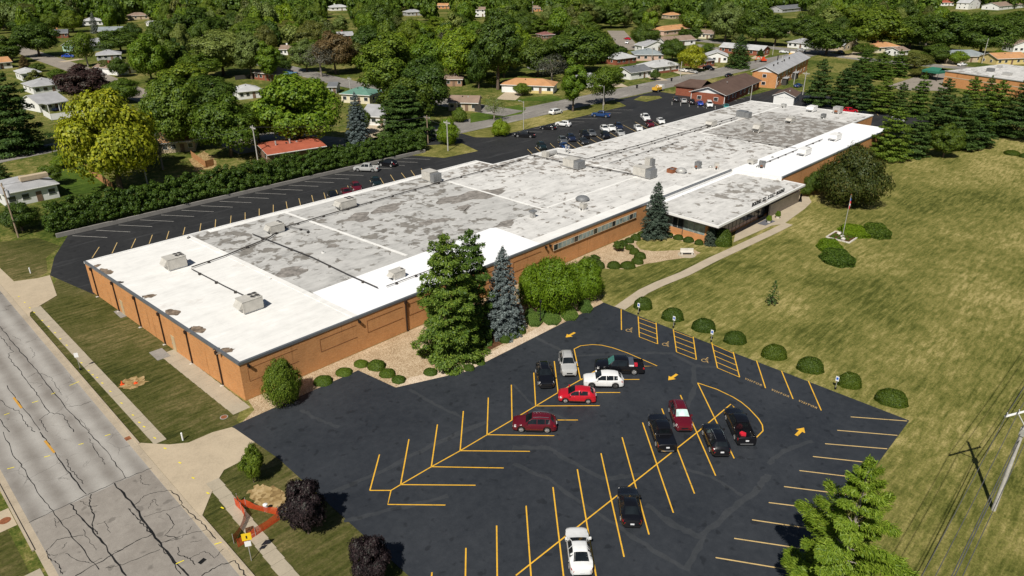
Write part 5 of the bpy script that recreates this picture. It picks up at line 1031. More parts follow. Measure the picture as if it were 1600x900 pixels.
# ------------------------------------------------------------------ houses
HOUSES = []
def house(p1, p2, depth, wall, roof, label, h=2.7, kind='gable', ridge='l', pitch=0.36, over=0.45, chimney=None, garage=False, nwin=3, lower=None, trim='trim_white', name='house', cat='house', gable_mat=None, rows=1, door=True):
    a, b = Vector(W(*p1)), Vector(W(*p2)); L = (b - a).length; d = (b - a).normalized(); n = Vector((-d.y, d.x))
    if n.dot(a) < 0: n = -n; 
    rz = math.atan2(d.y, d.x)
    if Vector((-math.sin(rz), math.cos(rz))).dot(n) < 0: rz += math.pi; a, b = b, a
    t = thing(name, label, cat, (a.x, a.y, 0), rz); D = depth
    HOUSES.append((a.x + d.x * 0, a.y, *[(PIX(*(a + (b - a) * f + n * g), z)) for f in (0, 1) for g in (0, D) for z in (0, h + D * pitch * 0.5)]))
    w_ = MB(); w_.box(0, L, 0, D, 0, h, 0); apex = h + (D / 2 if ridge == 'l' else L / 2) * pitch
    if kind == 'gable':
        if ridge == 'l':
            for x in (0.0, L): w_.face([(x, 0, h), (x, D, h), (x, D / 2, apex)], 1)
        else:
            for y in (0.0, D): w_.face([(0, y, h), (L, y, h), (L / 2, y, apex)], 1)
    w_.build('wall', [wall, gable_mat or wall], t)
    o = over; r = MB(); dz = o * pitch; th = 0.14
    def slab(pts): r.face([(x, y, z + th) for x, y, z in pts]); r.face([(x, y, z) for x, y, z in pts[::-1]]); 
    def edge(p, q): r.face([p, q, (q[0], q[1], q[2] + th), (p[0], p[1], p[2] + th)], 1)
    if kind == 'hip':
        q = min(L, D) / 2
        if L >= D: r1, r2 = (q, D / 2, apex), (L - q, D / 2, apex)
        else: r1, r2 = (L / 2, q, h + q * pitch), (L / 2, D - q, h + q * pitch)
        if L >= D: r1 = (q, D / 2, h + q * pitch); r2 = (L - q, D / 2, h + q * pitch)
        c = [(-o, -o, h - dz), (L + o, -o, h - dz), (L + o, D + o, h - dz), (-o, D + o, h - dz)]
        if L >= D: fs = [[c[0], c[1], r2, r1], [c[1], c[2], r2], [c[2], c[3], r1, r2], [c[3], c[0], r1]]
        else: fs = [[c[0], c[1], r1], [c[1], c[2], r2, r1], [c[2], c[3], r2], [c[3], c[0], r1, r2]]
        for f in fs: slab(f)
        for i in range(4): edge(c[i], c[(i + 1) % 4])
    elif kind == 'flat':
        r.box(-o, L + o, -o, D + o, h, h + 0.3)
    elif ridge == 'l':
        e = [(-o, -o, h - dz), (L + o, -o, h - dz), (L + o, D / 2, apex), (-o, D / 2, apex), (L + o, D + o, h - dz), (-o, D + o, h - dz)]
        slab([e[0], e[1], e[2], e[3]]); slab([e[3], e[2], e[4], e[5]])
        for i, j in ((0, 1), (1, 2), (2, 4), (4, 5), (5, 3), (3, 0)): edge(e[i], e[j])
    else:
        e = [(-o, -o, h - dz), (-o, D + o, h - dz), (L / 2, D + o, apex), (L / 2, -o, apex), (L + o, D + o, h - dz), (L + o, -o, h - dz)]
        slab([e[0], e[3], e[2], e[1]]); slab([e[3], e[5], e[4], e[2]])
        for i, j in ((0, 3), (3, 5), (5, 4), (4, 2), (2, 1), (1, 0)): edge(e[i], e[j])
    ro = r.build('roof', [roof, trim], t)
    if chimney: MB().box(L * 0.3, L * 0.3 + 0.8, D * 0.55, D * 0.55 + 0.8, h, apex + 0.9).build('chimney', chimney, ro)
    if kind != 'flat':
        for fx in (0.42, 0.62): MB().box(L * fx, L * fx + 0.35, D * 0.36, D * 0.36 + 0.35, h + D * 0.36 * pitch * 0.5, h + (min(D, L) * 0.36 if ridge == 'l' else min(fx, 1 - fx) * L) * pitch + 0.45).build('roof_vent', 'trim_dark' if fx < 0.5 else 'steel', ro)
        MB().box(-over, L + over, -over - 0.1, -over, h - over * pitch - 0.02, h - over * pitch + 0.12).build('gutter', trim, ro) if ridge == 'l' or kind == 'hip' else None
    wx0 = L * 0.34 if garage else 0.0
    if garage: MB().box(L * 0.04, L * 0.32, -0.06, 0.02, 0.05, 2.2).build('garage_door', 'door_white', t)
    if lower: MB().box(wx0 + 0.1, L - 0.05, -0.05, 0.02, 0.0, 0.95).build('brick_skirt', lower, t)
    slots = nwin + (1 if door else 0)
    for rr in range(rows):
        z0 = 0.95 + rr * 2.7
        for k in range(slots):
            cx = wx0 + (L - wx0) * (k + 0.5) / slots; ww = min(1.5, (L - wx0) / slots * 0.6)
            if door and rr == 0 and k == slots // 2:
                MB().box(cx - 0.5, cx + 0.5, -0.06, 0.02, 0.05, 2.1).build('door', 'w_brown', t); continue
            f = MB().box(cx - ww / 2, cx + ww / 2, -0.07, 0.02, z0, z0 + 1.25).build('window', trim, t); MB().box(cx - ww / 2 + 0.1, cx + ww / 2 - 0.1, -0.10, -0.04, z0 + 0.1, z0 + 1.15).build('pane', 'glass', f)
        for x_, s in ((0.0, -1), (L, 1)):
            for k in range(2):
                cy = D * (0.3 + 0.4 * k); f = MB().box(min(x_, x_ + s * 0.07), max(x_ - s * 0.02, x_ + s * 0.07), cy - 0.55, cy + 0.55, z0, z0 + 1.2).build('window', trim, t)
                MB().box(min(x_ + s * 0.04, x_ + s * 0.10), max(x_ + s * 0.04, x_ + s * 0.10), cy - 0.45, cy + 0.45, z0 + 0.1, z0 + 1.1).build('pane', 'glass', f)
    return t, L, apex
hw, L, ap = house((12, 325), (94, 308), 10, 'w_white', 'sh_grey', 'white house with grey roof beside the left end of the hedge', 3.0, 'hip', nwin=3, pitch=0.3)
house((36, 127), (66, 124), 10, 'w_white', 'sh_pale', 'white house with pale roof, farthest of three behind the left pine', 3.0, 'hip', nwin=2)
house((54, 148), (104, 142), 11, 'w_white', 'sh_grey', 'middle grey hip roofed house of three behind the left pine', 2.8, 'hip')
hp, L, ap = house((64, 176), (106, 169), 11, 'w_white', 'sh_grey', 'grey roofed house with blue porch furniture behind the white fence', 2.8, 'gable')
house((-22, 110), (20, 106), 9, 'w_white', 'sh_orange', 'orange roofed house cut by the left edge')
house((99, 80), (126, 83), 15, 'w_mint', 'sh_grey', 'mint green house with grey gable roof', 2.8, 'gable', 'd', garage=False)
house((152, 95), (190, 93), 9, 'w_grey', 'sh_grey', 'low grey house behind the loose tree', 2.5, 'hip')
house((186, 118), (214, 113), 13, 'w_white', 'sh_brown', 'white house with brown roof beside the yellow green tree', 2.7, 'gable', 'd', chimney='red_brick')
house((129, 40), (161, 39), 9, 'w_white', 'sh_pale', 'white roofed house behind the small blue spruce', 3.0, 'hip')
house((155, 56), (192, 55), 10, 'w_white', 'sh_bluegrey', 'blue grey roofed house right of the small blue spruce', 2.8, 'gable')
house((200, 31), (233, 30), 10, 'w_tan', 'sh_brown', 'brown roofed house in front of a low hedge far left', 2.8, 'hip')
house((82, 60), (107, 59), 9, 'red_brick', 'sh_dark', 'dark roofed brick house among the far left trees', 2.8, 'gable', chimney='orange_brick')
house((236, 41), (247, 40), 5, 'w_white', 'sh_pale', 'tiny white shed beside the far left hedge', 2.3, nwin=1, name='shed', cat='shed')
house((253, 240), (306, 236), 9, 'w_tan', 'sh_orange', 'tan roofed house with patio behind the hedge', 2.7, 'gable')
house((374, 156), (412, 152), 9, 'w_white', 'sh_pale', 'pale roofed house half hidden left of the big front tree', 2.7, 'hip')
house((398, 124), (434, 128), 10, 'red_brick', 'sh_brown', 'red brick house with brown roof beside the blue canopy', 2.8, 'hip', nwin=4)
house((438, 86), (460, 86), 8, 'w_white', 'sh_brown', 'small brown roofed house behind the slender green tree', 2.7, 'gable', chimney='w_white')
house((514, 146), (526, 146), 6, 'w_grey', 'sh_dark', 'grey shed at the edge of the large front tree', 2.4, nwin=1, name='shed', cat='shed')
house((534, 160), (578, 163), 9, 'w_cream', 'sh_green', 'cream house with green roof behind the blue spruce', 3.0, 'hip')
house((566, 195), (603, 197), 12, 'w_white', 'sh_grey', 'grey roofed house with white garage right of the blue spruce', 2.7, 'gable', garage=True, nwin=1)
hr, L, ap = house((424, 258), (505, 245), 11, 'w_brown', 'sh_red', 'low house with bright red roof behind the hedge', 2.8, 'gable', pitch=0.16, over=0.9)
house((688, 135), (722, 135), 9, 'tan_brick', 'sh_brown', 'tan brick house with brown roof above the corner lawn', 2.7, 'hip')
house((701, 173), (746, 174), 8, 'w_tan', 'sh_brown', 'beige house with brown roof at the street corner', 2.7, 'gable')
house((784, 144), (864, 147), 9, 'w_white', 'sh_orange', 'white house with orange hip roof, wide garage and yellow panels', 2.8, 'hip', garage=True, lower='w_yellow', nwin=3)
house((530, 64), (553, 63), 9, 'red_brick', 'sh_grey', 'brick house with grey roof behind the brown tree', 2.8, 'gable', chimney='red_brick')
house((517, 17), (545, 16), 10, 'w_white', 'sh_pale', 'far white house left of centre near the top', 2.8, 'hip', chimney='w_white')
house((636, 25), (660, 24), 9, 'w_grey', 'sh_grey', 'far grey roofed house between tall trees left of centre', 2.8, 'hip')
house((684, 14), (706, 14), 9, 'orange_brick', 'sh_orange', 'far orange house near the top centre', 2.8, 'gable')
house((743, 26), (758, 26), 9, 'w_white', 'sh_brown', 'far white two storey house near the top centre', 5.2, 'gable', nwin=1, rows=2)
house((830, 18), (848, 18), 9, 'orange_brick', 'sh_brown', 'far brick house right of the tall dark tree', 2.8, 'gable')
house((848, 62), (866, 61), 8, 'w_brown', 'sh_maroon', 'maroon roofed house in the trees above the orange roofed house', 2.6, 'hip')
house((838, 110), (862, 108), 8, 'w_grey', 'sh_grey', 'grey roofed house in shade behind the bare branches', 2.6, 'hip')
house((908, 138), (948, 133), 9, 'w_white', 'sh_grey', 'grey roofed house behind the two street trees', 2.7, 'hip')
house((985, 125), (1017, 120), 9, 'w_white', 'sh_dark', 'white house with dark grey roof and garage nearest the road', 2.8, 'gable', garage=True, nwin=2)
house((1022, 116), (1062, 111), 10, 'w_white', 'sh_pale', 'white house with pale hip roof and brick skirt', 2.8, 'hip', lower='red_brick', nwin=3)
house((992, 95), (1036, 95), 11, 'w_pink', 'sh_bluegrey', 'pinkish brick house with blue grey hip roof', 2.8, 'hip', chimney='w_white')
house((1008, 82), (1042, 80), 10, 'w_white', 'sh_grey', 'grey roofed house just behind the blue grey hip roof', 2.8, 'gable', 'd')
house((963, 102), (994, 98), 10, 'red_brick', 'sh_pale', 'brick house with pale roof beside the big dark crown', 2.7, 'hip')
house((1038, 73), (1086, 70), 10, 'w_white', 'sh_brown', 'brown roofed house with white gable ends behind the dark round tree', 2.8, 'gable', gable_mat='trim_white')
house((1037, 56), (1082, 51), 11, 'w_pink', 'sh_orange', 'orange hip roofed house on the rise', 2.9, 'hip')
house((1091, 60), (1113, 61), 9, 'w_cream', 'sh_brown', 'cream house with brown roof beside the two small dark trees', 2.8, 'gable')
house((1046, 30), (1064, 29), 9, 'w_tan', 'sh_orange', 'far orange roofed house under the tall dark trees', 2.8, 'hip')
house((1103, 97), (1136, 98), 10, 'w_white', 'sh_pale', 'white gabled house left of the dark spruce', 2.8, 'gable', 'd', gable_mat='trim_white')
house((1093, 106), (1116, 103), 9, 'red_brick', 'sh_dark', 'dark grey roofed brick house right of the yellow tree', 2.7, 'hip')
house((1124, 82), (1190, 88), 9, 'red_brick', 'sh_pale', 'long brick house with pale roof behind the dark spruce', 2.8, 'gable', garage=False, nwin=5)
house((1230, 74), (1262, 77), 10, 'w_white', 'sh_grey', 'far white house with grey roof left of the dark grove', 2.8, 'hip')
house((1316, 80), (1338, 76), 9, 'w_tan', 'sh_grey', 'tan gabled house with grey roof on the far road', 2.8, 'gable', 'd')
house((1370, 83), (1404, 81), 9, 'w_cream', 'sh_orange', 'cream house with orange roof behind the pine clump', 2.8, 'hip', chimney='red_brick')
house((1404, 88), (1418, 86), 7, 'w_white', 'sh_brown', 'small white house right of the orange roof', 2.5, 'gable')
house((1478, 98), (1544, 97), 11, 'w_tan', 'sh_bluegrey', 'wide tan house with grey hip roof above the flat roofed building', 2.8, 'hip', nwin=5)
house((1556, 102), (1604, 100), 10, 'w_yellow', 'sh_orange', 'yellow house with orange roof at the right edge', 2.8, 'gable', nwin=4)
house((1582, 82), (1616, 82), 9, 'w_white', 'sh_brown', 'white house above the yellow one at the right edge', 3.6, 'gable', 'd')
house((1217, 54), (1234, 53), 9, 'w_tan', 'sh_maroon', 'far maroon roofed house right of the tall conifer', 3.0, 'gable')
house((1222, 20), (1264, 16), 12, 'w_grey', 'sh_dark', 'far dark roofed house near the top right of centre', 2.8, 'gable')
house((1470, 9), (1490, 9), 10, 'w_white', 'sh_red', 'far red roofed house near the top right', 2.8, 'hip')
house((1512, 15), (1530, 13), 10, 'w_white', 'sh_pale', 'far tall white house near the top right corner', 5.2, 'gable', 'd', rows=2, nwin=1)
house((1560, 16), (1608, 11), 14, 'w_white', 'sh_brown', 'far long tan roofed house at the top right corner', 3.2, 'gable', nwin=4)
# red brick building, two storey block, white garage, flat roofed building
bb, L, ap = house((1079, 158), (1131, 164), 36, 'red_brick', 'sh_darkbrown', 'long red brick building with dark brown gable roof behind the factory', 3.3, 'gable', 'd', nwin=2, door=False, gable_mat='trim_white', name='brick_building', cat='building', pitch=0.33, over=0.7)
for k in range(8):
    if k in (2, 5):
        continue
    f = MB().box(L, L + 0.08, 3.2 + k * 4.0, 4.8 + k * 4.0, 1.2, 2.4).build('window', 'trim_white', bb); MB().box(L + 0.05, L + 0.11, 3.35 + k * 4.0, 4.65 + k * 4.0, 1.32, 2.28).build('pane', 'glass', f)
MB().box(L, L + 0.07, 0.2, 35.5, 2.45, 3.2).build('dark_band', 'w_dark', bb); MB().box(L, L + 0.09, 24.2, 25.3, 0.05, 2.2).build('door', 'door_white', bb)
MB().box(-9, 0, 8, 18, 0, 3.0).build('back_wing', 'red_brick', bb); m = MB(); m.prism([(-9.6, 7.5), (0.3, 7.5), (0.3, 18.5), (-9.6, 18.5)], 3.0, 3.4); m.face([(-9.6, 7.5, 3.4), (0.3, 7.5, 3.4), (0.3, 13, 5.2), (-6, 13, 5.2)]); m.face([(-9.6, 18.5, 3.4), (0.3, 18.5, 3.4), (0.3, 13, 5.2), (-6, 13, 5.2)]); m.face([(-9.6, 7.5, 3.4), (-9.6, 18.5, 3.4), (-6, 13, 5.2)]); m.build('wing_roof', 'sh_darkbrown', bb)
for y in (0.02,): MB().box(L - 0.12, L + 0.06, -0.08, 0.06, 0.1, 3.3).build('downspout', 'trim_white', bb); MB().box(-0.06, 0.12, -0.08, 0.06, 0.1, 3.3).build('downspout', 'trim_white', bb)
ab, L, ap = house((1173, 135), (1211, 138.5), 52, 'orange_brick', 'sh_grey', 'two storey orange brick block with long grey gable roof', 5.6, 'gable', 'd', nwin=1, rows=2, door=False, gable_mat='trim_white', name='brick_building', cat='building', pitch=0.42, over=0.6)
for k in range(9):
    for z0 in (0.9, 3.6):
        f = MB().box(L, L + 0.08, 2.5 + k * 5.4, 4.0 + k * 5.4, z0, z0 + 1.2).build('window', 'trim_white', ab); MB().box(L + 0.05, L + 0.11, 2.65 + k * 5.4, 3.85 + k * 5.4, z0 + 0.1, z0 + 1.1).build('pane', 'glass', f)
for y in (9.2, 25.5): MB().prism([(L, y), (L + 1.6, y), (L + 1.6, y + 3.6), (L, y + 3.6)], 0, 2.5).build('porch', 'w_dark', ab); MB().box(L, L + 2.0, y - 0.3, y + 3.9, 2.5, 2.7).build('porch_roof', 'sh_grey', ab)
for y in (0.4, 15.5, 31): MB().box(L + 0.02, L + 0.16, y, y + 0.14, 0.2, 5.5).build('downspout', 'trim_white', ab)
for y in (6, 12, 22, 30): MB().box(L * 0.62, L * 0.62 + 0.4, y, y + 0.4, ap - 0.9, ap + 0.35).build('roof_vent', 'trim_dark', ab)
MB().prism([(L * 0.5, 17.2), (L + 0.6, 17.2), (L + 0.6, 17.6), (L * 0.5, 17.6)], 5.4, 5.42).build('roof_flashing', 'rust', ab)
gb, L, ap = house((1207.5, 162), (1239, 165), 9, 'w_white', 'sh_darkbrown', 'white double garage with brown roof behind the factory', 2.9, 'gable', 'd', nwin=0, door=False, gable_mat='trim_white', name='garage', cat='garage', pitch=0.4)
for k in range(2): MB().box(0.4 + k * L * 0.48, 0.4 + k * L * 0.48 + L * 0.42, -0.06, 0.02, 0.05, 2.3).build('garage_door', 'door_white', gb); MB().box(0.4 + k * L * 0.48, 0.4 + k * L * 0.48 + L * 0.42, -0.09, -0.02, 2.32, 2.42).build('lintel', 'w_grey', gb)
fb, L, ap = house((1472, 134), (1640, 160), 38, 'orange_brick', 'roof_light', 'flat roofed orange brick building with stone band behind the pines', 5.2, 'flat', nwin=0, door=False, name='brick_building', cat='building', over=0.02)
MB().box(-0.05, L, -0.05, 0.02, 3.3, 3.6).build('stone_band', 'w_tan', fb); MB().box(-0.3, L + 0.2, -0.3, 0.1, 5.4, 5.62).build('parapet', 'w_grey', fb)
for k, (x, y, w_, h_) in enumerate(((8, 12, 2.2, 1.2), (16, 8, 2.6, 1.0), (22, 20, 2, 1.4), (5, 24, 1.6, 1.0))): MB().prism([(x, y), (x + w_, y), (x + w_, y + w_ * 0.8), (x, y + w_ * 0.8)], 5.5, 5.5 + h_).build('roof_unit', 'steel' if k % 2 else 'hvac_dark', fb)
X, Y = W(1460, 124); t = thing('canopy', 'green awning on posts beside the flat roofed building', 'awning', (X, Y, 0), fb.rotation_euler.z)
m = MB(); m.prism([(-3.5, -4), (3.5, -4), (3.5, 4), (-3.5, 4)], 2.8, 3.6); m.face([(-3.5, -4, 3.6), (3.5, -4, 3.6), (2, 0, 4.6), (-2, 0, 4.6)]); m.face([(-3.5, 4, 3.6), (3.5, 4, 3.6), (2, 0, 4.6), (-2, 0, 4.6)]); m.face([(-3.5, -4, 3.6), (-3.5, 4, 3.6), (-2, 0, 4.6)]); m.build('canvas', 'awning_green', t)
for x in (-3.3, 3.3):
    for y in (-3.8, 3.8): MB().cyl(x, y, 0, 2.8, 0.1, 8).build('post', 'trim_dark', t)
# extras on houses
MB().box(L * 0 + 4, 9, 2.2, 3.6, 4.0, 4.9).build('dormer_box', 'w_tan', hw)
for k in range(2):
    MB().box(3.0 + k * 1.7, 4.5 + k * 1.7, -1.6, -0.9, 0.3, 0.9).build('porch_furniture', 'p_brightblue', hp)
MB().box(1, 8, -3.0, -0.1, 2.55, 2.75).build('porch_roof', 'sh_grey', hp)
for x in (1.1, 4.4, 7.7): MB().box(x, x + 0.2, -2.9, -2.7, 0, 2.55).build('porch_post', 'trim_white', hp)
for x in (3.0, 6.5): MB().cyl(x, 4.0, 3.4, 4.6, 0.2, 10).build('flue', 'steel', hr)
# canopy, fences, hedge wall
X, Y = W(448, 124); t = thing('garden_canopy', 'blue fabric garden canopy beside the red brick house', 'canopy', (X, Y, 0), 0.4)
m = MB(); c4 = [(-3.5, -3, 2.4), (3.5, -3, 2.4), (3.5, 3, 2.4), (-3.5, 3, 2.4)]
for i in range(4): m.face([c4[i], c4[(i + 1) % 4], (0, 0, 3.8)])
m.build('canvas', 'sh_blue', t)
for p in c4: MB().cyl(p[0] * 0.97, p[1] * 0.97, 0, 2.4, 0.08, 8).build('post', 'trim_dark', t)
def fence(pts, h, mat, label, pw=2.4, name='fence', gap=0.02):
    P0 = [Vector(W(*p)) for p in pts]; t = thing(name, label, 'fence', (P0[0].x, P0[0].y, 0))
    for a, b in zip(P0, P0[1:]):
        n = max(1, int((b - a).length / pw)); d = (b - a) / n; rz = math.atan2(d.y, d.x); l = d.length
        for k in range(n):
            q = a + d * k - P0[0]; o = MB().box(0.06 + gap, l - gap, -0.03, 0.03, 0.08, h).build('panel', mat, t, loc=(q.x, q.y, 0), rz=rz); MB().box(-0.06, 0.06, -0.07, 0.07, 0, h + 0.1).build('post', mat, t, loc=(q.x, q.y, 0), rz=rz)
fence([(69, 181), (81, 188), (132, 182)], 1.9, 'trim_white', 'white panel fence in front of the porch house')
fence([(133, 262), (150, 278), (178, 298)], 1.8, 'wood_fence', 'reddish wooden fence beside the clipped green yard')
fence([(300, 246), (322, 262), (335, 258)], 1.6, 'wood_fence', 'brown wooden fence around the small patio')
fence([(1090, 88), (1122, 90)], 1.6, 'w_brown', 'dark lattice fence between the far houses')
fence([(742, 174), (752, 176)], 2.0, 'w_dark', 'dark lattice screen at the corner house')
fence([(368, 125), (398, 122)], 1.6, 'w_dark', 'dark picket fence left of the red brick house')
t = thing('retaining_wall', 'low grey concrete wall at the foot of the long hedge', 'wall', (0, 0, 0))
blk = MB().box(0.01, 2.99, 0, 0.35, 0, 0.75).mesh('wall_panel', 'grey_concrete')
for k in range(28): link('wall_panel', blk, t, (27.2 + k * 3.0, 140.5, random.uniform(-0.03, 0.02)))
t = thing('hedge', 'long dense green hedge along the rear parking lot', 'hedge', (0, 0, 0)); rng = np.random.default_rng(77); Q = []
for k in range(52):
    x = 28.0 + k * 1.63; h = 6.3 + rng.uniform(-0.6, 0.5) - 0.016 * k; q, _ = crown_cards(400 + k, 1.85 + rng.uniform(-0.15, 0.3), h, 0.25, 4600, 0.17, 34); Q.append(q + np.array([x, 143.0 + rng.uniform(-0.25, 0.25), 0.3]))
for k in range(56):
    q, _ = crown_cards(500 + k, 1.5, 3.6 + rng.uniform(-0.5, 0.5), 0.05, 2200, 0.17, 24); Q.append(q + np.array([27.4 + k * 1.53, 142.0 + rng.uniform(-0.2, 0.2), 0.15]))
tag(link('foliage', quads_mesh('foliage', np.concatenate(Q), 'hedge_green'), t), kind='stuff')
for k in range(0, 52, 2): MB().cyl(28.0 + k * 1.63, 143.0, 0, 2.0, 0.09, 6).build('stem', 'bark', t)

# ------------------------------------------------------------------ trees and shrubs near the factory
tree_px('pine_tree', 'bigpine', 'pine_green', 702, 556, 372, 124, 'tall double pine by the front wall, in front of the blue spruce', cat='tree')
tree_px('pine_tree', 'bigpine', 'pine_green', 738, 524, 364, 90, 'second dark pine top leaning out behind the tall front pine')
tree_px('spruce_tree', 'spruce0', 'spruce_blue', 786, 519, 388, 76, 'silvery blue spruce right of the tall front pine')
tree_px('spruce_tree', 'spruce1', 'spruce_dark', 1022, 370, 286, 56, 'dark spruce at the corner of the entrance wing')
tree_px('spruce_tree', 'spruce1', 'spruce_dark', 1109, 383, 345, 22, 'small blue grey spruce at the entrance wing corner')
tree_px('spruce_tree', 'spruce0', 'spruce_blue', 561, 230, 146, 54, 'pale blue spruce behind the hedge')
tree_px('spruce_tree', 'spruce0', 'spruce_blue', 150, 52, 20, 18, 'small distant blue spruce among the far left houses')
tree_px('evergreen_bush', 'mound1', 'leaf_mid', 446, 629, 562, 64, 'squat dark evergreen bush against the front brick wall', None, 'shrub')
tree_px('pine_tree', 'young0', 'pine_dark', 1206, 476, 440, 22, 'lone little evergreen on the mown lawn')
tree_px('plum_tree', 'near0', 'leaf_purple', 482, 834, 744, 76, 'nearly black purple leaved tree beside the orange netting')
tree_px('plum_tree', 'near1', 'leaf_purple', 580, 913, 838, 70, 'purple leaved tree cut by the bottom edge')
tree_px('young_tree', 'near1', 'leaf_mid', 397, 754, 692, 40, 'slim young green tree beside the concrete driveway')
tree_px('copper_tree', 'mound0', 'leaf_copper', 1328, 320, 232, 110, 'large dark bronze round tree past the entrance wing')
tree_px('deciduous_tree', 'broad1', 'leaf_dark', 1473, 246, 195, 52, 'small dark tree standing alone at the top edge of the lawn')
# foreground pine at the lower right
q, limbs = conifer_cards(501, 14.5, 4.6, 14, 6, 0.30, 0.055, 1500, droop=-0.02, up=0.34, z0=1.4, power=0.85, irregular=0.42, spread=0.26)
FX, FY = W(1290, 985)
fp = thing('pine_tree', 'bright green pine in the foreground right beside the parking stalls', 'tree', (FX, FY, 0), 0.6); HFP = HT(1290, 985, 724); fp.scale = (HFP / 14.5,) * 3
c = link('crown', quads_mesh('crown', q, 'pine_fore'), fp); link('trunk', conifer_trunk(14.5, 0.24, limbs, 1, 'grey_bark'), fp)
G4 = 'pines at the far end of the factory'
for i, (px, pb, ptp, w, m, lab) in enumerate(((1388, 248, 170, 68, 'pine_green', 'pine touching the far corner of the factory'), (1425, 244, 178, 52, 'pine_dark', 'pine just right of the one touching the factory corner'), (1488, 232, 150, 72, 'pine_dark', 'broad dark pine at the top edge of the lawn'), (1520, 228, 170, 66, 'pine_dark', 'dull dark pine right of the broad one at the lawn edge'), (1455, 222, 172, 60, 'pine_dark', 'dark pine left of the broad one at the lawn edge'),
        (1585, 216, 124, 76, 'pine_dark', 'tall dark pine at the right edge of the lawn'), (1545, 208, 128, 62, 'pine_green', 'green pine left of the tall right edge pine'), (1610, 190, 130, 60, 'pine_dark', 'pine cut by the right edge before the flat roofed building'),
        (1276, 166, 94, 46, 'pine_dark', 'leftmost pine of the row behind the factory'), (1312, 168, 108, 48, 'pine_dark', 'second pine of the row behind the factory'), (1345, 172, 116, 48, 'pine_dark', 'third pine of the row behind the factory'), (1376, 176, 122, 46, 'pine_green', 'fourth pine of the row behind the factory'), (1402, 180, 130, 36, 'pine_dark', 'narrow dark pine in the row before the far paved lot'), (1431, 182, 114, 44, 'pine_green', 'pointed pine before the far paved lot'), (1468, 186, 124, 48, 'pine_dark', 'pine in front of the green awning'), (1508, 190, 122, 48, 'pine_green', 'pine before the left part of the flat roofed building'), (1533, 186, 120, 40, 'pine_dark', 'pine before the middle of the flat roofed building'),
        (1345, 128, 80, 42, 'pine_green', 'left pine of the clump on the far lawn'), (1374, 124, 82, 42, 'pine_green', 'middle pine of the clump on the far lawn'), (1400, 120, 78, 38, 'pine_green', 'right pine of the clump on the far lawn'), (1330, 132, 98, 30, 'pine_dark', 'low pine at the foot of the far lawn clump'))):
    tree_px('pine_tree', 'pine%d' % (i % 3), m, px, pb, ptp, w, lab, G4)
# clipped shrubs along the right edge of the lot
for k, (px, py, w, h) in enumerate(((1006, 484, 29, 22), (1053, 502, 34, 24), (1102, 519, 37, 25), (1151, 538, 35, 25), (1213, 562, 39, 28), (1270, 583, 40, 29), (1331, 607, 36, 28), (1399, 635, 47, 31))):
    shrub_px('clipped_shrub', 'clip%d' % (k % 2), 'box_green', px, py, w, h, ('first', 'second', 'third', 'fourth', 'fifth', 'sixth', 'seventh', 'eighth')[k] + ' clipped round shrub from the footpath along the parking lot edge', 'round shrubs beside the parking stalls', 0.8)
NUM = ('first', 'second', 'third', 'fourth', 'fifth', 'sixth', 'seventh', 'eighth', 'ninth', 'tenth', 'eleventh', 'twelfth', 'thirteenth', 'fourteenth')
for k, (px, py, w, h) in enumerate(((936, 420, 20, 15), (960, 420, 21, 14), (982, 420, 24, 15), (997, 413, 19, 14), (1001, 405, 19, 13), (992, 398, 16, 12), (985, 391, 15, 12), (974, 385, 16, 12), (984, 380, 15, 11), (994, 376, 16, 12), (1004, 371, 16, 12), (1026, 371, 16, 9), (1046, 371, 14, 10), (1061, 375, 16, 11), (1077, 379, 17, 11), (1093, 383, 14, 11))):
    shrub_px('clipped_shrub', 'clip%d' % (k % 2), 'box_green', px, py, w, h, (NUM + ('fifteenth', 'sixteenth'))[k] + ' round shrub counted along the entrance bed, starting near the front wall', 'round shrubs ringing the entrance bed', 0.9)
for k, (px, py, w, h, lab) in enumerate(((503, 603, 29, 17, 'low green mound beside the squat evergreen'), (536, 588, 26, 15, 'low mound with a bare brown patch on top'), (563, 574, 23, 13, 'mound left of the merged pair by the lot corner'), (587, 579, 28, 18, 'upper one of two merged green mounds at the lot corner'), (604, 590, 25, 15, 'lower one of two merged green mounds at the lot corner'), (622, 599, 22, 13, 'half dead brown centred mound at the gravel edge'), (672, 587, 22, 14, 'single round shrub on the pale gravel'), (711, 585, 11, 8, 'smallest shrub at the foot of the tall pine'), (733, 580, 17, 12, 'small shrub in front of the tall pine'), (751, 571, 15, 9, 'flat small shrub at the pine shadow edge'), (789, 536, 18, 15, 'first of three joined shrubs below the blue spruce'), (801, 529, 19, 16, 'middle of three joined shrubs below the blue spruce'), (812, 522, 20, 17, 'last of three joined shrubs below the blue spruce'))):
    shrub_px('low_shrub', 'clip1', 'hedge_green' if k > 2 else 'leaf_mid', px, py, w, h, lab, 'low shrubs on the gravel bed', 0.9)
for px, py, w, h, lab in ((928, 415, 22, 26, 'loose dark bush near the front wall strip windows'), (966, 392, 18, 18, 'loose dark bush inside the entrance bed')):
    X, Y = W(px, py); plant_tree('loose_shrub', 'near0', 'leaf_dark', X, Y, 2.0, w * DEPTH(py) / FPX / 2, lab, 'shrub')
shrub_px('yew_shrub', 'clip0', 'box_green', 1130, 385, 33, 34, 'dark boxy yew at the entrance wing corner')
for key, px, py, pt, w, lab in (('mound0', 862, 487, 408, 92, 'huge bright green mounded shrub in the middle by the lot'), ('mound1', 832, 478, 414, 56, 'left lobe shrub of the bright green mound'), ('mound1', 912, 466, 404, 70, 'right lobe shrub of the bright green mound')):
    tree_px('arborvitae', key, 'arbor_green', px, py, pt, w, lab, None, 'shrub')
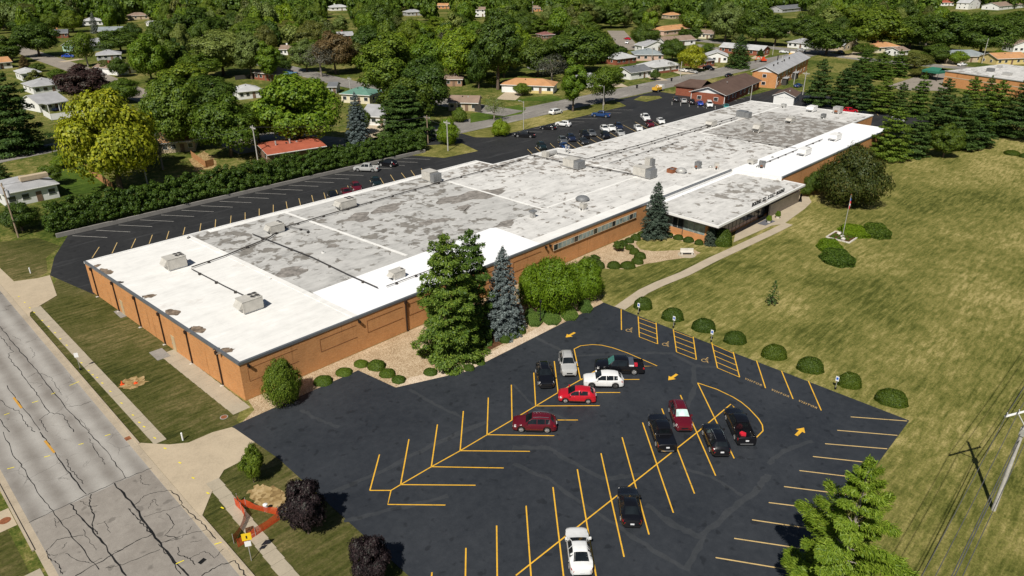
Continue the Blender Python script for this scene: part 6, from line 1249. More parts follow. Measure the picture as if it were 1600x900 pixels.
for k, (px, py, w) in enumerate(((835, 505, 45), (862, 502, 52), (890, 496, 48), (915, 485, 40), (828, 497, 30), (850, 494, 40))):
    shrub_px('spreading_juniper', 'spread0', 'juniper', px, py, w, 16, NUM[k] + ' patch of low spreading juniper under the bright green mound', 'juniper under the mound', 0.55, 0.8)
for px, py, w, h, m, lab in ((1343, 369, 56, 22, 'arbor_green', 'lighter left juniper behind the flagpole bed'), (1375, 371, 50, 27, 'hedge_green', 'dark right juniper behind the flagpole bed'), (1301, 394, 44, 26, 'arbor_green', 'lighter left juniper in front of the flagpole bed'), (1315, 414, 60, 30, 'hedge_green', 'dark juniper nearest the viewer in the flagpole bed')):
    shrub_px('spreading_juniper', 'spread0', m, px, py, w, h, lab, None, 0.8, 0.9)
for key, px, py, pt, w, m, lab in (('mound0', 702, 226, 186, 38, 'arbor_green', 'tall clipped dome shrub behind the wooden pole'), ('mound1', 782, 212, 186, 31, 'arbor_green', 'round green ball shrub on the strip beside the rear lot'), ('mound1', 719, 190, 168, 26, 'leaf_mid', 'rounded shrub before the beige corner house')):
    tree_px('round_shrub', key, m, px, py, pt, w, lab, None, 'shrub')
for px, py, w, h, key, m, lab in ((88, 243, 11, 7, 'clip0', 'box_green', 'small round shrub at the left road edge'), (1431, 246, 40, 14, 'clip0', 'box_green', 'low dark shrub below the factory corner pine'), (1586, 243, 22, 12, 'clip1', 'box_green', 'dark mound at the right edge of the lawn'), (1605, 247, 16, 10, 'clip0', 'box_green', 'dark mound cut by the right edge of the lawn'), (845, 145, 10, 8, 'clip0', 'box_green', 'small shrub at the orange roofed house front'), (725, 132, 18, 14, 'clip0', 'box_green', 'dark shrub beside the tan brick house')):
    shrub_px('round_shrub', key, m, px, py, w, h, lab)
for k, (px, py, w, h) in enumerate(((1258, 307, 18, 22), (1270, 304, 34, 40), (1288, 296, 36, 44), (1375, 246, 30, 26))):
    X, Y = W(px, py); plant_tree('wall_shrub', 'round0', 'leaf_dark', X, Y, h * DEPTH(py) / FPX * 0.9, w * DEPTH(py) / FPX / 2, NUM[k] + ' leafy bush against the far front wall counted from the entrance', 'shrub')

# ------------------------------------------------------------------ neighbourhood trees (base x, base y, top y, crown width on the picture)
B = ('broad0', 'broad1', 'broad2', 'broad3')
COL = {'d': ('leaf_dark', 'dark green'), 'm': ('leaf_mid', 'green'), 'b': ('leaf_bright', 'bright green'), 'y': ('leaf_yellow', 'yellow green'), 'o': ('leaf_olive', 'olive'), 'p': ('leaf_pale', 'pale green'), 'n': ('leaf_brown', 'brownish'), 'g': ('leaf_grey', 'greyish bare'), 'u': ('leaf_purple', 'blackish purple'), 'k': ('pine_dark', 'dark')}
T = [
 (30, 238, 108, 100, 'k', 'pine1', 'big pine behind the white house at the left edge'),
 (188, 296, 140, 142, 'y', 'round0', 'big tree rising behind the left part of the hedge'),
 (135, 160, 102, 68, 'u', 'broad1', 'spreading tree beside the grey hip roofs'),
 (285, 236, 116, 108, 'm', 'broad0', 'large tree behind the hedge right of the yellow green one'), (362, 245, 150, 100, 'm', 'broad2', 'large tree behind the hedge left of the red roof'), (330, 190, 118, 90, 'd', 'broad3', 'tree between the two large hedge side trees'),
 (238, 128, 54, 64, 'b', 'broad1', 'tree left of the far houses with white gable'), (190, 82, 44, 58, 'd', 'broad2', 'round tree above the low grey houses'), (138, 104, 48, 44, 'm', 'loose0', 'loose crowned tree on the lawn of the mint house'), (188, 120, 90, 28, 'd', 'round0', 'small round tree before the brown roofed white house'), (168, 114, 92, 22, 'o', 'loose0', 'thin tree left of the small round one'),
 (20, 98, 54, 38, 'd', 'tall0', 'dense tree at the left edge above the orange roof'), (40, 106, 86, 17, 'n', 'spruce1', 'small brown conifer beside the north street'), (62, 88, 34, 72, 'd', 'broad0', 'wide tree over the mint house'), (196, 160, 122, 48, 'm', 'broad3', 'tree right of the purple one'), (60, 112, 98, 18, 'd', 'round0', 'bush like tree beside the north street'), (92, 124, 108, 26, 'm', 'round0', 'low tree in front of the purple one'), (60, 140, 108, 26, 'o', 'tall0', 'thin tree among the grey hip roofs'),
 (312, 76, 14, 78, 'd', 'broad1', 'massive tree left of the pale green pair'), (350, 118, 46, 92, 'p', 'broad3', 'large tree in the middle left'), (394, 124, 44, 54, 'p', 'tall1', 'greyish tree right of the large pale one'), (318, 124, 82, 62, 'm', 'broad2', 'rounded tree below the large pale one'), (280, 112, 58, 32, 'k', 'tall0', 'narrow tree beside the bright green one'), (258, 62, 32, 32, 'd', 'round0', 'dark round tree before the far hedge'),
 (470, 232, 114, 138, 'b', 'broad0', 'huge tree in front of the road, left of the blue spruce'), (424, 128, 62, 40, 'b', 'tall0', 'slender tall tree beside the blue canopy'), (440, 118, 84, 34, 'd', 'round0', 'dark tree behind the blue canopy'), (525, 116, 48, 66, 'n', 'broad2', 'big tree beyond the curve of the street'), (502, 120, 68, 54, 'g', 'bare0', 'half bare tree at the curve of the street'), (480, 112, 62, 48, 'p', 'broad1', 'tree left of the half bare one'), (405, 222, 160, 60, 'm', 'broad3', 'tree at the left end of the red roof'),
 (612, 172, 44, 112, 'm', 'tall1', 'towering tree in the left centre'), (590, 66, 2, 72, 'd', 'broad0', 'high tree behind the towering one'), (664, 180, 88, 96, 'd', 'broad1', 'dark mass right of the towering tree'), (640, 205, 120, 80, 'd', 'broad3', 'dark tree over the white utility pickup'), (632, 220, 136, 84, 'k', 'pine0', 'broad pine beside the white garage house'), (672, 130, 54, 66, 'b', 'broad2', 'sunlit tree behind the dark mass'), (718, 130, 42, 82, 'b', 'broad0', 'sunlit maple above the tan brick house'), (778, 140, 8, 84, 'd', 'tall1', 'very tall dark tree above the corner lawn'), (748, 138, 70, 40, 'd', 'broad3', 'dark tree between the maple and the tall one'), (700, 96, 44, 34, 'g', 'bare0', 'bare twiggy tree left of the sunlit maple'), (565, 210, 165, 30, 'd', 'round0', 'dark shrub like tree at the white garage house'), (770, 136, 116, 24, 'm', 'loose0', 'small tree on the corner lawn'), (772, 188, 148, 34, 'p', 'bare0', 'thin young tree at the corner of the road'),
 (895, 174, 88, 46, 'b', 'tall0', 'street tree beside the white van'), (943, 164, 102, 56, 'm', 'loose0', 'street tree above the grass strip'), (905, 116, 40, 112, 'd', 'broad2', 'huge dark tree left of the far houses'), (862, 128, 84, 54, 'g', 'bare0', 'bare branched tree behind the street tree'), (840, 120, 60, 60, 'd', 'broad1', 'dark tree above the orange roofed house'), (878, 104, 52, 60, 'd', 'broad3', 'dark tree behind the bare branches'), (1007, 76, 36, 44, 'd', 'round0', 'round tree at the far side street'), (1050, 96, 60, 38, 'd', 'broad0', 'round dark tree left of the yellow one'), (1079, 112, 70, 42, 'y', 'round0', 'glowing tree among the grey roofs'), (1023, 125, 109, 15, 'd', 'round0', 'little round tree at the roadside garage'), (1153, 106, 54, 38, 'k', 'spruce1', 'wide spruce beside the road'), (1067, 62, 42, 18, 'd', 'tall0', 'left small tree before the far orange roof'), (1085, 64, 40, 20, 'd', 'tall1', 'right small tree before the far orange roof'), (816, 149, 130, 26, 'm', 'round0', 'small tree in front of the orange roofed house'), (925, 100, 74, 40, 'm', 'broad3', 'tree beside the pale roofed brick house'), (1132, 66, 4, 54, 'p', 'broad1', 'willow like tree in the far centre right'), (1180, 70, 14, 60, 'd', 'broad2', 'tree behind the long brick house'), (960, 128, 104, 30, 'm', 'broad0', 'tree right of the street trees'), (1046, 112, 96, 18, 'g', 'bare0', 'bare little tree before the pale hip roof'), (980, 116, 100, 22, 'm', 'loose0', 'small tree left of the roadside garage'), (1188, 88, 76, 10, 'k', 'spruce0', 'little spruce at the long brick house'),
 (1290, 86, 38, 74, 'd', 'broad3', 'dark grove tree left of the tan gabled house'), (1362, 76, 12, 104, 'm', 'broad0', 'large tree behind the tan gabled house'), (1350, 86, 68, 36, 'd', 'round0', 'low tree right of the tan gabled house'), (1460, 98, 68, 44, 'd', 'broad1', 'dark tree left of the wide grey roof'), (1428, 108, 82, 44, 'o', 'broad2', 'spreading tree on the far lawn'), (1495, 101, 80, 27, 'b', 'round0', 'bright round tree before the wide grey roof'), (1440, 120, 106, 36, 'o', 'round0', 'clump of dull bushes by the far lot'), (1557, 96, 78, 26, 'b', 'round0', 'bright low tree beside the yellow house'), (1210, 72, 20, 44, 'd', 'tall1', 'tall tree left of the far white house'), (1255, 68, 20, 60, 'd', 'broad2', 'tree behind the far white house'), (1420, 76, 26, 80, 'd', 'broad3', 'tree above the small white far house'), (1480, 82, 20, 90, 'd', 'broad1', 'wood edge tree above the wide grey roof'), (1530, 86, 26, 84, 'd', 'broad0', 'wood edge tree right of the wide grey roof'), (1585, 70, 18, 70, 'd', 'broad2', 'wood edge tree above the right edge houses'), (1450, 60, 30, 40, 'n', 'bare0', 'bare tree in the far right wood'),
 (85, 290, 255, 30, 'm', 'loose0', 'small tree at the white house corner'), (100, 262, 242, 26, 'b', 'round0', 'small tree by the road above the white house'), (255, 265, 208, 40, 'g', 'bare0', 'branchy tree behind the hedge near the wood fence'), (230, 262, 190, 60, 'd', 'broad1', 'dark tree behind the wood fence'), (10, 300, 255, 30, 'k', 'pine2', 'pine beside the white house gable'), (36, 360, 318, 52, 'd', 'round0', 'dark bush under the wooden pole at the left'),
]
for px, pb, ptp, w, c, key, where in T:
    key = {'bare0': 'bare0'}.get(key, key); mname, word = COL[c]
    w *= 1.24
    tree_px('pine_tree' if key.startswith('pine') else ('spruce_tree' if key.startswith('spruce') else 'deciduous_tree'), key, mname, px, pb, ptp, w, word + ' ' + where, 'neighbourhood trees')

# wood filling the distance: single trees up to the far houses, one mass beyond
rng = np.random.default_rng(5)
def blocked(X, Y, r, h):
    bx, by, bd = PIX(X, Y, 0); tx, ty, td = PIX(X, Y, h); rp = r * FPX / bd
    for hs in HOUSES:
        pts = hs[2:]; xs = [p[0] for p in pts]; ys = [p[1] for p in pts]; dd = min(p[2] for p in pts)
        if bx + rp * 0.45 > min(xs) and bx - rp * 0.45 < max(xs) and by > min(ys) - 2 and ty < max(ys) + 1 and bd < dd + 16: return True
    return False
ROADS = [([(96, 640), (96, 437), (90, 262), (84, 200)], 14), ([(158, 170), (156, 240), (160, 300), (166, 420)], 12), ([(105, 156), (420, 156)], 16), ([(384, 250), (378, 170), (366, 120), (372, 60)], 14), ([W(985, 82), W(962, 48)], 14), ([W(1085, 72), W(1160, 82)], 12)]
def near_road(X, Y, r):
    p = Vector((X, Y))
    for pts, w in ROADS:
        for a, b in zip(pts, pts[1:]):
            a, b = Vector(a), Vector(b); d = b - a; t = max(0, min(1, (p - a).dot(d) / d.dot(d)))
            if (p - (a + d * t)).length < w / 2 + r * 0.8: return True
    return False
cand = []
for gx in np.arange(-120, 1000, 12.5):
    for gy in np.arange(120, 1000, 12.5):
        X, Y = gx + rng.uniform(-5, 5), gy + rng.uniform(-5, 5); px, py, dep = PIX(X, Y, 0)
        if dep < 250 or dep > 1000 or px < -90 or px > 1690: continue
        cand.append((dep, X, Y, px, py))
cand.sort(); wood = []; nt = 0; FAR = []
protoW = [tuple(PROTO[k]) for k in ('far0', 'far1', 'far2')]
lo = [crown_cards(900 + i, 6.3, 11, 0.8, 750, 1.35, 22)[0] for i in range(4)]
for dep, X, Y, px, py in cand:
    r, h = rng.uniform(4.6, 9.2), rng.uniform(9, 19)
    if dep < 430 and (900 < px < 1330) : r *= 0.7; h *= 0.62
    if any((X - a) ** 2 + (Y - b) ** 2 < (c + r * 0.7) ** 2 for a, b, c in ROWS): continue
    if 195 < X < 345 and 95 < Y < 172: continue
    if near_road(X, Y, r) or blocked(X, Y, r, h): continue
    if dep < 330 and rng.random() < 0.45: continue
    if 270 < dep < 440 and 1190 < px < 1600 and py > 84: continue
    if dep < 520 and rng.random() < 0.06: continue
    u = rng.random(); mname, word = COL['d' if u < 0.30 else 'm' if u < 0.60 else 'p' if u < 0.75 else 'o' if u < 0.86 else 'b']
    if dep < 560 and nt < 290:
        ROWS.append((X, Y, r * 0.8)); nt += 1
        t = plant_tree('deciduous_tree', ('far0', 'far1', 'far2', 'far3', 'far4', 'far5', 'broad1', 'broad3', 'tall0', 'round0', 'loose0')[rng.integers(0, 11)], mname, X, Y, h, r, 'x', 'tree', 'crowded trees between the far houses')
        FAR.append((px, py, word, t))
    else:
        q = lo[rng.integers(0, 4)]; a = rng.uniform(0, 6.28); ca, sa = math.cos(a), math.sin(a); s = r / 6.3; Rm = np.array([[ca * s, sa * s, 0], [-sa * s, ca * s, 0], [0, 0, h / 11.8]])
        wood.append(q @ Rm + np.array([X, Y, 0]))
o = link('far_wood', quads_mesh('far_wood', np.concatenate(wood), 'leaf_mid')); tag(o, 'mass of trees filling the far distance', 'wood', None, 'stuff')
print('single far trees', nt, 'massed', len(wood))

LAND = [(60, 145, 'grey hip roofed house'), (85, 172, 'porch house'), (5, 100, 'left edge orange roof'), (112, 78, 'mint green house'), (170, 92, 'low grey house'), (200, 112, 'brown roofed white house'), (145, 36, 'far left white roof'), (172, 52, 'far left blue grey roof'), (215, 28, 'far left brown roof'), (95, 56, 'dark roofed brick house'), (241, 40, 'tiny white shed'), (280, 232, 'tan roofed patio house'), (392, 150, 'pale half hidden roof'), (416, 122, 'brick house with canopy'), (449, 84, 'small brown roof'), (555, 158, 'green roof'), (465, 232, 'red roof'), (704, 132, 'tan brick house'), (824, 143, 'wide orange hip roof'), (541, 60, 'far chimney brick house'), (531, 15, 'top left of centre white house'), (648, 24, 'far grey roof'), (695, 13, 'top centre orange house'), (750, 24, 'far two storey house'), (839, 16, 'top centre brick house'), (857, 60, 'maroon roof in the trees'), (850, 106, 'shaded grey roof'), (1000, 120, 'roadside garage house'), (1014, 92, 'blue grey hip roof'), (1062, 70, 'white gabled brown roof'), (1060, 52, 'orange roof on the rise'), (1102, 58, 'cream house'), (1055, 28, 'far centre orange roof'), (1157, 84, 'long brick house'), (1246, 74, 'far road white house'), (1327, 78, 'tan gabled house'), (1387, 80, 'cream orange roofed house'), (1510, 95, 'wide grey hip roof'), (1580, 98, 'yellow house'), (1600, 80, 'right edge white house'), (1226, 52, 'far maroon roof'), (1243, 18, 'far dark roof'), (1480, 8, 'top right red roof'), (1521, 12, 'tall white far house'), (1584, 12, 'long tan top right roof'), (960, 60, 'far side street'), (320, 40, 'massive dark left tree'), (420, 30, 'far left centre gap'), (900, 45, 'huge dark central crown'), (1140, 25, 'far willow'), (1420, 40, 'far right wood edge')]
ORD = ['leftmost', 'second', 'third', 'fourth', 'fifth', 'sixth', 'seventh', 'eighth', 'ninth', 'tenth', 'eleventh', 'twelfth', 'thirteenth', 'fourteenth', 'fifteenth', 'sixteenth']
keyed = {}
for px, py, word, t in FAR:
    l = min(LAND, key=lambda q: (q[0] - px) ** 2 + (3 * (q[1] - py)) ** 2); side = 'behind' if py < l[1] - 2 else 'in front of' if py > l[1] + 2 else ('left of' if px < l[0] else 'right of')
    keyed.setdefault((l[2], side, word), []).append((px, t))
for (ln, side, word), L_ in keyed.items():
    L_.sort(key=lambda q: q[0])
    for k, (px, t) in enumerate(L_):
        t['label'] = (word + ' leafy tree ' + side + ' the ' + ln) if len(L_) == 1 else (ORD[min(k, 15)] + ' ' + word + ' tree ' + side + ' the ' + ln)

# ------------------------------------------------------------------ poles, wires, signs, small things
def pole(px, pyb, pyt, label, mat='pole_wood', arm=True, r=0.16, transformer=False, arm_dir=rad(90), name='utility_pole', h=None, lamp=False):
    X, Y = W(px, pyb); h = h or HT(px, pyb, pyt); t = thing(name, label, 'utility pole', (X, Y, 0), arm_dir)
    MB().tube([(0, 0, -0.1), (0, 0, h)], [r, r * 0.7], 10).build('shaft', mat, t)
    if arm:
        MB().box(-1.25, 1.25, -0.07, 0.07, h - 0.75, h - 0.58).build('crossarm', mat, t)
        for x in (-1.1, -0.5, 0.5, 1.1): MB().cyl(x, 0, h - 0.58, h - 0.32, 0.06, 8, r2=0.03).build('insulator', 'insulator', t)
        for s in (-1, 1): MB().tube([(0, 0.08, h - 1.35), (s * 0.75, 0.08, h - 0.72)], 0.025, 6).build('brace', 'steel', t)
    if transformer: MB().cyl(0.0, -0.42, h - 2.6, h - 1.5, 0.3, 14).build('transformer', 'insulator', t); MB().cyl(0.0, -0.42, h - 1.5, h - 1.25, 0.07, 8).build('bushing', 'steel', t)
    if lamp: MB().tube([(0, 0, h - 0.5), (0.9, 0, h - 0.1), (1.6, 0, h - 0.1)], 0.04, 6).build('lamp_arm', 'steel', t); MB().box(1.4, 2.1, -0.14, 0.14, h - 0.22, h - 0.05).build('lamp_head', 'steel', t)
    return Vector((X, Y, h))
PL = {}
PL['a'] = pole(29, 371, 286, 'wooden pole with white transformer at the left end of the hedge', transformer=True)
PL['b'] = pole(231, 290, 250, 'wooden pole with transformer behind the hedge', 'pole_grey', transformer=True, h=9.5)
PL['c'] = pole(404, 258, 216, 'pole behind the hedge left of the red roof', 'pole_grey', h=9.5)
PL['d'] = pole(669, 224, 180, 'dark pole with crossarm at the right end of the hedge')
PL['e'] = pole(700, 236, 188, 'pale pole standing before the tall clipped dome shrub', 'pole_grey')
PL['f'] = pole(818, 203, 158, 'thin light pole beside the black pickup', 'pole_grey', False, 0.10, lamp=True)
PL['g'] = pole(942, 174, 134, 'thin light pole behind the blue pickup', 'pole_grey', False, 0.10, lamp=True)
PL['h'] = pole(1063, 121, 96, 'pale pole before the pale hip roofed house', 'pole_grey', False)
for i, (px, pb, ptp, lab) in enumerate(((549, 158, 120, 'pole in front of the cream house'), (690, 130, 106, 'pole beside the tan brick house'), (776, 138, 106, 'pole on the corner lawn under the tall dark tree'), (926, 40, 12, 'far pole above the huge dark tree'), (1018, 97, 73, 'slim pole before the blue grey hip roof'), (1160, 56, 32, 'pale pole above the wide spruce'), (1277, 84, 56, 'pole before the dark grove'), (1389, 72, 51, 'pole behind the cream orange roofed house'), (1436, 72, 50, 'pole at the far right wood'), (1534, 99, 60, 'tall pole before the wide grey roof'), (1497, 82, 61, 'pole left of the tall one by the wide grey roof'), (1172, 160, 133, 'pole between factory roof and red brick building'), (1254, 148, 112, 'pole beside the white garage'), (1240, 132, 108, 'pole at the two storey block yard'), (175, 40, 16, 'pole by the far left hedge'), (1207, 86, 70, 'pole at the far bend of the road'), (832, 20, 2, 'far pole by the far brick house'), (1069, 38, 22, 'far pole by the far orange roof'))):
    PL['n%d' % i] = pole(px, pb, ptp, lab, 'pole_grey', i % 2 == 0, 0.15)
def wire(p, q, sag, label, r=0.022):
    pts = [p.lerp(q, k / 14) - Vector((0, 0, sag * 4 * (k / 14) * (1 - k / 14))) for k in range(15)]
    t = tag(MB().tube([tuple(v - p) for v in pts], r, 5, cap=False).build('power_line', 'cable'), label, 'power line'); t.location = p
up = Vector((0, 0, -0.4))
for a, b, lab in (('a', 'b', 'wire from the transformer pole at the left to the pole behind the hedge'), ('b', 'c', 'wire between the two poles behind the hedge'), ('c', 'd', 'wire above the red roof toward the hedge end'), ('d', 'e', 'short wire between the two poles at the hedge end'), ('n6', 'n7', 'wire above the tan gabled house'), ('n7', 'n8', 'wire before the far right wood'), ('n8', 'n10', 'wire right of the far right wood pole'), ('n10', 'n9', 'wire between poles above the wide grey roof'), ('n5', 'n6', 'wire across the far trees above the road')): wire(PL[a] + up, PL[b] + up, 0.9, lab)
# big pole at the right edge with its line
BX, BY = W(1552, 797); HB = 12.6
t = thing('utility_pole', 'tall weathered pole with a white crossarm at the right edge', 'utility pole', (BX, BY, 0))
MB().tube([(0, 0, -0.2), (0, 0, HB)], [0.19, 0.13], 12).build('shaft', 'pole_grey', t)
MB().tube([(-2.6, 1.3, 11.0), (1.2, -0.6, 11.0)], 0.10, 8).build('crossarm', 'trim_white', t); MB().tube([(-1.3, 0.65, 10.95), (0, 0, 9.3)], 0.06, 8).build('brace', 'trim_white', t)
for k in (-2.5, -1.3, 1.1): MB().cyl(k, -k / 2, 11.05, 11.35, 0.08, 8, r2=0.04).build('insulator', 'insulator', t)
MB().box(-0.25, 0.25, -0.2, 0.2, 8.4, 9.1).build('equipment_box', 'steel', t)
base = Vector((BX, BY, 0)); D1 = Vector((-1, -0.02, 0)); D2 = Vector((1, 0.0, 0))
for k, (o_, z_, lab) in enumerate((((-2.5, 1.25), 11.3, 'outer wire running past the foreground pine'), ((-1.3, 0.65), 11.3, 'middle wire running past the foreground pine'), ((1.1, -0.55), 11.3, 'right hand wire at the right edge pole'), ((0.0, 0.1), 8.6, 'low cable of the right edge pole'), ((0.05, 0.0), 7.9, 'lowest twisted cable of the right edge pole'))):
    p = base + Vector((o_[0], o_[1], z_)); wire(p, p + D1 * 55, 1.0, lab + ' toward the viewer', 0.028 if k < 3 else 0.04); wire(p, p + D2 * 60, 1.0, lab + ' toward the far lawn', 0.028 if k < 3 else 0.04)
# accessible parking signs
def post_sign(px, py, h, label, face='sign_white', w=0.32, hh=0.5, detail=True, rz=rad(180), post='steel'):
    X, Y = W(px, py); t = thing('parking_sign', label, 'sign', (X, Y, 0), rz); MB().cyl(0, 0, 0, h, 0.03, 8).build('post', post, t); MB().cyl(0, 0, 0, 0.25, 0.12, 10).build('base', 'black_iron', t)
    p = MB().box(0.03, 0.05, -w / 2, w / 2, h - hh, h).build('plate', face, t)
    if detail: MB().box(0.05, 0.056, -w * 0.32, w * 0.32, h - hh * 0.72, h - hh * 0.22).build('blue_symbol', 'sign_blue', p)
    return t
for k, (px, py) in enumerate(((997, 491), (1052, 512), (1111, 534), (1305, 608))):
    post_sign(px, py, 1.75, ('first', 'second', 'third', 'last')[k] + ' blue and white parking sign along the lot edge from the footpath', w=0.38, hh=0.62)
post_sign(126, 578, 2.4, 'white street sign on a thin post between sidewalk and kerb', detail=False, w=0.45, hh=0.6, rz=rad(-120))
X, Y = W(393, 876); t = thing('warning_sign', 'yellow warning sign with white plate below beside the orange netting', 'sign', (X, Y, 0), rad(-120)); MB().cyl(0, 0, 0, 3.0, 0.035, 8).build('post', 'steel', t)
MB().box(0.035, 0.055, -0.38, 0.38, 2.3, 3.05).build('yellow_plate', 'sign_yellow', t); p = MB().box(0.035, 0.055, -0.25, 0.25, 1.65, 2.2).build('white_plate', 'sign_white', t); MB().box(0.056, 0.062, -0.06, 0.06, 2.5, 2.8).build('black_symbol', 'black_iron', t)
for px, py, lab in ((286, 688, 'small white marker post beside the driveway'), (48, 427, 'small white marker post on the corner grass'), (416, 798, 'white utility marker beside the dug soil')):
    X, Y = W(px, py); big = px == 416; t = thing('marker_post', lab, 'marker', (X, Y, 0)); MB().cyl(0, 0, 0, 0.9 if not big else 0.75, 0.09 if not big else 0.2, 10).build('tube', 'sign_white', t); MB().cyl(0, 0, 0.9 if not big else 0.75, 0.98 if not big else 0.84, 0.10 if not big else 0.22, 10, r2=0.05).build('cap', 'sign_white', t)
# orange netting around the dug hole
net = thing('safety_netting', 'orange plastic netting around a hole in the sidewalk', 'netting', (*W(370, 855), 0)); o0 = Vector(W(370, 855))
ring = [W(366, 850), W(385, 812), W(378, 800), W(368, 790), W(372, 786), W(385, 793), W(436, 806), W(438, 812), W(400, 838), W(372, 856)]
for i in range(len(ring) - 1):
    a, b = Vector(ring[i]) - o0, Vector(ring[i + 1]) - o0; m = MB(); n = 6
    for k in range(n):
        p, q = a.lerp(b, k / n), a.lerp(b, (k + 1) / n); s0, s1 = 1.0 - 0.25 * math.sin(math.pi * k / n) + 0.05 * math.sin(k * 3 + i), 1.0 - 0.25 * math.sin(math.pi * (k + 1) / n) + 0.05 * math.sin(k * 3 + 3 + i)
        off = Vector((b.y - a.y, a.x - b.x)).normalized() * 0.12 if (b - a).length > 0 else Vector((0, 0)); o1, o2 = off * math.sin(math.pi * k / n), off * math.sin(math.pi * (k + 1) / n)
        m.face([(p.x, p.y, 0.03), (q.x, q.y, 0.03), (q.x + o2.x, q.y + o2.y, s1), (p.x + o1.x, p.y + o1.y, s0)])
    m.build('net_panel', 'orange_net', net); MB().cyl(a.x, a.y, 0, 1.15, 0.025, 6).build('stake', 'steel', net)
structure(MB().sheet([W(383, 826), W(396, 822), W(402, 832), W(385, 838)], 0.062).build('hole', 'mulch'))
for px, py, lab in ((191, 601, 'orange cone lying beside the dug patch'), (212, 599, 'small orange marker on the dug patch')):
    X, Y = W(px, py); t = thing('traffic_cone', lab, 'cone', (X, Y, 0.02)); MB().cyl(0, 0, 0.04, 0.5 if px < 200 else 0.25, 0.14, 12, r2=0.04).build('cone', 'orange_plastic', t); MB().box(-0.2, 0.2, -0.2, 0.2, 0, 0.04).build('base', 'orange_plastic', t)
X, Y = W(350, 652); t = thing('manhole_cover', 'dark iron cover set in the grass near the driveway', 'manhole', (X, Y, 0.01)); MB().cyl(0, 0, 0, 0.03, 0.42, 20).build('ring', 'steel', t); MB().cyl(0, 0, 0.03, 0.04, 0.34, 18).build('lid', 'rust', t)
X, Y = W(8, 814); t = thing('manhole_cover', 'round rusty cover on the far sidewalk at the left edge', 'manhole', (X, Y, 0.035)); MB().cyl(0, 0, 0, 0.02, 0.45, 20).build('ring', 'rust', t); MB().cyl(0, 0, 0.02, 0.03, 0.36, 18).build('lid', 'rust', t)
# flagpole bed
X, Y = W(1316, 371); t = thing('flagpole', 'white flagpole with a limp flag on the lawn', 'flagpole', (X, Y, 0)); MB().tube([(0, 0, 0), (0, 0, 7.9)], [0.065, 0.04], 10).build('shaft', 'steel', t); MB().cyl(0, 0, 0, 0.3, 0.35, 14).build('footing', 'white_stone', t); MB().cyl(0, 0, 7.9, 8.05, 0.09, 8).build('finial', 'rust', t)
for k, (m_, z0) in enumerate((('sign_blue', 6.9), ('red_can', 6.45), ('trim_white', 6.0), ('red_can', 5.6))):
    f = MB()
    for j in range(5):
        a0, a1 = 0.08 + 0.10 * j, 0.18 + 0.10 * j; s0, s1 = 0.07 * math.sin(j * 1.9 + k), 0.07 * math.sin((j + 1) * 1.9 + k); f.face([(a0 * 0.8, s0, z0 - 0.10 * j), (a1 * 0.8, s1, z0 - 0.10 * (j + 1)), (a1 * 0.8, s1, z0 + 0.45 - 0.06 * (j + 1)), (a0 * 0.8, s0, z0 + 0.45 - 0.06 * j)])
    f.build('flag_fold', m_, t)
bed = thing('flag_bed', 'square bed with white stone edging around the flagpole', 'flower bed', (X, Y, 0), 0.0)
MB().box(-2.0, 2.0, -2.0, 2.0, 0.0, 0.08).build('soil', 'mulch', bed)
stone = MB().box(0.02, 0.63, -0.12, 0.12, 0, 0.2).mesh('edging_stone', 'white_stone')
for k in range(6):
    for (x, y, r_) in ((-2.05 + k * 0.68, -2.0, 0), (-2.05 + k * 0.68, 2.0, 0), (-2.0, -2.05 + k * 0.68, rad(90)), (2.0, -2.05 + k * 0.68, rad(90))): link('edging_stone', stone, bed, (x, y, 0), r_ + random.uniform(-0.05, 0.05))
for k in range(9):
    x, y = random.uniform(-1.6, 1.6), random.uniform(-1.6, 1.6); f = link('bed_plant', PROTO['spread0'][0], bed, (x, y, 0.05)); f.scale = (0.4, 0.4, 0.4); setmat(f, 'leaf_mid')
for k, (x, y) in enumerate(((-1.2, -0.6), (0.9, 1.0))): MB().tube([(x, y, 0.1), (x, y, 0.3), (x, y, 0.5)], [0.35, 0.4, 0.15], 7).build('boulder', 'white_stone', bed)
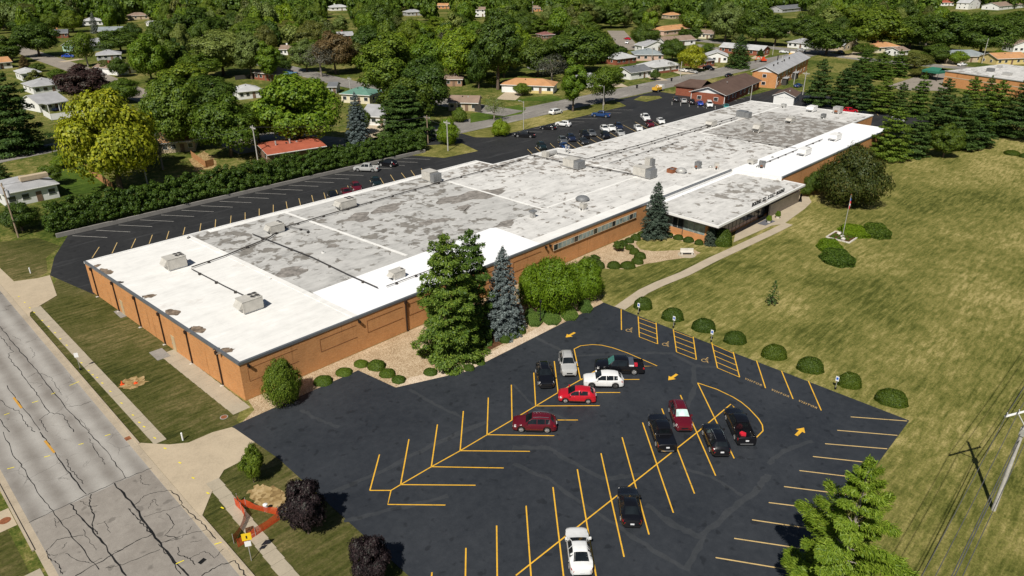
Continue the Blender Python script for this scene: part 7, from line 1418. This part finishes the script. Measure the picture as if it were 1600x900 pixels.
# lamp post, bench, planters, golf cart shaped thing by the door, mailboxes, bins
X, Y = W(844, 506); t = thing('lamp_post', 'black garden lamp post in the juniper beside the lot', 'lamp post', (X, Y, 0)); MB().tube([(0, 0, 0), (0, 0, 0.9), (0, 0, 0.95), (0, 0, 3.1)], [0.13, 0.1, 0.06, 0.05], 10).build('post', 'black_iron', t); MB().tube([(0, 0, 3.1), (0, 0, 3.5), (0, 0, 3.65)], [0.12, 0.2, 0.04], 6).build('lantern', 'black_iron', t); MB().box(-0.5, 0.5, -0.03, 0.03, 1.5, 1.56).build('ladder_bar', 'black_iron', t)
X, Y = W(1073, 398); t = thing('garden_bench', 'pale stone bench on the round gravel spot before the entrance', 'bench', (X, Y, 0.02), rad(-45))
MB().box(-1.1, 1.1, -0.25, 0.25, 0.42, 0.52).build('seat', 'white_stone', t); MB().prism([(-1.1, 0.22), (1.1, 0.22), (1.1, 0.32), (-1.1, 0.32)], 0.52, 1.05).build('backrest', 'white_stone', t)
for s in (-1, 1): MB().box(s * 0.85 - 0.1, s * 0.85 + 0.1, -0.22, 0.22, 0, 0.42).build('leg', 'white_stone', t)
structure(MB().sheet([(X + 1.5 * math.cos(a), Y + 1.5 * math.sin(a)) for a in np.linspace(0, 6.28, 18)[:-1]], 0.026).build('bench_pad', 'path_concrete'))
for px, py, lab in ((1201, 348, 'left planter with leafy plant at the entrance steps'), (1215, 341, 'right planter with leafy plant at the entrance steps')):
    X, Y = W(px, py); t = thing('planter', lab, 'planter', (X, Y, 0.06)); MB().cyl(0, 0, 0, 0.6, 0.32, 12, r2=0.42).build('pot', 'pot', t); f = link('plant', PROTO['spread0'][0], t, (0, 0, 0.5)); f.scale = (0.5, 0.5, 0.85); setmat(f, 'leaf_bright')
X, Y = W(1250, 315); t = thing('statue', 'small dark figure ornament at the end of the screen wall', 'ornament', (X, Y, 0.05)); MB().tube([(0, 0, 0), (0, 0, 0.15), (0, 0, 0.9), (0.1, 0, 1.3), (0.12, 0, 1.55)], [0.4, 0.3, 0.18, 0.25, 0.12], 10).build('figure', 'black_iron', t); MB().cyl(0.3, 0, 0.05, 0.35, 0.22, 10).build('foot', 'black_iron', t)
for px, py, lab in ((995, 138, 'black bin at the kerb by the garage house'), (1049, 127, 'black bin at the kerb by the pale pole')):
    X, Y = W(px, py); t = thing('wheelie_bin', lab, 'bin', (X, Y, 0)); MB().tube([(0, 0, 0.05), (0, 0, 1.1)], [0.35, 0.45], 4).build('body', 'car_black', t); MB().box(-0.42, 0.42, -0.42, 0.42, 1.1, 1.2).build('lid', 'car_black', t)
